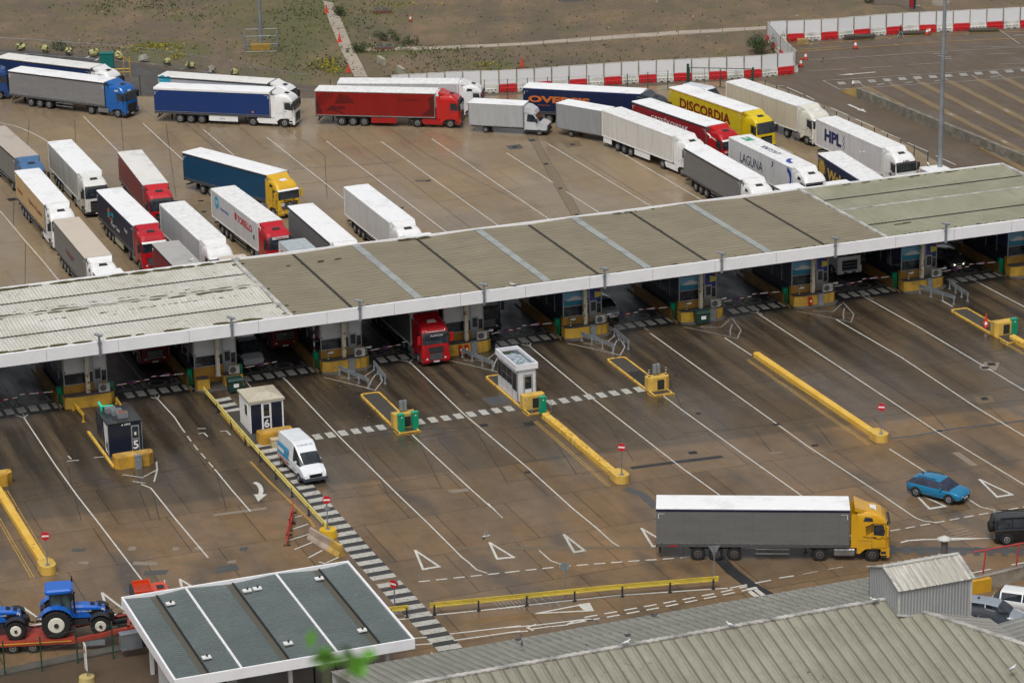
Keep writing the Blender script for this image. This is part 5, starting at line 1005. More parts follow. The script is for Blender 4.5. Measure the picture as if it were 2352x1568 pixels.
# generic lofted car body: stations (x, zlo, zbelt, ztop, wlo, wbelt, wtop, flag of the interval that starts here)
def car(name, label, cat, loc, h, st, colr, wheels, wr=.36, ww=.24, group=None, rim=None, sill=None, glass=None, smooth=False):
    root=thing(name,label,cat,(loc.x,loc.y,0),h,group); pm=colr if not isinstance(colr,tuple) else paint(colr,.22,.03,.05,coat=.6); gm=glass or M_glass
    def ring(s):
        x,zl,zb,zt,wl,wb,wt=s[:7]; h_=[(wl*.93,zl),(wl,zl+.12),(wb+.015,zl+(zb-zl)*.55),(wb,zb-.05),(wb-.03,zb),(wt,zt-.07),(wt-.12,zt-.01),(wt*.4,zt)]
        if zt-zb<.12: h_[4]=(wb-.05,zb); h_[5]=(wb-.12,zb+.01); h_[6]=(wb*.6,zt-.005); h_[7]=(wb*.3,zt)
        return [(x,-y,z) for y,z in h_]+[(x,y,z) for y,z in h_[::-1]]
    rings=[ring(s) for s in st]; n=16; body=MB(); body.v=[p for r_ in rings for p in r_]; G={'w':MB(),'b':MB(),'sl':MB(),'sr':MB()}
    def gl(g,idx,off=0):
        g.add([body.v[i] for i in idx],[tuple(range(len(idx)))])
    for j in range(len(st)-1):
        fl=st[j][7] if len(st[j])>7 else 'n'
        for i in range(n):
            q=(j*n+i,j*n+(i+1)%n,(j+1)*n+(i+1)%n,(j+1)*n+i)
            if fl in 'wb' and 4<=i<=10: gl(G[fl],q)
            elif fl=='s' and i==4: gl(G['sr'],q)
            elif fl=='s' and i==10: gl(G['sl'],q)
            elif fl=='t' and i in (4,): gl(G['sr'],q)
            elif fl=='t' and i in (10,): gl(G['sl'],q)
            else: body.f.append(q); body.m.append(1 if (sill and i in (0,14,15)) else 0)
    k=(len(st)-1)*n
    body.f.append(tuple(range(n))[::-1]); body.m.append(0); body.f.append(tuple(k+i for i in range(n))); body.m.append(0)
    body.build('body',[pm,sill or pm],root,smooth=smooth)
    for kx,nm in (('w','windscreen'),('b','rear_window'),('sl','side_window'),('sr','side_window')):
        if G[kx].f: G[kx].build(nm,gm,root)
    hw=max(s[5] for s in st)
    for x in wheels:
        for s in (-1,1):
            b=MB(); nn=14; y=s*(hw+.018); ra=wr+.07
            pts=[(x+ra*cos(pi*i/nn),wr*.95+ra*sin(pi*i/nn)*1.0) for i in range(nn+1)]
            b.add([(p[0],y,p[1]) for p in pts]+[(p[0],y-s*.2,p[1]) for p in pts],[tuple(range(nn+1))]+[(i,i+1,nn+2+i,nn+1+i) for i in range(nn)])
            b.build('wheel_arch',sill or M_dark,root)
            wheel(root,x,s*(hw+.03-ww/2+.0),wr,ww,rim=rim)
    return root,pm
# ------------------------------------------------------------------ the vehicles in the photograph
def fit(s, x0, x1, z0, z1, m, bold=.0, shear=0., name='lettering', y=SIDE_Y-.006, flip=False, on='side', part=None):
    def f(r,b,c):
        me=text_mesh(s,1.0,bold=bold,shear=shear); xs=[v.co.x for v in me.vertices]; ys=[v.co.y for v in me.vertices]
        a,b_,c_,d_=min(xs),max(xs),min(ys),max(ys)
        for v in me.vertices:
            tx=(v.co.x-a)/(b_-a); ty=(v.co.y-c_)/(d_-c_); e=v.co.z
            if flip: tx,ty=1-tx,1-ty
            if on=='side': v.co=(x0+(x1-x0)*tx, y-e, z0+(z1-z0)*ty)
            elif on=='roof': v.co=(x0+(x1-x0)*tx, z0+(z1-z0)*ty, 4.03+e)
            elif on=='front': v.co=(y+e, x0+(x1-x0)*tx, z0+(z1-z0)*ty)
        me.materials.clear(); me.materials.append(m)
        for p in me.polygons: p.material_index=0
        return link(name,me,(c if (part=='cab' and c) else b))
    return f
def mid(a,b): return (a+b)/2
def rr_(f,p,q): return mid(f(p[0],p[1],4.0),f(q[0],q[1],4.0))
H0=R(-69.2); HU=R(-69.0)
T_navy=plain((.02,.03,.12),.4); T_maroon=plain((.22,.02,.015),.4); T_or=plain((.62,.16,.03),.4); T_gold=plain((.62,.40,.08),.4); T_cyan=plain((.02,.38,.56),.4); T_grn=plain((.02,.42,.2),.4); T_drk=plain((.09,.008,.008),.4); T_redp=plain((.5,.015,.02),.4); T_blu=plain((.02,.06,.35),.4)
# --- queue along the far side of the yard
lorry('lorry with grey curtain trailer and bright blue cab in the far queue',rr_(r1,(65,592),(160,550)),rr_(r1,(880,690),(1000,655)),side=(.20,.20,.205),cab=(.005,.11,.40),style='scania',slat=M_dark,darkbump=True,gx0=-.2,gx1=2.2,
   deco=many(lambda r,b,c: lettering(c,'KRIS',.26,(3.0,-1.24,3.05),(1,0,0),(0,0,1),M_white,bold=.01),lambda r,b,c: lettering(c,'KRIS',.26,(4.3,-.45,3.02),(0,1,0),(-.25,0,1),M_white,bold=.01)))
def phoenix(r,b,c):
    P=[]
    for i in range(9): a=R(200-i*17); P.append([(-5.4+.35*cos(a),2.6+.3*sin(a)),(-5.4+1.25*cos(a-.09),2.75+1.0*sin(a-.09)),(-5.4+1.3*cos(a+.05),2.75+1.05*sin(a+.05))])
    for i in range(8): a=R(70-i*9); P.append([(-4.6,2.5),(-4.6+2.3*cos(a),2.5+1.25*sin(a)),(-4.6+2.25*cos(a+.1),2.5+1.2*sin(a+.1))])
    P+= [[(-5.6,1.7),(-5.0,2.3),(-4.2,2.2),(-3.7,2.3),(-3.3,2.0),(-4.0,1.9),(-4.6,1.95),(-3.2,1.3),(-4.9,1.75)],[(-6.78,1.4),(-6.0,1.4),(-6.3,2.2),(-6.78,3.0)],[(5.2,1.4),(6.78,1.4),(6.78,3.7),(6.0,3.3),(6.3,2.3)]]
    blob(b,P,T_drk,'bird_emblem')
lorry('glossy red lorry with dark winged bird on its side in the far queue',rr_(r2,(525,760),(545,713)),rr_(r2,(1530,780),(1555,738)),kind='reefer',side=(.23,.007,.006),cab=(.50,.008,.006),style='volvo',roof=M_roofp,guard='panel',guardm=paint((.33,.01,.01),.3),gx0=-.5,gx1=2.4,frame=M_steel,skirt=paint((.36,.01,.01),.3),
   deco=many(phoenix,fit('R transport',2.6,5.1,2.95,3.35,T_drk,shear=.2)))
lorry('lorry with royal blue curtain trailer and white cab in the far queue',rr_(r1,(1288,735),(1330,688)),rr_(r2,(140,776),(205,728)),side=(.004,.032,.15),cab=WHITE,style='scania',pelmet=M_white,guard='panel',guardm=M_white,gx0=-.4,gx1=3.0,skirt=M_white,frame=M_white,
   deco=many(fit('Krone',.9,1.5,.66,.78,M_dark,y=-1.25),lambda r,b,c: MB().box(4.7,4.9,-1.31,-1.3,1.5,1.75).build('label_plate',T_or,b)))
lorry('lorry with navy curtain trailer and white cab behind the grey one at far left',rr_(r1,(-30,487),(85,440)),rr_(r1,(740,575),(865,535)),side=(.01,.03,.11),cab=WHITE,style='merc',roof=M_roofs)
lorry('white roofed lorry with white cab half hidden behind the royal blue one',rr_(r1,(1325,640),(1400,592)),rr_(r2,(100,705),(215,655)),side=(.40,.42,.45),cab=WHITE,style='volvo',roof=M_roofs,deco=lambda r,b,c: blob(b,disc2(-6.2,3.6,.5)+disc2(-5.5,3.7,.35),T_cyan,'teal_emblem'))
lorry('white refrigerated lorry half hidden behind the glossy red one',rr_(r2,(712,697),(735,650)),rr_(r2,(1715,700),(1725,655)),kind='reefer',side=(.52,.52,.54),cab=WHITE,style='merc',skirt=M_white)
lorry('blue lorry cab at the far left edge with almost all its trailer out of view',front=mid(r1(-150,560,4.),r1(-115,520,4.)),head=R(2),side=(.01,.04,.15),cab=(.008,.05,.20),style='merc')
lorry('navy curtain lorry with orange lettering and dark grey cab in the far queue',rr_(r3,(150,738),(200,684)),rr_(r3,(1110,790),(1180,735)),side=(.006,.014,.055),cab=(.035,.045,.05),style='daf',frame=M_white,art=R(-16),pelmet=T_navy,
   deco=many(fit('OVERSIS',-6.2,.9,2.35,3.1,T_or,bold=.045,shear=.0),fit('worth promes',-5.1,-3.7,1.95,2.15,T_or,shear=.3),fit('OVERSIS',3.0,3.9,3.1,3.3,T_or,y=-1.25,part='cab')))
def boxtruck(label, rear, front, h, colr, cabc, L_=6.2, cabv=True, hb=3.3):
    d=front-rear; hh=math.atan2(d.y,d.x) if h is None else h; u=Vector((cos(hh),sin(hh),0)); m_=(front+rear)/2 if h is None else front-u*L_/2
    r=thing('box_truck',label,'box truck',(m_.x,m_.y,0),hh,'light box trucks'); X=L_/2; pm=panel_mat(colr,1.5,.35,'box_panel',.5,.012,.12)
    MB().box(-X,X,-1.12,1.12,.85,hb).build('cargo_box',pm,r); MB().box(-X-.01,X+.01,-1.14,1.14,hb,hb+.05).build('box_roof',M_roofw,r)
    b=MB()
    for s in (-1,1): b.box(-X-.02,X+.02,min(s*1.12,s*1.15),max(s*1.12,s*1.15),.8,.9).box(-X-.02,-X+.06,min(s*1.12,s*1.15),max(s*1.12,s*1.15),.9,hb).box(X-.06,X+.02,min(s*1.12,s*1.15),max(s*1.12,s*1.15),.9,hb)
    b.build('edge_trim',M_steel,r); MB().box(-X+.1,X+2.0,-.4,.4,.5,.8).build('chassis',M_dark,r)
    for x in (-X+1.9,X+1.75):
        for s in (-1,1): wheel(r,x,s*.9,.36,.22)
    c=paint(cabc,.25,.03,.06,coat=.5)
    prof=[(X+.05,.5),(X+2.55,.5),(X+2.62,.8),(X+2.6,1.15),(X+2.35,1.3),(X+1.75,1.5),(X+1.1,2.45),(X+.9,2.5),(X+.05,2.55)]
    rings=[[(x,s*(1.0 if z<1.6 else .88),z) for x,z in prof] for s in (-1,1)]
    cb=MB().loft([[(x,y*(1.0 if z<1.6 else .87),z) for x,z in prof] for y in (-1.02,-1.0,1.0,1.02)]).build('cab',c,r)
    MB().add([(X+1.74,-.82,1.55),(X+1.74,.82,1.55),(X+1.14,.76,2.44),(X+1.14,-.76,2.44)],[(0,1,2,3)]).build('windscreen',M_glass,cb).location=(.02,0,.02)
    for s in (-1,1):
        MB().add([(X+.35,s*1.0,1.55),(X+1.6,s*1.0,1.5),(X+1.05,s*.91,2.3),(X+.4,s*.91,2.35)],[(0,1,2,3)]).build('side_window',M_glass,cb); MB().box(X+1.45,X+1.6,min(s*1.1,s*1.3),max(s*1.1,s*1.3),1.45,1.9).build('mirror',M_dark,cb); MB().box(X+2.3,X+2.6,min(s*.6,s*.98),max(s*.6,s*.98),.85,1.1).build('headlight',M_lamp,cb)
    MB().box(X+2.6,X+2.64,-.5,.5,.7,1.05).build('grille',M_dark,cb); MB().box(X+.1,X+2.66,-1.03,1.03,.42,.62).build('bumper',M_dark,cb)
    if cabv: MB().loft([[(X+.0,-.98,2.5),(X+.0,-.98,hb-.15),(X+.0,.98,hb-.15),(X+.0,.98,2.5)],[(X+.5,-.95,2.5),(X+.5,-.93,hb-.2),(X+.5,.93,hb-.2),(X+.5,.95,2.5)],[(X+1.15,-.85,2.45),(X+1.15,-.8,2.75),(X+1.15,.8,2.75),(X+1.15,.85,2.45)],[(X+1.35,-.8,2.3),(X+1.35,-.75,2.4),(X+1.35,.75,2.4),(X+1.35,.8,2.3)]]).build('sleeper_pod',c,cb)
    return r
z=3.35; boxtruck('silver grey box truck with round-nosed sleeper pod, between the red lorry and the navy lorry',mid(r2(1832,865,z),r2(1862,822,z)),mid(r3(125,886,z),r3(160,845,z)),None,(.38,.39,.40),(.50,.52,.54),6.3)
boxtruck('grey box truck whose cab is hidden by the white refrigerated lorry',mid(r3(458,873,3.6),r3(540,835,3.6)),mid(r3(775,930,3.6),r3(870,890,3.6)),None,(.27,.28,.29),WHITE,6.3,True,3.55)
# --- right hand block
lorry('plain white refrigerated lorry at the left of the right hand block',rr_(r3,(812,925),(975,902)),rr_(r3,(1385,1145),(1555,1105)),kind='reefer',side=(.62,.61,.58),cab=WHITE,style='scania',skirt=M_white,guard='panel',guardm=M_white,gx0=-.5,gx1=2.4,visor='dark',deco=lambda r,b,c: MB().box(-6.6,-5.0,-1.24,-1.2,.5,1.1).build('locker',M_white,b))
lorry('dark red curtain lorry with white serif lettering beside the yellow one',rr_(r3,(1068,850),(1215,828)),rr_(r3,(1660,1055),(1835,1030)),side=(.26,.012,.018),cab=(.45,.006,.008),style='daf',pelmet=M_dark,frame=M_steel,visor='white',dm=paint((.5,.006,.008),.3),deco=many(fit('GRZEŚKOWIAK',-3.2,3.6,2.7,3.4,M_white,bold=.0),lambda r,b,c: c and lettering(c,'Grześkowiak',.3,(4.5,-.95,1.6),(0,1,0),(0,0,1),M_white,bold=.01)))
lorry('bright yellow curtain lorry with dark red capital lettering',rr_(r3,(1378,735),(1522,710)),rr_(r3,(1960,940),(2130,905)),side=(.62,.47,.02),cab=(.70,.52,.01),style='volvo',frame=M_yel,pelmet=M_yel,deco=fit('DISCORDIA',-4.7,4.8,2.1,3.25,T_maroon,bold=.03))
lorry('cream refrigerated lorry at the back of the right hand block',rr_(r3,(1855,690),(2010,660)),rr_(r4,(330,890),(485,855)),kind='reefer',side=(.58,.53,.42),cab=(.68,.66,.58),style='daf',gx0=-6.0,gx1=-4.6,guard='panel',guardm=paint((.5,.46,.37),.5),hatch=M_white,visor='white')
lorry('white refrigerated lorry with three huge navy letters and a helix',rr_(r4,(503,1000),(680,978)),rr_(r4,(1045,1235),(1208,1212)),kind='reefer',side=(.60,.60,.62),cab=WHITE,style='scania',
   deco=many(fit('HPL',-4.9,-1.4,2.05,3.35,T_navy,bold=.05),fit('HPL',3.0,3.75,1.45,1.75,T_navy,bold=.03,y=-1.25,part='cab'),fit('HPL',-.45,.35,2.98,3.2,T_navy,bold=.03,on='front',y=4.42,part='cab'),
   lambda r,b,c: blob(b,[[(-.95+.22*sin(t*.9),1.95+t*.17),(-.87+.22*sin(t*.9),1.95+t*.17),(-.87+.22*sin((t+1)*.9),2.12+t*.17),(-.95+.22*sin((t+1)*.9),2.12+t*.17)] for t in range(9)]+[[(-.95-.22*sin(t*.9),1.95+t*.17),(-.87-.22*sin(t*.9),1.95+t*.17),(-.87-.22*sin((t+1)*.9),2.12+t*.17),(-.95-.22*sin((t+1)*.9),2.12+t*.17)] for t in range(9)],T_blu,'helix_emblem')))
def laguna(r,b,c):
    blob(b,[[(2.35,2.95),(2.7,3.15),(2.9,3.45),(2.75,3.65),(2.5,3.6),(2.62,3.5),(2.66,3.3),(2.5,3.15)]],T_navy,'wave_emblem')
    blob(b,ring2(5.6,2.6,.75,1.25,-70,80,14),T_blu,'blue_curve'); q=MB()
    for p in ring2(4.9,.9,.9,1.35,200,290,10): q.add([(x,y-.3,4.03) for x,y in p],[(0,1,2,3)])
    q.build('blue_curve',T_blu,b)
lorry('white refrigerated lorry with thin navy capitals and bold blue curves',rr_(m3,(1880,35),(2055,10)),rr_(r4,(285,1400),(470,1382)),kind='reefer',side=(.62,.63,.64),cab=WHITE,style='merc',skirt=M_white,
   deco=many(fit('LAGUNA',-4.3,.6,2.0,3.0,T_navy,bold=.0),laguna,fit('898GCX',-5.9,-4.3,-.5,.5,T_grn,bold=.02,on='roof',flip=True),fit('LAGUNA',-1.9,1.6,-.35,.35,T_navy,on='roof',flip=True)))
lorry('grey curtain lorry with white cab tight against the canopy at right',rr_(m3,(1500,120),(1680,98)),rr_(m3,(1950,380),(2150,358)),side=(.17,.17,.172),cab=WHITE,style='merc',visor='dark',gx0=-.2,gx1=3)
def sunface(r,b,c):
    blob(b,ring2(-5.7,2.75,.0,.68,0,360,20),T_gold,'sun_emblem'); P=[]
    for i in range(20):
        a=2*pi*i/20; k=1.25 if i%2 else 1.05; P.append([(-5.7+.66*cos(a-.13),2.75+.66*sin(a-.13)),(-5.7+k*cos(a+.1),2.75+k*sin(a+.1)),(-5.7+.66*cos(a+.13),2.75+.66*sin(a+.13))])
    blob(b,P,T_gold,'sun_ray',y=SIDE_Y-.006); f=[]
    for x in (-5.92,-5.48): f+=ring2(x,2.9,.05,.1,0,180,5)
    f+=ring2(-5.7,2.62,.2,.24,200,340,6)+[[(-5.72,2.9),(-5.68,2.9),(-5.64,2.65),(-5.76,2.65)]]; blob(b,f,T_maroon,'sun_face',y=SIDE_Y-.01)
lorry('navy curtain lorry with golden smiling sun and gold lettering beside the canopy',rear=rr_(r4,(480,1262),(655,1240)),front=rr_(r4,(1020,1600),(1185,1575)),side=(.012,.022,.06),cab=(.02,.05,.2),style='volvo',pelmet=T_navy,frame=M_steel,roof=M_roofp,deco=many(sunface,fit('Waberer',-4.3,3.4,1.9,3.1,T_gold,bold=.04)))
lorry('white roofed lorry nose just showing between the canopy and the lorry with the helix',rear=rr_(r4,(1375,1400),(1540,1385)),head=HU,kind='reefer',side=(.5,.52,.54),cab=WHITE,style='merc')
lorry('white lorry roof sliver between the golden sun lorry and the canopy edge',rear=rr_(r4,(560,1533),(740,1505)),head=HU,kind='reefer',side=(.6,.6,.6),cab=WHITE)
# --- left hand block
lorry('grimy grey lorry with dusty blue cab cut by the left edge',front=rr_(m1,(125,318),(325,292)),head=R(-66.5),side=(.16,.165,.165),cab=(.06,.15,.30),style='merc',roof=M_roofd)
lorry('tall off-white refrigerated lorry with black-fronted cab in the left block',rr_(m1,(398,182),(605,165)),rr_(m1,(643,443),(858,425)),kind='reefer',side=(.50,.50,.47),cab=(.70,.70,.66),style='volvo',roof=M_roofw,skirt=paint((.5,.5,.47),.4),guard='panel',guardm=paint((.35,.35,.33),.5),sdirt=.3)
lorry('faded red curtain lorry with red cab and black front in the left block',rr_(m1,(985,262),(1188,248)),rr_(m1,(1200,548),(1420,530)),side=(.22,.045,.045),cab=(.50,.012,.02),style='volvo',roof=M_roofs,pelmet=paint((.25,.05,.05)))
lorry('long teal blue curtain lorry with yellow cab in the left block',rr_(m1,(1548,265),(1700,238)),rr_(m2,(100,120),(290,85)),side=(.006,.055,.12),cab=(.68,.40,.02),style='merc',art=R(-13),hatch=M_white,visor='white',mir=True,
   deco=many(fit('Prima 91',-.62,.62,1.74,1.96,M_black,on='front',y=4.475,part='cab',bold=.02),lambda r,b,c: c and MB().box(4.5,4.52,-.95,-.6,1.35,1.65).build('label_plate',M_white,c),lambda r,b,c: c and lettering(c,'A',.3,(4.53,-.88,1.4),(0,1,0),(0,0,1),T_blu)))
lorry('lorry with tan curtain side and white cab in the left block',rr_(m1,(115,422),(335,402)),rr_(m1,(368,708),(590,690)),side=(.50,.34,.16),cab=WHITE,style='merc',pelmet=paint((.5,.34,.16)),skirt=M_white,deco=many(fit('Hegelmann',-5.9,-3.5,2.1,2.6,T_maroon,shear=.2),fit('Express & Logistic',-.6,5.6,2.2,2.8,T_maroon,shear=.2)))
lorry('grey curtain lorry with beige stained roof and white cab in the left block',rr_(m1,(450,833),(655,812)),rr_(m1,(715,1160),(945,1135)),side=(.15,.15,.148),cab=WHITE,style='merc',roof=M_rooft,pelmet=plain((.15,.15,.15)),deco=fit('transport',-1.6,1.8,1.9,2.7,plain((.22,.08,.075)),shear=.2))
def fruit(r,b,c):
    random.seed(5)
    for m_ in (T_cyan,T_grn,T_or,plain((.4,.3,.3),.5)): blob(b,[disc2(random.uniform(-2.6,-.6),random.uniform(2.2,3.2),random.uniform(.12,.26),8)[0] for _ in range(4)],m_,'produce_emblem',y=SIDE_Y-.004-random.random()*.004)
lorry('navy curtain lorry with colourful emblem and bright red cab in the left block',rr_(m1,(800,580),(1022,562)),rr_(m1,(1118,885),(1338,865)),side=(.016,.022,.048),cab=(.44,.008,.018),style='daf',visor='white',roof=M_roofw,pelmet=T_navy,guard='panel',guardm=paint((.45,.42,.32),.4),gx0=-.5,gx1=2.6,deco=many(fruit,fit('Fresh Tasty',-1.6,1.7,1.7,2.2,M_white,shear=.2),fit('logi',3.6,4.6,2.5,2.9,M_white)))
lorry('white ribbed roof refrigerated lorry with white cab in the left block',rr_(m1,(1340,705),(1560,682)),rr_(m1,(1670,1003),(1890,980)),kind='reefer',side=(.50,.51,.53),cab=WHITE,style='daf',visor='white',hatch=M_white,roof=M_roofp)
lorry('white refrigerated lorry with red lettering, blue disc and red cab',rr_(m1,(1765,570),(1975,548)),rr_(m2,(35,525),(245,505)),kind='reefer',side=(.62,.62,.63),cab=(.46,.008,.018),style='volvo',
   deco=many(fit('TORELLO',1.0,5.3,2.6,3.3,T_redp,bold=.03),lambda r,b,c: blob(b,disc2(-5.1,3.0,.62),T_cyan,'blue_disc'),fit('DF',-5.4,-4.8,2.75,3.2,M_white,y=SIDE_Y-.012),fit('Distribution Packed Food',-4.0,-1.6,2.55,2.8,T_blu),lambda r,b,c: MB().box(.3,.8,-1.295,-1.288,2.7,3.4).build('red_emblem',T_redp,b),lambda r,b,c: MB().box(5.5,5.9,-1.295,-1.288,2.1,2.5).build('green_sticker',plain((.02,.12,.05)),b),
   lambda r,b,c: MB().box(4.42,4.46,-.8,.8,2.98,3.22).build('name_board',M_white,c),fit('TORELLO',-.5,.7,3.02,3.18,T_redp,on='front',y=4.47,part='cab',bold=.02)))
lorry('plain white refrigerated lorry alone to the right of the left block',rr_(m2,(760,222),(968,203)),rr_(m2,(1140,518),(1352,495)),kind='reefer',side=(.60,.60,.60),cab=WHITE,style='volvo',roof=M_roofw,deco=None)
lorry('grey curtain lorry with white roof whose cab is under the canopy',rr_(m2,(300,388),(500,366)),rr_(m2,(640,690),(865,665)),side=(.16,.16,.165),cab=WHITE,style='scania',frame=M_white)
lorry('red curtain lorry with grimy grey roof running under the canopy',rear=rr_(m1,(1275,1035),(1500,1008)),head=H0,side=(.20,.02,.03),cab=(.4,.02,.02),roof=M_roofg,style='volvo')
m_=panel_mat((.42,.47,.50),1.2,.18,'aluminium_roof',.3)
lorry('white lorry with shiny metal roof and red black lettering entering the canopy',rear=rr_(m2,(218,680),(430,655)),head=H0,kind='reefer',side=(.65,.65,.65),cab=WHITE,roof=m_,deco=many(fit('SM',-6.2,-4.6,2.4,3.4,T_redp,bold=.05,shear=.2)))
lorry('white roofed lorry just showing at the canopy edge in the left block',rear=rr_(m1,(780,1268),(1010,1243)),head=R(-69.1),kind='curtain',side=(.4,.03,.03),cab=(.16,.008,.01),style='daf')
lorry('beige roofed lorry just showing at the canopy edge by the ribbed roof lorry',rear=rr_(m1,(1840,1150),(2040,1125)),head=R(-69.1),kind='curtain',side=(.4,.38,.35),cab=(.16,.008,.01),style='merc',roof=M_rooft)
lorry('white lorry roof end just showing above the canopy in the middle',rear=rr_(m2,(1265,632),(1490,608)),head=H0,kind='reefer',side=(.6,.6,.6),cab=WHITE)
lorry('white lorry roof end just showing above the canopy near the thin lettered lorry',rear=rr_(r4,(30,1618),(205,1595)),head=HU,kind='reefer',side=(.6,.6,.6),cab=WHITE)
# --- under the canopy
def front_at(p,h=H0): return Vector((p.x,p.y,4.0))-Vector((cos(h),sin(h),0))*2.9
gu='lorries at the booths'
q=c2(660,235); q=mid(c2(565,238),c2(752,215)); lorry('bright red lorry with white visor lettering coming out from the canopy',front=front_at(q),head=H0,kind='reefer',side=(.10,.11,.115),cab=(.42,.008,.014),style='man',visor='dark',hatch=paint((.7,.66,.55),.4),mir=True,group=gu,frame=M_white,
   deco=many(fit('Kiffron',-.5,.65,2.66,2.9,M_white,on='front',y=4.42,part='cab',bold=.02,shear=.2),lambda r,b,c: MB().tube([(4.3,-.85,3.25),(4.38,-.82,3.08),(4.38,.82,3.08),(4.3,.85,3.25)],.025).build('light_bar',M_white,c)))
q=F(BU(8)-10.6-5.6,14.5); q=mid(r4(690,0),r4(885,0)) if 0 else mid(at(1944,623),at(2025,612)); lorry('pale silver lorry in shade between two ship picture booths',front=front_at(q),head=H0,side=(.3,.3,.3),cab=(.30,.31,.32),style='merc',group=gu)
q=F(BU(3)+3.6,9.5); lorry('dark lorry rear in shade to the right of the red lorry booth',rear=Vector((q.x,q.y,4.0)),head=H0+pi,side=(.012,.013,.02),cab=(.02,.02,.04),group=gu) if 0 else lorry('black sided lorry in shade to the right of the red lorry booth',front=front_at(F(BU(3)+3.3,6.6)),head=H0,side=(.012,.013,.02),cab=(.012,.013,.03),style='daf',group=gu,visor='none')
# --- yellow cab lorry crossing the foreground
def harpy(r,b,c):
    s=-1.262; q=MB()
    for i in range(5): q.add([(2.7+i*.02,s,2.65-i*.14),(3.3,s,2.95-i*.13),(3.3,s,2.88-i*.13),(2.75,s,2.58-i*.14)],[(0,1,2,3)])
    for p in ([(2.55,1.95),(3.0,1.85),(3.45,1.9),(3.6,1.75),(3.8,1.78),(3.9,1.9),(4.1,1.75)],): 
        for a,d in zip(p,p[1:]): q.bar((a[0],s,a[1]),(d[0],s,d[1]),.045,.01)
    q.build('horse_emblem',M_black,c)
lorry('grey curtain lorry with amber yellow cab crossing the foreground',rr_(e3,(1085,297),(1097,200)),rr_(e4,(660,303),(665,213)),side=(.145,.145,.142),cab=(.64,.34,.015),style='merc',hatch=M_white,visor='dark',mir=True,rim=M_iron,trim=M_iron,pelmet=plain((.012,.014,.05),.4),group=None,frame=M_steel,gx0=.2,gx1=2.6,
   deco=many(harpy,lambda r,b,c: MB().box(-5.9,-5.35,-1.312,-1.306,1.07,1.17).build('label_plate',T_redp,b)))
# ------------------------------------------------------------------ cars, vans
def extras(r,pm,hx,hw,hz,rx,rz,mx,mz,grille=None,plate=None):
    for s in (-1,1):
        MB().add([(hx,s*(hw-.5),hz-.02),(hx-.02,s*(hw-.3),hz-.07),(hx-.22,s*(hw+.005),hz),(hx-.24,s*(hw+.005),hz+.12),(hx-.06,s*(hw-.35),hz+.08)],[(0,1,2,3,4)]).build('headlight',M_lamp,r)
        MB().box(rx+.0,rx+.14,min(s*(hw-.25),s*(hw-.02)),max(s*(hw-.25),s*(hw-.02)),rz,rz+.1).build('tail_light',plain((.16,.01,.01),.3),r); MB().box(mx,mx+.14,min(s*(hw+.02),s*(hw+.2)),max(s*(hw+.02),s*(hw+.2)),mz,mz+.15).build('mirror',pm,r)
    if grille: MB().box(*grille).build('grille',M_black,r)
    if plate: MB().box(plate[0],plate[0]+.012,-.26,.26,plate[1],plate[1]+.11).build('number_plate',M_plate,r)
SUV=[(-2.29,.5,.80,.84,.62,.72,.5,'n'),(-2.22,.32,1.0,1.06,.82,.88,.66,'b'),(-1.80,.24,1.02,1.45,.87,.93,.66,'s'),(-1.35,.24,1.02,1.58,.88,.945,.70,'s'),(-.5,.22,1.01,1.64,.88,.95,.72,'s'),(.25,.22,1.0,1.61,.88,.95,.71,'s'),(.50,.22,.99,1.56,.88,.95,.70,'w'),(1.32,.24,.99,1.05,.87,.93,.74,'n'),(1.85,.26,.93,.98,.86,.92,.66,'n'),(2.15,.3,.84,.88,.80,.86,.6,'n'),(2.28,.38,.66,.70,.68,.74,.5,'n')]
q=mid(e4(1170,250),e4(1430,245)); a=e4(1190,215); c_=e4(1440,275); hb=math.atan2(c_.y-a.y,c_.x-a.x)
r,pm=car('parked_car' if 0 else 'blue_car','bright sky blue hatchback SUV driving over a painted triangle','car',(a+c_)/2+Vector((.1,.75,0)),hb,SUV,(.006,.18,.36),(-1.4,1.38),.39,.24,glass=M_bluegl,sill=M_dark,smooth=True,rim=M_galv)
extras(r,pm,2.3,.86,.68,-2.3,.9,.62,1.0,(2.2,2.31,-.55,.55,.34,.52),(2.31,.45)); MB().box(-1.4,.1,-.68,-.65,1.60,1.64).box(-1.4,.1,.65,.68,1.60,1.64).build('roof_rail',M_dark,r); MB().add([(-.2,-.55,1.652),(.2,-.5,1.62),(.2,.5,1.62),(-.2,.55,1.652)],[(0,1,2,3)]).build('antenna_fin',M_dark,r) if 0 else MB().side([(-1.5,1.6),(-1.3,1.74),(-1.25,1.62)],-.03,.03).build('antenna_fin',M_dark,r)
DEF=[(-2.3,.45,1.15,1.3,.85,.92,.78,'b'),(-2.2,.4,1.18,1.9,.9,.96,.8,'p'),(-2.1,.35,1.18,1.93,.92,.97,.82,'s'),(-1.1,.33,1.18,1.97,.92,.98,.83,'p'),(-1.0,.33,1.18,1.97,.92,.98,.83,'s'),(0,.33,1.18,1.96,.92,.98,.83,'p'),(.08,.33,1.18,1.95,.92,.98,.83,'s'),(.75,.33,1.18,1.92,.92,.98,.82,'w'),(1.15,.33,1.2,1.25,.92,.97,.8,'n'),(2.1,.4,1.12,1.16,.9,.95,.78,'n'),(2.35,.5,.9,.95,.85,.9,.7,'n')]
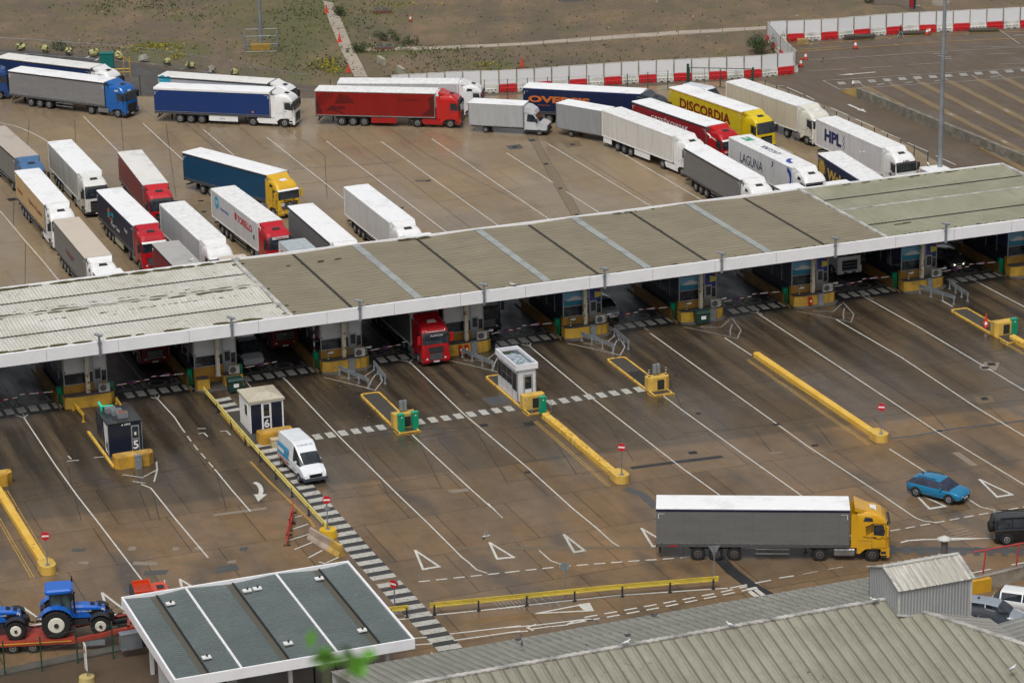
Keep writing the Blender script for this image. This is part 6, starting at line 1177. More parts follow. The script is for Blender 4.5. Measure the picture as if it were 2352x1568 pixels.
p=V(2290,1250)+Vector((2.0,.95,0)); r,pm=car('off_road_car','black boxy off-road car with spare wheel at the right edge','car',p,R(6),DEF,(.012,.013,.014),(-1.45,1.45),.42,.28,sill=M_dark); extras(r,pm,2.35,.86,.9,-2.32,.95,.8,1.25); o=wheel(r,-2.45,0,.40,.24); o.name='spare_wheel'; o.rotation_euler=(0,0,pi/2); o.location=(-2.42,0,1.15)
MB().box(-1.9,.6,-.78,-.74,1.96,2.02).box(-1.9,.6,.74,.78,1.96,2.02).build('roof_rail',M_black,r)
VAN=[(-2.95,.45,1.35,2.45,.9,.98,.82,'n'),(-2.85,.38,1.35,2.62,.95,1.0,.84,'n'),(-2.6,.36,1.35,2.70,.96,1.02,.84,'n'),(.2,.36,1.35,2.72,.96,1.02,.84,'n'),(.55,.36,1.33,2.62,.96,1.02,.82,'s'),(.85,.36,1.33,2.42,.96,1.02,.80,'t'),(1.25,.36,1.30,2.12,.96,1.01,.78,'w'),(1.95,.36,1.26,1.36,.96,.99,.76,'n'),(2.6,.38,1.02,1.08,.92,.95,.72,'n'),(2.85,.42,.8,.86,.84,.88,.6,'n'),(2.92,.5,.6,.66,.7,.74,.5,'n')]
a=c1(1960,1195); c_=c1(2060,1290); hv=R(-66); p=mid(mid(c1(1960,1200),c1(2058,1292)),mid(c1(1960,1200),c1(2058,1292)))+Vector((.93*sin(-hv)*1.0,.93*cos(hv),0))
r,pm=car('white_van','high roofed white van with blue side graphic beside the pale rail','van',p,hv,VAN,(.74,.77,.80),(-1.85,1.85),.35,.24,sill=paint((.05,.06,.075),.5),smooth=False)
extras(r,pm,2.9,.86,.86,-2.95,.9,1.15,1.35,(2.8,2.93,-.5,.5,.62,.86),(2.94,.45)); MB().box(2.45,2.98,-.96,.96,.36,.58).build('bumper',paint((.05,.06,.075),.5),r)
b=MB(); b.add([(-2.7,-1.045,1.0),(-.2,-1.045,1.0),(-.3,-1.045,1.65),(-.3,-.99,1.95),(-2.7,-.99,1.95),(-2.7,-1.045,1.65)],[(0,1,2,5),(5,2,3,4)]); g=b.build('side_graphic',plain((.06,.30,.55),.4),r); MB().add([(-2.6,-1.05,1.3),(-1.2,-1.05,1.3),(-1.2,-1.05,1.6),(-2.6,-1.05,1.6)],[(0,1,2,3)]).build('graphic_band',M_white,r)
b=MB()
for i in range(6): b.add([(-2.7+i*.4,-1.045,.62),(-2.5+i*.4,-1.045,.62),(-2.35+i*.4,-1.045,.9),(-2.55+i*.4,-1.045,.9)],[(0,1,2,3)])
b.build('side_stripes',T_or,r); me=lettering(r,'01304 831122',.22,(.80,-.66,2.50),(0,1,0),(-.8,0,.55),M_steel)
# vans and cars under or beyond the canopy
WV=[(-2.7,.5,1.2,2.1,.85,.95,.8,'n'),(-2.5,.4,1.2,2.3,.9,1.0,.82,'n'),(.6,.4,1.2,2.3,.9,1.0,.82,'s'),(1.1,.4,1.2,2.15,.9,1.0,.8,'w'),(1.8,.4,1.15,1.25,.9,.97,.75,'n'),(2.6,.45,.9,.95,.85,.9,.6,'n')]
z=2.3; a=r3(1530,700,z); c_=r3(1790,750,z); r,pm=car('white_van','pale white van partly hidden behind the yellow lorry','van',(a+c_)/2,math.atan2(c_.y-a.y,c_.x-a.x),WV,(.70,.73,.78),(-1.7,1.7),.34); extras(r,pm,2.6,.86,.9,-2.7,.9,1.2,1.2)
def usecar(label,p,h,colr,cat='car',st=SUV,nm='parked_car',lit=False):
    r,pm=car(nm,label,cat,p,h,st,colr,(-1.4,1.38) if st is SUV else (-1.7,1.7),.35,.23,smooth=st is SUV); extras(r,pm,2.3 if st is SUV else 2.6,.86,.68 if st is SUV else .9,-2.3,.9,.62,1.0,(2.2,2.31,-.5,.5,.36,.55) if st is SUV else None,(2.31,.45) if st is SUV else None)
    if lit:
        for c_ in r.children:
            if c_.name.startswith('headlight'): c_.data.materials[0]=plain((1.,.9,.6),.2,0,6.0)
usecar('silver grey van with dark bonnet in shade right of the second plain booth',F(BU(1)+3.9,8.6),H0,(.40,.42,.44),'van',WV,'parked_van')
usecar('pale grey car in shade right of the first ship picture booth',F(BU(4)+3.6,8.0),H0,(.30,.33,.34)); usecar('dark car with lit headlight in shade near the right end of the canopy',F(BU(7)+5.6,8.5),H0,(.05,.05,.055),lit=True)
EST=[(-2.3,.4,.95,1.0,.8,.85,.6,'n'),(-2.2,.3,.97,1.1,.86,.92,.64,'b'),(-1.7,.25,1.0,1.5,.88,.95,.68,'p'),(-1.6,.25,1.0,1.52,.88,.95,.68,'s'),(-.2,.25,1.0,1.55,.88,.95,.69,'p'),(-.12,.25,1.0,1.55,.88,.95,.69,'s'),(.7,.25,.98,1.46,.88,.95,.68,'w'),(1.5,.25,.95,1.02,.86,.93,.6,'n'),(2.2,.3,.8,.84,.78,.84,.5,'n'),(2.35,.4,.65,.7,.66,.72,.4,'n')]
z=1.5
r,pm=car('silver_car','silver grey people carrier between the rooftop box and the white car','car',e4(1690,1030,1.1),R(-24),[tuple([s[0],s[1],s[2]+.1,s[3]+.22,*s[4:]]) for s in EST],(.26,.29,.33),(-1.4,1.4),.34,smooth=True); extras(r,pm,2.3,.86,.75,-2.3,.95,.9,1.05); MB().cyl((-.8,.0,1.76),(-.8,0,1.84),.09,n=8).build('roof_beacon',M_dark,r)
r,pm=car('white_car','white car at the right edge behind the silver people carrier','car',e4(1960,950,1.0),R(-24),EST,(.75,.76,.76),(-1.4,1.4),.34,smooth=True); extras(r,pm,2.3,.86,.7,-2.3,.9,.8,1.0)
r,pm=car('dark_car','dark car tucked below the rooftop box','car',e4(1640,1118,.8),R(-24),EST,(.03,.032,.035),(-1.4,1.4),.34,smooth=True); extras(r,pm,2.3,.86,.7,-2.3,.9,.8,1.0)
# orange lorry beyond the teal roof: roof tray, cab roof with a dark hatch
p=e1(1110,838,2.95); r=thing('orange_lorry','orange-red lorry with open roof tray and dark hatch beyond the teal roof','lorry',(p.x,p.y,0),R(14)); om=paint((.62,.055,.012),.3,.03,.06,coat=.4)
MB().loft([[(x,-1.0*k+1.0,z0),(x,-1.02*k+1.0,zt-.3),(x,-.9*k+1.0,zt),(x,.9*k+1.0,zt),(x,1.02*k+1.0,zt-.3),(x,1.0*k+1.0,z0)] for x,z0,zt,k in ((1.35,.6,2.85,1),(2.1,.6,2.9,1),(2.45,.6,2.75,.98),(2.75,.6,1.7,.96),(2.8,.5,.9,.9))]).build('cab',om,r); MB().add([(1.65,.65,2.91),(2.15,.65,2.91),(2.15,1.35,2.91),(1.65,1.35,2.91)],[(0,1,2,3)]).build('roof_hatch',M_dark,r)
MB().box(.1,1.3,0,2.0,2.8,2.88).box(.1,1.3,0,.08,2.88,3.15).box(.1,1.3,1.92,2.0,2.88,3.15).box(1.22,1.3,.08,1.92,2.88,3.15).build('roof_tray',om,r); MB().box(.2,1.2,.2,1.8,2.885,2.9).build('tray_floor',paint((.42,.045,.015),.5),r); MB().box(-.1,.1,.05,1.95,.9,2.95).build('rear_frame',M_dark,r); MB().box(-1.5,2.6,.6,1.4,.6,.9).build('chassis',M_dark,r); MB().add([(2.47,.12,2.6),(2.47,1.88,2.6),(2.78,1.9,1.75),(2.78,.1,1.75)],[(0,1,2,3)]).build('windscreen',M_glass,r); MB().cyl((2.3,.2,2.8),(2.3,.2,3.0),.05,n=6).cyl((2.3,1.8,2.8),(2.3,1.8,3.0),.05,n=6).build('roof_lamp',M_lamp,r)
for x in (2.0,-.8):
    for s_ in (0,2.0): wheel(r,x,s_+(.1 if s_==0 else -.1) if 0 else (s_-.05 if s_ else .05)-(0),.45,.25)
# ------------------------------------------------------------------ tractors on the red low loader
TB=paint((.005,.12,.55),.25,.03,.06,coat=.5); M_crim=paint((.72,.70,.60),.4,.05,.1)
def farm(label,p,h,z0):
    r=thing('farm_tractor',label,'tractor',(p.x,p.y,z0),h,'blue farm tractors on the low loader')
    for x,rr,ww in ((0,1.0,.62),(2.9,.68,.5)):
        for s in (-1,1):
            b=MB(); n=22; y=s*.98
            b.v=[];rings=[[(x+q*cos(2*pi*i/n),y+yy,rr+q*sin(2*pi*i/n)) for i in range(n)] for q,yy in ((rr*.55,-ww/2),(rr*.9,-ww/2),(rr*.97,-ww/2+.1),(rr*.97,ww/2-.1),(rr*.9,ww/2),(rr*.55,ww/2))]; b.loft(rings)
            for i in range(n):
                a=2*pi*i/n; b.bar((x+(rr)*cos(a),y-ww/2+.04,rr+(rr)*sin(a)),(x+rr*cos(a+.14),y+.04,rr+rr*sin(a+.14)),.06,.06); b.bar((x+rr*cos(a+.2),y+ww/2-.04,rr+rr*sin(a+.2)),(x+rr*cos(a+.06),y-.04,rr+rr*sin(a+.06)),.06,.06)
            w_=b.build('wheel',M_rubber,r); b=MB(); o=y+s*(ww/2+.03); b.cyl((x,o-s*.05,rr),(x,o,rr),rr*.58,rr*.5,n=20); b.cyl((x,o,rr),(x,o+s*.08,rr),rr*.16,n=8,m=1); b.build('rim',[M_crim,M_dark],w_)
    MB().box(-.6,3.1,-.28,.28,.62,1.15).box(-.2,.2,-.8,.8,.85,1.1).box(2.6,2.9,-.75,.75,.6,.85).box(.9,2.1,-.45,.45,.55,.95).build('transmission',M_dark,r)
    hd=MB().loft([[(x,-w,zl),(x,-w,zt-.14),(x,-w*.75,zt),(x,w*.75,zt),(x,w,zt-.14),(x,w,zl)] for x,w,zl,zt in ((.95,.44,1.1,1.95),(1.8,.42,1.05,1.92),(2.7,.38,1.0,1.82),(3.15,.34,.98,1.66),(3.3,.28,1.0,1.45))]).build('bonnet',TB,r)
    MB().add([(2.3,-.30,1.885),(3.05,-.25,1.72),(3.05,.25,1.72),(2.3,.30,1.885)],[(0,1,2,3)]).add([(2.0,-.425,1.6),(3.15,-.35,1.5),(3.1,-.35,1.15),(2.3,-.4,1.2)],[(0,1,2,3)]).build('black_vent',M_black,hd).location=(0,-.012,.012)
    for s in (-1,1): MB().add([(3.0,s*.365,1.45),(3.22,s*.32,1.42),(3.2,s*.32,1.6),(3.02,s*.36,1.66)],[(0,1,2,3)]).build('headlight',M_lamp,hd).location=(.01,s*.01,0)
    lettering(hd,'NEW HOLLAND',.15,(1.25,-.455,1.5),(1,0,-.03),(0,0,1),M_white)
    for s in (-1,1):
        y0,y1=(.62,1.32) if s>0 else (-1.32,-.62); b=MB(); pts=[(1.22*cos(R(a)),1.0+1.14*sin(R(a))) for a in range(25,156,13)]
        for p_,q_ in zip(pts,pts[1:]): b.obox((p_[0],y0,p_[1]),(q_[0]-p_[0],0,q_[1]-p_[1]),(0,y1-y0,0),(0,0,.05))
        b.build('rear_fender',TB,r); b=MB(); pts=[(2.9+.8*cos(R(a)),.68+.80*sin(R(a))) for a in range(40,150,15)]
        for p_,q_ in zip(pts,pts[1:]): b.obox((p_[0],y0*.98,p_[1]),(q_[0]-p_[0],0,q_[1]-p_[1]),(0,y1-y0-.1,0),(0,0,.04))
        b.build('front_fender',M_dark,r)
    cb=MB(); 
    for x,y in ((-.35,-.72),(-.35,.72),(.45,-.74),(.45,.74),(1.05,-.6),(1.05,.6)): cb.bar((x,y,1.2),(x*.92,y*.93,3.02),.07)
    c=cb.build('cab_frame',M_dark,r); MB().loft([[(-.33,-.7,1.35),(1.02,-.58,1.2),(1.02,.58,1.2),(-.33,.7,1.35)],[(-.3,-.66,3.0),(.95,-.55,3.0),(.95,.55,3.0),(-.3,.66,3.0)]]).build('cab_glass',glassmat((.03,.05,.045)),c)
    MB().loft([[(x*k+.3,y*k,z) for x,y in ((-.9,-.75),(-.8,-.85),(.75,-.8),(.9,-.6),(.9,.6),(.75,.8),(-.8,.85),(-.9,.75))] for z,k in ((3.0,.98),(3.08,1.04),(3.22,1.04),(3.32,.9))]).build('cab_roof',TB,c)
    MB().cyl((1.25,-.62,1.5),(1.25,-.62,2.9),.06,n=8).cyl((1.25,-.62,2.9),(1.33,-.62,3.05),.06,n=8).build('exhaust_pipe',M_black,r); 
    for s in (-1,1): m_=MB().bar((.95,s*.6,3.1),(1.15,s*1.3,3.1),.04).box(1.1,1.2,s*1.35-.14,s*1.35+.14,2.8,3.3).build('mirror',M_black,r)
    MB().box(3.3,3.75,-.35,.35,.7,1.2).box(3.7,3.85,-.2,.2,.85,1.05).bar((3.5,-.3,.7),(4.1,-.45,.5),.08).bar((3.5,.3,.7),(4.1,.45,.5),.08).build('front_weight',M_black,r); MB().bar((-.6,-.4,.8),(-1.4,-.45,.6),.09).bar((-.6,.4,.8),(-1.4,.45,.6),.09).bar((-.4,0,1.3),(-1.3,0,1.1),.07).build('rear_linkage',M_black,r)
    MB().box(-1.0,-.7,-.35,.35,1.35,1.9).build('rear_cover',M_dark,r); return r
hT=R(5); q=mid(V(125,1470),V(232,1452)); P0=V(128,1460,.95)+Vector((.0,.75,0)); farm('blue farm tractor with cream wheels, complete one on the red low loader',P0,hT+R(3),.95)
farm('blue farm tractor of which only the nose shows at the left edge',P0+Vector((-5.6,-.35,-.12)),hT+R(3),.85)
RM=paint((.36,.045,.025),.5,.1,.2,key='red_trailer'); r=thing('low_loader','red low loader trailer carrying the blue tractors','trailer',(P0.x-1.0,P0.y-.1,0),hT)
b=MB(); b.box(-9,-1.0,-1.25,1.25,.72,.86).box(-1.0,2.2,-1.25,1.25,.82,.95); 
for s in (-1,1): b.box(-9,2.2,min(s*1.25,s*1.3),max(s*1.25,s*1.3),.6,.9)
b.build('deck',RM,r); b=MB()
for s in (-1,1): b.add([(2.2,s*1.25,.85),(5.8,s*1.25,1.5),(5.8,s*.95,1.5),(2.2,s*.95,.85)],[(0,1,2,3)]).obox((2.2,s*1.25-.05,.6),(3.6,0,.65),(0,.1,0),(0,0,.25)); b.box(5.7,9.5,s*1.1-.15,s*1.1+.15,1.35,1.55)
b.box(3.9,4.1,-1.1,1.1,1.0,1.2).box(5.7,5.9,-1.2,1.2,1.35,1.55); b.build('gooseneck',RM,r)
for x in (-3.2,-1.9,-.6): 
    for s in (-1,1): wheel(r,x,s*1.0,.42,.35)
MB().box(2.8,4.2,-1.26,-1.18,.35,.75).box(-7.5,-4.4,-1.27,-1.2,.25,.62).build('side_locker',M_galv,r); MB().bar((-9,-1.32,.75),(2,-1.32,.8),.04,.06).build('marker_strip',M_yel,r); 
for x in (7.0,8.3,): 
    for s in (-1,1): wheel(r,x,s*1.0,.5,.35)
smallbox('equipment_box','grey steel box at the front of the low loader under the teal roof edge','box',V(301,1487,.6),(1.4,.6,1.1),M_galv)
# ------------------------------------------------------------------ teal roofed checkpoint canopy in front
Z5=5.0; O5=V(283,1373,Z5); A5=R(20.5); r=thing('checkpoint_canopy','low teal grey canopy with white edge in the bottom left foreground','canopy',(O5.x,O5.y,0),A5); W5,D5=15.3,13.45
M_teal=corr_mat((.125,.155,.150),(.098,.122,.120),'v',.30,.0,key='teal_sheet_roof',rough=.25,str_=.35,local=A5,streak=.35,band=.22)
nodes=M_teal.node_tree; _b=nodes.nodes['Principled BSDF']; _g=noise(nodes,scaled(nodes,N(nodes,'ShaderNodeNewGeometry').outputs['Position'],(1,1,1)),2.4,6,.8); _c=_b.inputs['Base Color'].links[0].from_socket
L(nodes,mix(nodes,math_(nodes,'MULTIPLY',ramp(nodes,_g,[(.62,0.),(.68,1.)]),.45),_c,(.36,.41,.41)),_b.inputs['Base Color'])
xs=[0,2.1,4.2,7.25,10.35,13.2,W5]; zz={0:0,2.1:-.16,4.2:.05,7.25:-.16,10.35:.05,13.2:-.16,W5:0}
b=MB()
for a,c in zip(xs,xs[1:]): b.add([(a,-D5,Z5-.05+zz[a]),(c,-D5,Z5-.05+zz[c]),(c,0,Z5-.05+zz[c]),(a,0,Z5-.05+zz[a])],[(0,1,2,3)]).add([(a,-D5,Z5-.2+zz[a]),(c,-D5,Z5-.2+zz[c]),(c,0,Z5-.2+zz[c]),(a,0,Z5-.2+zz[a])],[(3,2,1,0)])
b.build('sheet_roof',M_teal,r)
for x in (2.1,7.25,13.2): MB().box(x-.33,x+.12,-D5+.1,-.1,Z5-.23,Z5-.17).box(x+.04,x+.16,-D5+.1,-.1,Z5-.2,Z5-.1,1).build('gutter',[plain((.10,.095,.07),.5),M_black],r)
for x in (4.2,10.35): MB().box(x-.08,x+.08,-D5+.05,-.05,Z5-.02,Z5+.03).build('ridge_cap',M_white,r)
b=MB(); H_=.62; b.box(-.12,W5+.12,-D5-.12,-D5+.02,Z5-H_,Z5+.06).box(-.12,W5+.12,-.02,.12,Z5-H_,Z5+.06).box(-.12,.02,-D5+.02,-.02,Z5-H_,Z5+.06).box(W5-.02,W5+.12,-D5+.02,-.02,Z5-H_,Z5+.06); b.build('fascia',M_fasc,r)
MB().box(.1,W5-.1,-D5+.1,-.1,Z5-.5,Z5-.42).build('soffit',plain((.14,.14,.14),.7),r)
for x in (1.3,7.6,14.0):
    for y in (-1.5,-12.2): MB().box(x-.12,x+.12,y-.12,y+.12,0,Z5-.3).build('column',M_white,r)
def tofr(p): d=p-Vector((O5.x,O5.y,0)); return d.x*cos(A5)+d.y*sin(A5),-d.x*sin(A5)+d.y*cos(A5)
for i,p in enumerate((e1(1410,912,5.),e1(2045,805,5.),e1(2130,788,5.),e1(1710,1358,5.),e2(478,812,5.),e2(790,1187,5.),e2(252,1282,5.),)):
    x,y=tofr(p); MB().box(x-.28,x+.28,y-.2,y+.2,Z5+.0,Z5+.09).cyl((x+.03,y,Z5+.09),(x+.03,y,Z5+.24),.07,n=6,m=1).build('roof_bracket',[M_white,M_dark],r)
# booths and posts below it
q=V(330,1575); rb=thing('checkpoint_booth','small white booth under the teal canopy','booth',(q.x+1.2,q.y-1.5,0),A5); MB().box(0,4.5,-2.6,0,0,2.6).build('wall',M_panel,rb); MB().box(-.15,4.65,-2.75,.15,2.6,2.72).build('flat_roof',M_iron,rb); MB().box(.5,3.8,-2.62,-2.6,1.1,2.1).build('window',M_glass,rb)
for i,(x,y) in enumerate(((772,1560),(803,1545),(723,1568))): 
    q=V(x,y); rp=thing('post','dark slim post under the right of the teal canopy, '+ORD[i]+' from the '+('right' if 0 else 'road side'),'post',(q.x,q.y,0),0,'dark posts under the teal canopy'); MB().cyl((0,0,0),(0,0,2.2),.07,n=8).build('shaft',M_dark,rp); MB().box(-.12,.12,-.08,.08,2.0,2.3).build('cap',M_galv,rp)
# ------------------------------------------------------------------ big ribbed roof in the bottom right foreground
ZR,ZE,DR=7.4,5.5,7.5; B7=V(2035,1376,ZR); rb=thing('ribbed_roof_building','large low building with weathered grey ribbed roof at the bottom right','building',(B7.x,B7.y,0),UA)
def gr(b,p0,p1,p2,p3,n,m=0,rib=True,zofs=0):     # quad plane p0-p1 ridge, p3-p2 eave, ribs from ridge to eave
    b.add([p0,p1,p2,p3],[(0,1,2,3)],m)
    p0,p1,p2,p3=[Vector(p) for p in (p0,p1,p2,p3)]; nn=(p1-p0).cross(p3-p0).normalized(); nn=nn if nn.z>0 else -nn
    if rib:
        for i in range(n):
            t=(i+.5)/n; a=p0.lerp(p1,t); c=p3.lerp(p2,t); d=c-a; s=(p1-p0).normalized() if (p1-p0).length>.1 else (p2-p3).normalized(); b.add([a-s*.06,a+nn*.055,a+s*.06,c-s*.06,c+nn*.055,c+s*.06],[(0,1,4,3),(1,2,5,4)],m)
XL=-34; XE=6.3; LY=-1.9
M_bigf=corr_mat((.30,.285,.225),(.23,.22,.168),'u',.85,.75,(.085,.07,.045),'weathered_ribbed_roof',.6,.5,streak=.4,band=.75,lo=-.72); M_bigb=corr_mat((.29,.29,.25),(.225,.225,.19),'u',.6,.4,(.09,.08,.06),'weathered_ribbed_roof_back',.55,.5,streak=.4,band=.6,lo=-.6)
tp=.2533
b=MB(); DN=16.0
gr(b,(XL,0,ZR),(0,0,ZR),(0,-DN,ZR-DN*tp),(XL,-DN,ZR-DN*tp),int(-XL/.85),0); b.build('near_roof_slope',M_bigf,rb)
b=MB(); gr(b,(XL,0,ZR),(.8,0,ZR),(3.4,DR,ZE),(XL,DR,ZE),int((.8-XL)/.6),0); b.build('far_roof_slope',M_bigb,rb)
b=MB(); b.add([(0,0,ZR),(XE,-XE,ZR-XE*tp),(XE,-DN,ZR-DN*tp),(0,-DN,ZR-DN*tp)],[(0,1,2,3)],1)
k=int(XE/.85)
for i in range(k):
    x=(i+.5)*.85; b.add([(x-.06,-x,ZR-x*tp+.0),(x,-x,ZR-x*tp+.055),(x+.06,-x,ZR-x*tp),(x-.06,-DN,ZR-DN*tp),(x,-DN,ZR-DN*tp+.055),(x+.06,-DN,ZR-DN*tp)],[(0,1,4,3),(1,2,5,4)],1)
b.build('hip_corner_slope',[M_bigb,M_bigf],rb)
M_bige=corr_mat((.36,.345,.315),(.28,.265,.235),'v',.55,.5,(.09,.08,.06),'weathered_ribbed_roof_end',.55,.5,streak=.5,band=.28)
b=MB(); b.add([(0,0,ZR),(.6,1.9,ZR-.15),(5.2,1.9,ZR-5.2*tp),(5.2,LY,ZR-5.2*tp),(XE,LY,ZR-XE*tp),(XE,-XE,ZR-XE*tp)],[(0,1,2,3,4,5)]); b.build('end_roof_slope',M_bige,rb)
b=MB(); b.box(XE-.12,XE,-XE-6,LY,0,ZR-XE*tp-.05).box(XE-.1,XE+.08,-XE-6,LY,ZR-XE*tp-.2,ZR-XE*tp-.03,1); b.build('end_wall',[M_panel,M_galv],rb)
b=MB(); b.box(XL,0.1,-.16,.16,ZR+.0,ZR+.09)
for i in range(70): b.box(XL+i*.5,XL+i*.5+.2,-.19,.19,ZR+.085,ZR+.11)
b.bar((0,0,ZR+.05),(XE,-XE,ZR-XE*tp+.05),.36,.09); b.build('ridge_cap',paint((.56,.54,.50),.5,.2,.5,key='ridge_cap'),rb)
b=MB(); b.box(XL+.1,.8,DR-.12,DR-.02,0,ZE-.1); b.box(XL+.1,.8,DR,DR+.12,ZE-.2,ZE-.05,1); b.box(.7,.8,0,DR-.12,0,ZE-.1); b.build('wall',[M_panel,M_galv],rb)
# roof lantern with corrugated walls
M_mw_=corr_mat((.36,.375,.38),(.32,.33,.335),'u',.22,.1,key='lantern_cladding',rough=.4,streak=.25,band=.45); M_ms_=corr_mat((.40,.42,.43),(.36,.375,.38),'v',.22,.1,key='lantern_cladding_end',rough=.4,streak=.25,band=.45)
q=V(2065,1355,8.75); d=q-Vector((B7.x,B7.y,0)); lx=d.x*cos(UA)+d.y*sin(UA); ly=-d.x*sin(UA)+d.y*cos(UA); LW,LD=5.1,3.9; q2=V(2065,1412,6.9)
b=MB(); b.box(lx,lx+LW,ly,ly+.06,5.2,8.75,0); b.box(lx,lx+LW,ly+LD-.06,ly+LD,5.2,8.75,0); b.add([(lx,ly,5.2),(lx,ly+LD,5.2),(lx,ly+LD,8.75),(lx,ly+LD/2,9.5),(lx,ly,8.75)],[(0,1,2,3,4)],1); b.add([(lx+LW,ly,5.2),(lx+LW,ly+LD,5.2),(lx+LW,ly+LD,8.75),(lx+LW,ly+LD/2,9.5),(lx+LW,ly,8.75)],[(0,1,2,3,4)],1)
o=b.build('lantern_wall',[M_mw_,M_ms_],rb)
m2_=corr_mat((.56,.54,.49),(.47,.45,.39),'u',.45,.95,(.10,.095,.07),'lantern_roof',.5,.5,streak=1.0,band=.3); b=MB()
gr(b,(lx-.1,ly+LD/2,9.55),(lx+LW+.1,ly+LD/2,9.55),(lx+LW+.1,ly-.15,8.72),(lx-.1,ly-.15,8.72),11); gr(b,(lx-.1,ly+LD/2,9.55),(lx+LW+.1,ly+LD/2,9.55),(lx+LW+.1,ly+LD+.15,8.72),(lx-.1,ly+LD+.15,8.72),11); b.build('lantern_roof',m2_,rb)
b=MB(); b.box(lx-.14,lx+LW+.14,ly+LD/2-.12,ly+LD/2+.12,9.56,9.64); b.bar((lx-.06,ly+LD/2,9.58),(lx-.06,ly-.2,8.76),.16,.06); b.bar((lx-.06,ly+LD/2,9.58),(lx-.06,ly+LD+.2,8.76),.16,.06); b.bar((lx+LW+.06,ly+LD/2,9.58),(lx+LW+.06,ly-.2,8.76),.2,.06); b.box(lx-.05,lx+.1,ly-.03,ly,5.5,8.75).box(lx+LW-.1,lx+LW+.04,ly-.03,ly,5.5,8.75); b.bar((lx-.1,ly-.1,ZR-.25-.02),(lx+LW+.1,ly-.1,ZR-1.55),.2,.08); b.build('lantern_trim',M_flash,rb)
b=MB(); x,y=lx+LW+.1,ly+LD-.2; b.cyl((x,y,6),(x,y,9.9),.22,n=10); b.cyl((x,y,9.95),(x,y,10.12),.42,.08,n=16,m=1); b.cyl((x,y,9.88),(x,y,9.95),.42,.42,n=16,m=1); b.build('flue',[M_iron,M_flash],rb)
# lower lean-to roof at the right edge
q=e4(1936,1090,5.0); rl=thing('lean_to_roof','small dark ribbed lean-to roof at the right edge below the silver car','roof',(q.x,q.y,0),UA); m3_=corr_mat((.26,.26,.24),(.2,.2,.18),'v',.45,.5,key='dark_ribbed_roof',streak=.6,band=.4)
MB().loft([[(x,y,z-.1),(x,y,z),(x,y-5.5,z-.9),(x,y-5.5,z-1.0)] for x,y,z in ((-3.6,.6,4.4),(6,.6,5.2))]).build('roof_sheet',m3_,rl); MB().bar((-3.7,.6,4.4),(.2,-6,3.6),.35,.12).build('edge_flashing',paint((.42,.52,.60),.4),rl); MB().box(-3.2,6,-4.5,.3,0,3.4).build('wall',M_panel,rl)
# low kerb wall and red fence by the exit
a=e4(1560,905); c=e4(1936,812); 
rw=thing('low_wall','mossy concrete parapet beyond the parked cars at the right edge','wall',(a.x,a.y,0),math.atan2((c-a).y,(c-a).x)); MB().side([(0,0),(9,0),(9,1.0),(0,1.0)],-.15,.15).build('wall',paint((.33,.29,.23),.7,.2,.4),rw); MB().tube([(0,-.3,1.25),(9,-.3,1.25)],.03).build('handrail',M_galv,rw)
q=e4(1600,905,.0); rq=thing('concrete_block','yellow concrete block end beside the mossy parapet','concrete block',(q.x,q.y,0),UA); MB().box(-1.2,.9,-.3,.3,0,.95).build('block',paint((.62,.34,.02),.5),rq)
rf=thing('red_fence','red tubular fence beyond the chimney at the right edge','fence',(0,0,0),0); b=MB(); P_=[e4(1560,860),e4(1640,845),e4(1880,800),e4(2100,760)]
for p in P_[1:]: b.cyl((p.x-.1,p.y,0),(p.x+.1,p.y,2.5),.06,n=6)
b.build('post',plain((.5,.05,.05),.5),rf); b=MB(); b.tube([(p.x,p.y,2.5) for p in P_],.05); b.build('rail',plain((.5,.05,.05),.5),rf)
# ------------------------------------------------------------------ fences with dark green posts
M_gp=plain((.01,.06,.035),.5); M_wire=plain((.10,.13,.12),.5)
def gfence(label,pts,h=2.4,rails=(2.35,),mesh=True):
    o=pts[0]; r=thing('mesh_fence',label,'fence',(o.x,o.y,0),0,'green posted fences'); q=[p-o for p in pts]; q=[Vector((p.x,p.y,0)) for p in q]
    for p in q: MB().box(p.x-.045,p.x+.045,p.y-.045,p.y+.045,0,h).build('post',M_gp,r)
    b=MB()
    for a,c in zip(q,q[1:]):
        for z in (.1,.8,1.5,h-.1): b.bar(a+Vector((0,0,z)),c+Vector((0,0,z)),.012,.012)
        if mesh:
            n=12
            for i in range(1,n): p=a.lerp(c,i/n); b.box(p.x-.003,p.x+.003,p.y-.003,p.y+.003,.05,h-.05)
    b.build('wire_mesh',M_wire,r); return r
gfence('green posted fence along the kerb in the bottom left corner',[V(-73,1560),V(12,1551),V(97,1541),V(179,1523),V(261,1512),V(345,1500)],2.5)
L0=[V(323,219),V(395,221),V(470,224),V(540,225),V(620,227),V(760,229)]; gfence('green posted fence behind the left end of the far queue',L0,2.4)
gfence('green posted fence behind the navy lorry in the far queue',[V(1113,230),V(1166,228),V(1212,226),V(1258,224),V(1306,222),V(1353,220),V(1441,216),V(1488,212),V(1534,208)],2.4)
gfence('green posted fence running down the right side of the yard',[V(1757,232).lerp(V(2130,400),i/13) for i in range(14)],2.4)
q0,q1=V(1580,203),V(1729,206); r=thing('yard_gate','dark green double mesh gate in the far fence','gate',(q0.x,q0.y,0),math.atan2((q1-q0).y,(q1-q0).x)); l=(q1-q0).length
MB().box(-.15,.15,-.1,.1,0,2.9).build('gate_post',M_gp,r); MB().box(l-.12,l+.12,-.1,.1,0,2.6).build('gate_post',M_gp,r)
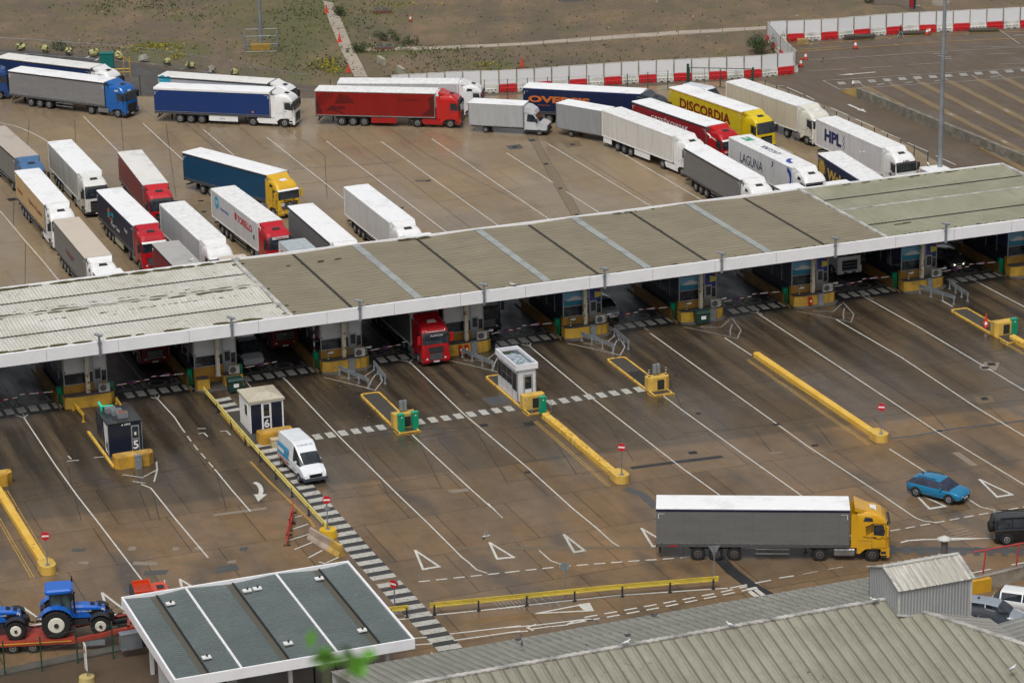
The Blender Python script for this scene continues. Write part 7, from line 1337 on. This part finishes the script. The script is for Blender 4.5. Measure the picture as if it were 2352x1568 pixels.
for x0,x1 in ((.2,l/2-.05),(l/2+.05,l-.2)):
    b=MB(); b.bar((x0,0,2.45),(x1,0,2.45),.07).bar((x0,0,.2),(x1,0,.2),.07).bar((x0,0,.2),(x0,0,2.45),.07).bar((x1,0,.2),(x1,0,2.45),.07).bar(((x0+x1)/2,0,.2),((x0+x1)/2,0,2.45),.05)
    for i in range(20): xx=x0+(x1-x0)*i/20; b.box(xx,xx+.008,-.004,.004,.2,2.45)
    b.build('gate_leaf',M_gp,r)
# ------------------------------------------------------------------ water filled hoarding units
def hoard_mats(): 
    m,n,b=new('hoarding_mesh'); v=N(n,'ShaderNodeTexCoord').outputs['Object']; s=N(n,'ShaderNodeSeparateXYZ'); L(n,v,s.inputs[0]); wv=math_(n,'PINGPONG',s.outputs[0],.05); f=noise(n,v,2.,4)
    a=mix(n,math_(n,'LESS_THAN',wv,.014),(.80,.81,.83),(.50,.51,.53)); a=mix(n,math_(n,'MULTIPLY',f,.2),a,(.5,.5,.48)); L(n,a,b.inputs['Base Color']); b.inputs['Roughness'].default_value=.45; return m
M_hm=hoard_mats(); M_hr=paint((.55,.015,.02),.45,.08,.1,key='red_plastic'); M_hw=paint((.66,.65,.60),.45,.1,.25,key='white_plastic')
def hbase(): 
    b=MB(); l=1.98
    b.loft([[(x,-.28,.12),(x,-.28,.5),(x,-.2,.55),(x,-.18,.9),(x,.18,.9),(x,.2,.55),(x,.28,.5),(x,.28,.12)] for x in (0,l)],0)
    for i in range(4): b.box(.3+i*.42,.42+i*.42,-.292,-.281,.3,.42,1).box(.3+i*.42,.42+i*.42,.281,.292,.3,.42,1)
    for x in (.0,.75,1.55): b.box(x,x+.42,-.26,.26,0,.12,0)
    b.box(0,l,-.21,.21,.6,.64,0).box(0,l,-.2,.2,.76,.8,0); return b
HB=[hbase().mesh('base',[m_,M_black]) for m_ in (M_hr,M_hw)]
q=MB(); q.box(.06,1.92,-.035,.035,.95,2.55); q.box(.0,.07,-.05,.05,.9,2.6,1).box(1.91,1.98,-.05,.05,.9,2.6,1).box(.0,1.98,-.045,.045,2.52,2.6,1); HP=q.mesh('mesh_panel',[M_hm,M_hw]); q=MB(); q.box(-.05,.0,-.06,.06,.85,2.5); HC=q.mesh('coupling_post',plain((.16,.13,.08),.6))
def hoard(pts, first_red, names, place):
    tot=sum((pts[i+1]-pts[i]).length for i in range(len(pts)-1)); n=int(round(tot/2.12)); 
    for i in range(n):
        a=along(pts,i/n); c=along(pts,(i+1)/n-.0001); red=(i%2==0)==first_red
        r=thing('hoarding_unit',('red' if red else 'white')+' based hoarding unit, '+ORD[min(i,33)]+' '+place,'barrier',(a.x,a.y,-.03),math.atan2(c.y-a.y,c.x-a.x)+random.uniform(-.03,.03),'water filled hoarding units')
        if (place.startswith('along') and False): pass
        link('base',HB[0 if red else 1],r); link('mesh_panel',HP,r); link('coupling_post',HC,r)
        s=(c-a).length/2.06; r.scale=(min(1.1,max(.9,s)),1,1)
hoard([V(900,222),V(960,219),V(1060,213),V(1164,211),V(1355,197),V(1474,189),V(1672,180),V(1750,176),V(1823,168)],True,'','from the left of the long near hoarding row')
hoard([V(1828,166),V(1790,128),V(1762,96)],False,'','from the near end of the short cross row')
hoard([V(1768,96),V(1800,95),V(1907,90),V(1983,83),V(2087,75),V(2163,72),V(2304,65),V(2420,60)],False,'','from the left of the far hoarding row')
# ------------------------------------------------------------------ masts
def mast(label,p,h,r0,r1): 
    r=thing('lighting_mast',label,'mast',(p.x,p.y,0),0,'tall lighting masts'); MB().cyl((0,0,0),(0,0,h),r0,r1,n=12).build('shaft',M_galv,r); MB().cyl((0,0,0),(0,0,.06),r0*1.9,n=12).cyl((0,0,2.0),(0,0,2.15),r0*1.15,n=12).build('flange',M_galv,r); MB().box(r0,r0+.12,-.15,.15,.8,1.6).build('control_box',M_steel,r); return r
mast('tall grey lighting mast rising behind the toll canopy at the right',V(2156,472),32,.26,.13); mast('tall grey lighting mast in a fenced cage on the waste ground',V(600,108),32,.22,.10)
q=V(600,112); r=thing('mast_cage','square mesh cage round the foot of the left mast','cage',(q.x,q.y,0),R(3)); b=MB()
for x in (-2,2):
    for y in (-2,2): b.cyl((x,y,0),(x,y,2.1),.05,n=6)
for z in (.1,2.05): b.tube([(-2,-2,z),(2,-2,z),(2,2,z),(-2,2,z),(-2,-2,z)],.03)
for i in range(1,20): x=-2+i*.2; b.box(x-.006,x+.006,-2.01,-1.99,.1,2.05).box(-2.01,-1.99,x-.006,x+.006,.1,2.05).box(1.99,2.01,x-.006,x+.006,.1,2.05)
b.build('cage_frame',M_galv,r); r=thing('ballast_block','orange-yellow ballast block inside the mast cage','block',(q.x,q.y-.8,0),R(3)); MB().box(-1.2,1.2,-.4,.4,0,.75).box(-1.2,1.2,-.42,-.4,.5,.75).build('block',paint((.42,.25,.03),.6,.1,.3),r)
# temporary panel fence on the waste ground
pts=[V(-30,122),V(60,126),V(138,132),V(210,137),V(285,143),V(355,150),V(420,160),V(475,168),V(530,178),V(580,188),V(640,200),V(710,210)]
r=thing('panel_fence','thin grey temporary panel fence along the waste ground at left','fence',(pts[0].x,pts[0].y,0),0); o=pts[0]
for a,c in zip(pts,pts[1:]):
    a=a-o;c=c-o;a.z=c.z=0; b=MB(); b.cyl(a,a+Vector((0,0,2.0)),.03,n=5).cyl(a+Vector((0,0,2.0)),c+Vector((0,0,2.0)),.025,n=5).cyl(a+Vector((0,0,.15)),c+Vector((0,0,.15)),.02,n=5)
    for i in range(1,26): p=a.lerp(c,i/26); b.box(p.x-.004,p.x+.004,p.y-.004,p.y+.004,.15,2.0)
    b.box(a.x-.3,a.x+.3,a.y-.1,a.y+.1,0,.12); b.build('fence_panel',M_galv,r)
# painted boulders
M_bl=[paint((.50,.48,.18),.8,.2,.3,key='pale_yellow_stone'),paint((.42,.40,.34),.8,.2,.3,key='grey_stone')]
for i,(x,y) in enumerate(((175,407),(383,422),(580,446),(790,459),(1002,480),(1207,505),(1407,535),(1597,565),(1780,597),(1970,624))):
    p=r1(x,y+14); r=thing('painted_boulder','lumpy '+('grey' if i in (5,8) else 'pale yellow')+' boulder at the road edge, '+ORD[i]+' from the left','boulder',(p.x,p.y,0),random.random()*6,'painted boulders along the road'); random.seed(i); b=MB(); b.ell((0,0,.42),.68,.5,.5,9,6); b.v=[(x_*random.uniform(.8,1.2),y_*random.uniform(.8,1.2),max(0,z_*random.uniform(.85,1.15))) for x_,y_,z_ in b.v]; b.m=[1 if z<1 and random.random()<.25 else 0 for z in [0]*len(b.m)]
    b.build('stone',[M_bl[1 if i in (5,8) else 0],plain((.06,.055,.045),.9)],r)
# cones and clutter on the far ground
cone('plain orange cone standing at the top of the concrete path',r2(615,107),1.25,False); cone('plain orange cone halfway down the concrete path',r2(724,355),1.35,False); cone('plain orange cone lowest on the concrete path',r2(799,607),1.2,False); cone('small banded cone alone on the far waste ground',r2(1320,178),1.0)
cone('orange cone on a dark heap behind the hoarding',r3(128,572),1.5,False); cone('red and white cone on the far road left of the walking person',r4(824,408),1.35); cone('red and white cone nearest the hoarding corner, upper one',r4(405,502),1.3); cone('red and white cone nearest the hoarding corner, lower one',r4(365,558),1.3); cone('red and white cone left of two by the far hoarding',r4(1425,292),1.2); cone('red and white cone right of two by the far hoarding',r4(1445,285),1.2); cone('orange cone leaning on the far red hoarding base',r4(1305,262),1.3,False); cone('small orange cone behind the hoarding fold',r4(250,395),1.0)
def slab(label,p,rz): r=thing('concrete_slab',label,'concrete slab',(p.x,p.y,0),rz,'upright concrete slabs'); MB().side([(-1.1,0),(1.1,0),(1.1,.9),(-1.1,.9)],-.2,.2).build('slab',paint((.38,.36,.27),.8,.2,.4),r)
slab('upright concrete slab on the waste ground, left of two',r2(1078,545),R(-68)); slab('upright concrete slab on the waste ground, right of two',r2(1245,628),R(-68))
def frame_(label,p,nm='inspection_pit'): r=thing(nm,label,'manhole',(p.x,p.y,0),.05); b=MB(); b.box(-1.1,1.1,-.8,-.65,0,.45).box(-1.1,1.1,.65,.8,0,.45).box(-1.1,-.95,-.65,.65,0,.45).box(.95,1.1,-.65,.65,0,.45).box(-.1,.1,-.65,.65,.3,.45); b.build('frame',paint((.16,.15,.13),.8,.2,.3),r); MB().box(-.94,.94,-.64,.64,0,.2).build('pit',M_dark,r); MB().box(-1.1,1.1,-.83,-.8,0,.3).build('brick_edge',plain((.18,.07,.05),.8),r)
frame_('raised manhole frame on the end of the concrete path strip',r2(1100,408)); frame_('small dark manhole frame by itself on the waste ground',r2(1080,100))
def pallets(label,p,n,rz=0): 
    r=thing('timber_stack',label,'timber stack',(p.x,p.y,0),rz,'timber stacks by the far hoarding'); b=MB(); random.seed(n)
    for j in range(n):
        for i in range(6): b.box(-1.8+random.uniform(-.2,.2),1.8+random.uniform(-.2,.2),-.6+i*.2,-.48+i*.2,.05+j*.16,.13+j*.16)
    b.build('timber',paint((.10,.085,.06),.9,.2,.3),r); return r
pallets('timber stack with coils on top by the far white hoarding',r4(855,325),3,R(3)); pallets('dark timber pile right of the walking person',r4(1320,285),2,R(3)); pallets('flat timber stack at the far right hoarding',r4(1900,262),2,R(3))
p=r4(885,300); r=thing('wire_coil','brown wire coil lying on the timber stack','coil',(p.x,p.y,.5),0); b=MB()
for i in range(5): b.tube([(.6*cos(a)+random.uniform(-.1,.1),.35*sin(a),.06+i*.08) for a in [2*pi*j/10 for j in range(11)]],.03,5)
b.build('coil',plain((.12,.09,.07),.8),r)
p=r4(380,368); r=thing('concrete_block','small dirty yellow block at the fold of the far hoarding','concrete block',(p.x,p.y,0),0); MB().prism([(-.7,-.35),(.7,-.35),(.6,.35),(-.6,.35)],0,.6).build('block',paint((.40,.28,.10),.7,.2,.4),r)
p=r4(1310,72); r=thing('pump_unit','red and dark pump with grey hose reel on the far slab','pump',(p.x,p.y,0),0); MB().box(-.5,.0,-.3,.3,.2,1.2).build('casing',plain((.3,.02,.03),.5),r); MB().cyl((.1,-.2,.0),(.2,-.2,2.2),.12,n=8).build('post',M_dark,r); b=MB(); b.tube([(.4,0,.3),(.9,0,.4),(.7,0,1.6),(.3,0,1.4),(.4,0,.3)],.04); b.build('frame',M_galv,r)
p=r4(1540,32); r=thing('manhole_cover','round concrete manhole cover on the far dirt','manhole',(p.x,p.y,0),0); MB().cyl((0,0,-.1),(0,0,.25),1.3,1.2,n=18).build('ring',paint((.25,.22,.18),.8),r)
a=r4(705,745,0); c=r4(850,800,0)
# long concrete wall between exit lane and bays
A_=V(1938,209); B_=V(2480,430); d=B_-A_; ang=math.atan2(d.y,d.x); r=thing('retaining_wall','long stained concrete wall between the exit lane and the empty bays','wall',(A_.x,A_.y,0),ang); l=d.length
m,n,b_=new('stained_concrete'); v=coord(n,'Object',(.8,1,1)); f=noise(n,v,1.6,6,.7); s=N(n,'ShaderNodeSeparateXYZ'); L(n,v,s.inputs[0]); L(n,mix(n,ramp(n,f,[(.40,0.),(.68,1.)]),(.13,.118,.09),(.27,.25,.21)),b_.inputs['Base Color']); b_.inputs['Roughness'].default_value=.8
b=MB()
for i in range(int(l/4)): b.side([(3.2+i*4,-.1),(7.16+i*4,-.1),(7.16+i*4,1.05),(3.2+i*4,1.05)],-.25,.25)
b.build('wall',m,r); MB().side([(0,.0),(3.2,.0),(3.2,1.05),(.6,.35)],-.45,.45).build('yellow_nose',paint((.50,.36,.12),.7,.2,.3),r); b=MB(); b.box(3.2,l,-1.1,-.95,-.02,.0); 
struct(b.build('road_marking',M_my)) if 0 else None
for k in range(1): ln(MB(),[A_,B_])
# yellow gantry frame behind the grey lorry, kerb at bottom left
p=r1(1060,655); r=thing('height_gate','yellow tubular gate frame behind the bright blue cab','gate',(p.x,p.y,0),R(5)); b=MB()
for x in (-.2,.5): b.tube([(x,0,0),(x,0,2.6)],.07); 
b.tube([(-3.,0,1.1),(.5,0,1.1)],.08).tube([(-3.,0,.7),(.5,0,.7)],.06).tube([(-.2,0,2.6),(.5,0,2.0)],.05); b.build('frame',M_yel,r)
p=r1(905,600); r=thing('equipment_box','teal box beyond the white cab at far left','box',(p.x,p.y,0),0); MB().box(-.8,.8,-.5,.5,0,2.2).box(-.85,.85,-.55,.55,2.2,2.3).build('casing',plain((.01,.16,.14),.5),r)
p0=V(-60,1551); p1_=V(372,1462); d=p1_-p0; b=MB(); n_=Vector((-d.y,d.x,0)).normalized(); b.obox(p0-n_*.1-Vector((0,0,.1)),d,n_*-.9,(0,0,.25)); struct(b.build('kerb',paint((.10,.09,.075),.8,.2,.3)))
sheet('road',[V(-400,1660),V(-60,1556),V(372,1468),V(500,1900),V(-400,1900)],.006,asphalt_mat((.06,.045,.03),(.11,.075,.045),.25,'brown_wet_asphalt'))
p=V(200,1565); r=thing('sign_block','small yellow block with a narrow white sign at the bottom left','sign',(p.x,p.y,0),R(-70)); MB().cyl((0,0,0),(0,0,.4),.55,.5,n=16).build('block',paint((.5,.4,.15),.6),r); MB().box(-.3,.3,-.03,.03,.9,2.7).build('sign_board',M_white,r); MB().cyl((0,.05,0),(0,.05,2.7),.04,n=6).build('pole',M_galv,r); MB().cyl((0,-.04,2.2),(0,-.05,2.2),.16,n=12).build('sign_symbol',M_red,r)
# ------------------------------------------------------------------ gulls and pigeons
M_gw=plain((.75,.75,.74),.7); M_gg=plain((.33,.35,.38),.7); M_pg=plain((.07,.075,.09),.7); M_bk=plain((.6,.4,.03),.5)
def bird(label,p,rz,s=1.0,pig=False,name=None):
    r=thing(name or ('pigeon' if pig else 'gull'),label,'bird',tuple(p),rz,'pigeons' if pig else 'standing gulls'); w_=M_pg if pig else M_gw; b=MB()
    b.loft([[(x*s,y*rr*s,(z+rz_*rr)*s) for y,rz_ in ((-1,0),(-.7,.7),(0,1),(.7,.7),(1,0),(.7,-.7),(0,-1),(-.7,-.7))] for x,z,rr in ((-.26,.17,.015),(-.16,.18,.06),(-.03,.19,.09),(.08,.21,.085),(.15,.27,.055),(.18,.33,.055),(.23,.34,.045),(.27,.335,.015))]); b.build('body',w_,r)
    for k in (-1,1): MB().loft([[(x*s,k*(.085+t)*s,z*s) for t,z in ((0,.15),(.02,.2),(0,.25))] for x in (-.3,-.1,.07)],0,False,False).build('wing',M_pg if pig else M_gg,r)
    MB().cyl((.26*s,0,.335*s),(.32*s,0,.325*s),.012*s,.004,n=5).build('bill',M_bk,r); b=MB()
    for k in (-1,1): b.cyl((0,k*.03*s,0),(0,k*.03*s,.12*s),.008,n=4)
    b.build('leg',M_bk,r)
def flying(label,p,rz,s=1.0,roll=0):
    r=thing('gull',label,'bird',tuple(p),rz,'flying gulls'); r.rotation_euler=(roll,0,rz); b=MB(); b.loft([[(x*s,y*rr*s,rz_*rr*s) for y,rz_ in ((-1,0),(0,1),(1,0),(0,-1))] for x,rr in ((-.3,.02),(-.15,.05),(.05,.075),(.18,.05),(.28,.012))]); b.build('body',M_gw,r)
    for k in (-1,1): MB().add([(-.08*s,k*.05*s,.02),(.12*s,k*.05*s,.02),(.2*s,k*.38*s,.08*s),(.05*s,k*.75*s,.02*s),(-.02*s,k*.4*s,.06*s)],[(0,1,2,3,4)]).add([(-.08*s,k*.05*s,.035),(.12*s,k*.05*s,.035),(.2*s,k*.38*s,.095*s),(.05*s,k*.75*s,.03*s),(-.02*s,k*.4*s,.075*s)],[(4,3,2,1,0)]).build('wing',M_gg if k<0 else M_gw,r)
flying('white gull flying low over the painted triangle in front',e2(1690,500,3.),R(200),1.0,.9); flying('white gull gliding past the side of the lorry with the helix',r4(880,1275,5.),R(170),1.1,.3); flying('white gull flying by the dark red lorry cab',r3(1715,1155,5.),R(60),1.0,.6)
bird('white gull standing on the ridge in the middle of the ribbed roof',V(1677,1440,ZR+.1),R(160)); bird('white gull standing on the ridge beside the lantern',V(2008+.0,1384,ZR+.1),R(200),1.1); bird('grey backed gull standing on the near ridge at left',V(1438,1482,ZR+.1),R(20),1.1); bird('gull crouched on the lower right roof corner',V(2325,1540,5.6),R(30)); bird('white gull on the toll canopy edge in the middle',V(1920*.6125+.0*0+4-60+5,652,ZT+.03) if 0 else V(1921/2.24*0+ (50/2.24+1900)*.6125,(1285/2.24+500)*.6125,ZT+.05),R(200)); bird('white gull on the far edge of the pale canopy roof',V((1605/2.24)*.6125,(1195/2.24+450)*.6125,ZT+.08),R(30)); bird('white gull at the joint of pale and brown canopy roof',V((2010/2.24)*.6125,(1178/2.24+450)*.6125,ZT+.08),R(10)); bird('white gull on the small white roof at the mast',r4(1435,1395,4.05),R(100)); bird('gull standing on the empty crossing near the concrete wall nose',r4(802,718,0),R(80),1.3); bird('gull by the pigeons under the zebra end',e2(1318,1380,0.02),R(190),1.0)
bird('white gull on the fascia under the middle of the canopy',m2(2180,1062,ZT+.05),R(180)); 
for i,(x,y,l_) in enumerate(((92,1268,'leftmost pigeon low on the far roof slope'),(110,1302,'pigeon just below the leftmost one'),(597,1322,'brown pigeon on the ridge left of the gull pair'),(872,1238,'dark bird behind the grey backed gull'),)): bird(l_,e3(x,y,ZE+1.2),R(30+i*60),.85,True)
bird('dark pigeon alone low on the near roof slope',e4(345,1525,ZR-1.6),R(10),1.0,True); bird('dark pigeon by the road sign on the far roof slope',V(1504,1418,ZE+.3),R(0),.85,True)
bird('gull on the navy lorry roof at far left, left one',r1(735,500,4.05),R(10)); bird('gull on the navy lorry roof at far left, right one',r1(812,520,4.05),R(10))
# ------------------------------------------------------------------ the walking person
def person(label,p,rz):
    me=bpy.data.meshes.new('body'); J=[(0,0,.95),(0,0,1.15),(.02,0,1.38),(.03,0,1.50),(.06,0,1.62),(.05,0,1.72),(.02,-.19,1.42),(-.06,-.25,1.14),(.12,-.24,.92),(.02,.19,1.42),(.10,.24,1.15),(.22,.20,.95),(.05,-.09,.92),(.26,-.10,.52),(.36,-.10,.10),(.48,-.10,.05),(-.03,.09,.92),(-.10,.10,.50),(-.40,.10,.14),(-.30,.10,.05)]
    E_=[(0,1),(1,2),(2,3),(3,4),(4,5),(2,6),(6,7),(7,8),(2,9),(9,10),(10,11),(0,12),(12,13),(13,14),(14,15),(0,16),(16,17),(17,18),(18,19)]; rad=[.15,.14,.16,.06,.10,.07,.065,.05,.04,.065,.05,.04,.10,.075,.05,.04,.10,.075,.05,.04]
    me.from_pydata(J,E_,[]); o=bpy.data.objects.new('person',me); col.objects.link(o); o.location=(p.x,p.y,0); o.rotation_euler=(0,0,rz)
    sk=o.modifiers.new('s','SKIN'); 
    for i,v in enumerate(me.skin_vertices[0].data): v.radius=(rad[i],rad[i]*(.8 if i<3 else 1)); v.use_root=(i==0)
    o.modifiers.new('ss','SUBSURF').levels=1; o.modifiers['ss'].render_levels=1; bpy.context.view_layer.update()
    dg=bpy.context.evaluated_depsgraph_get(); m2=bpy.data.meshes.new_from_object(o.evaluated_get(dg)); o.modifiers.clear(); o.data=m2; m2.materials.clear()
    for m_ in (plain((.015,.02,.045),.7),plain((.22,.30,.36),.7),plain((.45,.27,.19),.6),plain((.02,.015,.012),.8),plain((.6,.6,.6),.6)): m2.materials.append(m_)
    for f in m2.polygons:
        z=f.center.z; f.material_index=0 if z>.97 else 1
        if z>1.53: f.material_index=2
        if z>1.68 or (z>1.58 and f.center.x<.03): f.material_index=3
        if z<.12: f.material_index=4
        if abs(f.center.y)>.17 and z<.99 and z>.8: f.material_index=2
    tag(o,label,'person'); return o
person('person in dark jacket and pale jeans walking along the far hoarding',r4(1200,322),R(5))
# ------------------------------------------------------------------ weeds, shrubs, flowers on the waste ground
random.seed(11)
def tuft(b,x,y,h,w_,m,n=5,z=-.06):
    for i in range(n):
        a=random.random()*6.28; dx,dy=cos(a)*w_*random.uniform(.3,1),sin(a)*w_*random.uniform(.3,1); hh=h*random.uniform(.6,1.2); s=w_*.35
        b.add([(x-s*sin(a),y+s*cos(a),z),(x+s*sin(a),y-s*cos(a),z),(x+dx,y+dy,z+hh)],[(0,1,2)],m)
gm_=[plain((.11,.14,.045),.8),plain((.16,.15,.07),.8),plain((.19,.145,.08),.9)]
def inreg(fx,n,sd,h,w_,ms,spread=(60,12)):
    b=MB(); random.seed(sd)
    for cx_,cy_,k,sx_,sy_ in fx:
        for i in range(k):
            px,py=random.gauss(cx_,sx_),random.gauss(cy_,sy_)
            if 95+max(0,px)*.15<py and px<640: continue
            if py>172 and px>900: continue
            p=V(px,py); tuft(b,p.x,p.y,h*random.uniform(.5,1.4),w_*random.uniform(.6,1.5),random.choice(ms))
    return b
b=inreg([(700,45,260,60,28),(680,20,160,50,15),(760,150,160,30,12),(820,55,120,40,25),(860,110,200,25,6),(950,112,220,90,4),(870,20,120,60,15),(330,8,200,70,8),(430,30,120,60,14),(240,22,60,25,8),(120,108,60,60,8),(300,108,120,60,10),(640,120,130,40,20),(700,160,120,60,12),(1100,140,150,90,14),(1300,60,70,200,35),(1500,40,60,200,25),(1290,158,90,60,10),(1000,160,90,60,10),(560,90,90,80,30),(200,60,80,150,35),(1380,130,80,200,14),(1450,100,50,150,20),(910,180,80,20,5),(1000,130,100,60,10)],0,3,.22,.2,[0,0,1,2])
tag(b.build('weeds',gm_),kind='stuff')
b=inreg([(360,105,150,35,5),(410,127,80,12,5),(750,148,110,14,8),(770,160,60,10,5),(960,10,40,50,3),(1120,150,40,30,6),(330,112,60,20,3),(1290,10,0,10,3)],0,8,.2,.2,[0,0,1])
tag(b.build('yellow_flowers',[plain((.42,.34,.01),.7),plain((.14,.17,.02),.8)]),kind='stuff')
def shrub(label,p,rx,rz_,n=900,c=0):
    r=thing('shrub',label,'shrub',(p.x,p.y,0),0,'shrubs on the waste ground'); b=MB(); random.seed(int(p.x*10)+n)
    cl=[(random.gauss(0,rx*.45),random.gauss(0,rx*.35),random.uniform(.3,.85)*rz_,random.uniform(.25,.5)*rz_) for _ in range(14)]
    for i in range(n):
        c_=random.choice(cl); u=Vector((random.gauss(0,1),random.gauss(0,1),random.gauss(0,1))).normalized()*c_[3]*random.uniform(.5,1.1); q=Vector((c_[0],c_[1],c_[2]))+u; q.z=max(.02,q.z); s=random.uniform(.05,.11); a=Vector((random.gauss(0,1),random.gauss(0,1),random.gauss(0,1))).normalized()*s; d=a.orthogonal().normalized()*s*.6
        b.add([q-a,q+d,q+a,q-d],[(0,1,2,3)],random.choice((0,0,1)))
    b.build('foliage',[plain((.035,.055,.018),.8),plain((.07,.085,.03),.8)],r); q=MB()
    for i in range(7): q.cyl((0,0,0),(random.gauss(0,rx*.4),random.gauss(0,rx*.3),rz_*.7),.03,.01,n=5)
    q.build('stem',plain((.06,.045,.03),.9),r)
shrub('big dark green shrub inside the hoarding corner',r4(30,445),2.3,2.1,2600); shrub('green shrub where the two concrete paths meet',r2(868,437),1.4,1.0,700); shrub('shrub leaning on the top right side of the concrete path',r2(715,135),1.2,1.2,600); shrub('spreading shrub behind the manhole frame',r2(1110,345),2.0,1.1,800); shrub('small dark shrub near the top of the far slab',r4(935,25),1.1,.9,400); shrub('low shrub right of the spreading one',r2(1290,370),2.0,.7,600); shrub('brown green shrub behind the grey temporary fence',r1(480,425),1.5,1.1,600)
# heap behind the hoarding
p=r3(130,602); r=thing('rubble_heap','dark red-brown rubble heap under an orange cone','heap',(p.x,p.y,-.05),0); b=MB(); b.ell((0,0,.1),1.2,.9,.5,10,6); b.v=[(x*random.uniform(.8,1.2),y*random.uniform(.8,1.2),z*random.uniform(.7,1.2)) for x,y,z in b.v]; b.build('rubble',plain((.10,.045,.03),.9),r)
# loose stones and litter scattered over the waste ground
b=MB(); random.seed(21)
for i in range(450):
    px,py=random.uniform(-20,2352),random.uniform(-8,200)
    if px<640 and py>100+px*.13: continue
    if px>1740 and py>45: continue
    if py>150+max(0,(1400-px)*.02) and px>900: continue
    p=V(px,py); s=random.uniform(.04,.14)*random.choice((1,1,1.6)); b.add([(p.x-s,p.y,-.06),(p.x,p.y-s*.7,-.06),(p.x+s,p.y,-.06),(p.x,p.y+s*.7,-.06),(p.x,p.y,-.06+s*.8)],[(0,1,4),(1,2,4),(2,3,4),(3,0,4)],random.choice((0,0,0,0,1,2)))
tag(b.build('loose_stones',[plain((.06,.05,.04),.9),plain((.35,.31,.26),.9),plain((.15,.11,.08),.9)]),kind='stuff')
# a leafy twig on the cliff edge close to the camera
def ray(x,y,dist):
    g=at(x,y,0)-Vector((0,0,CH)); return Vector((0,0,CH))+g.normalized()*dist
base=ray(760,1800,3.2); r=thing('leafy_twig','blurred green leafy twig close to the viewer at the bottom edge','twig',tuple(base),0); b=MB(); t1=ray(748,1490,3.2)-base; t2=ray(805,1518,3.25)-base
b.tube([Vector((0,0,-.4)),Vector((0,0,0)),t1*.6,t1],.0025,5).tube([t1*.5,t2],.002,5); b.build('stem',plain((.10,.12,.04),.7),r); b=MB(); random.seed(2)
for c_,nn in ((t1,9),(t2,5),(t1*.86+Vector((.01,0,.004)),3)):
    for i in range(nn):
        q=c_+Vector((random.gauss(0,.010),random.gauss(0,.01),random.gauss(0,.005))); a=Vector((random.gauss(0,1),random.gauss(0,.5),random.gauss(0,.4))).normalized()*.013; d=Vector((-a.z,random.gauss(0,.006),a.x))*.4; b.add([q-a,q-a*.3+d,q+a*.4+d*.9,q+a,q+a*.4-d*.9,q-a*.3-d],[(0,1,2,3,4,5)])
b.build('foliage',plain((.12,.34,.03),.6),r)
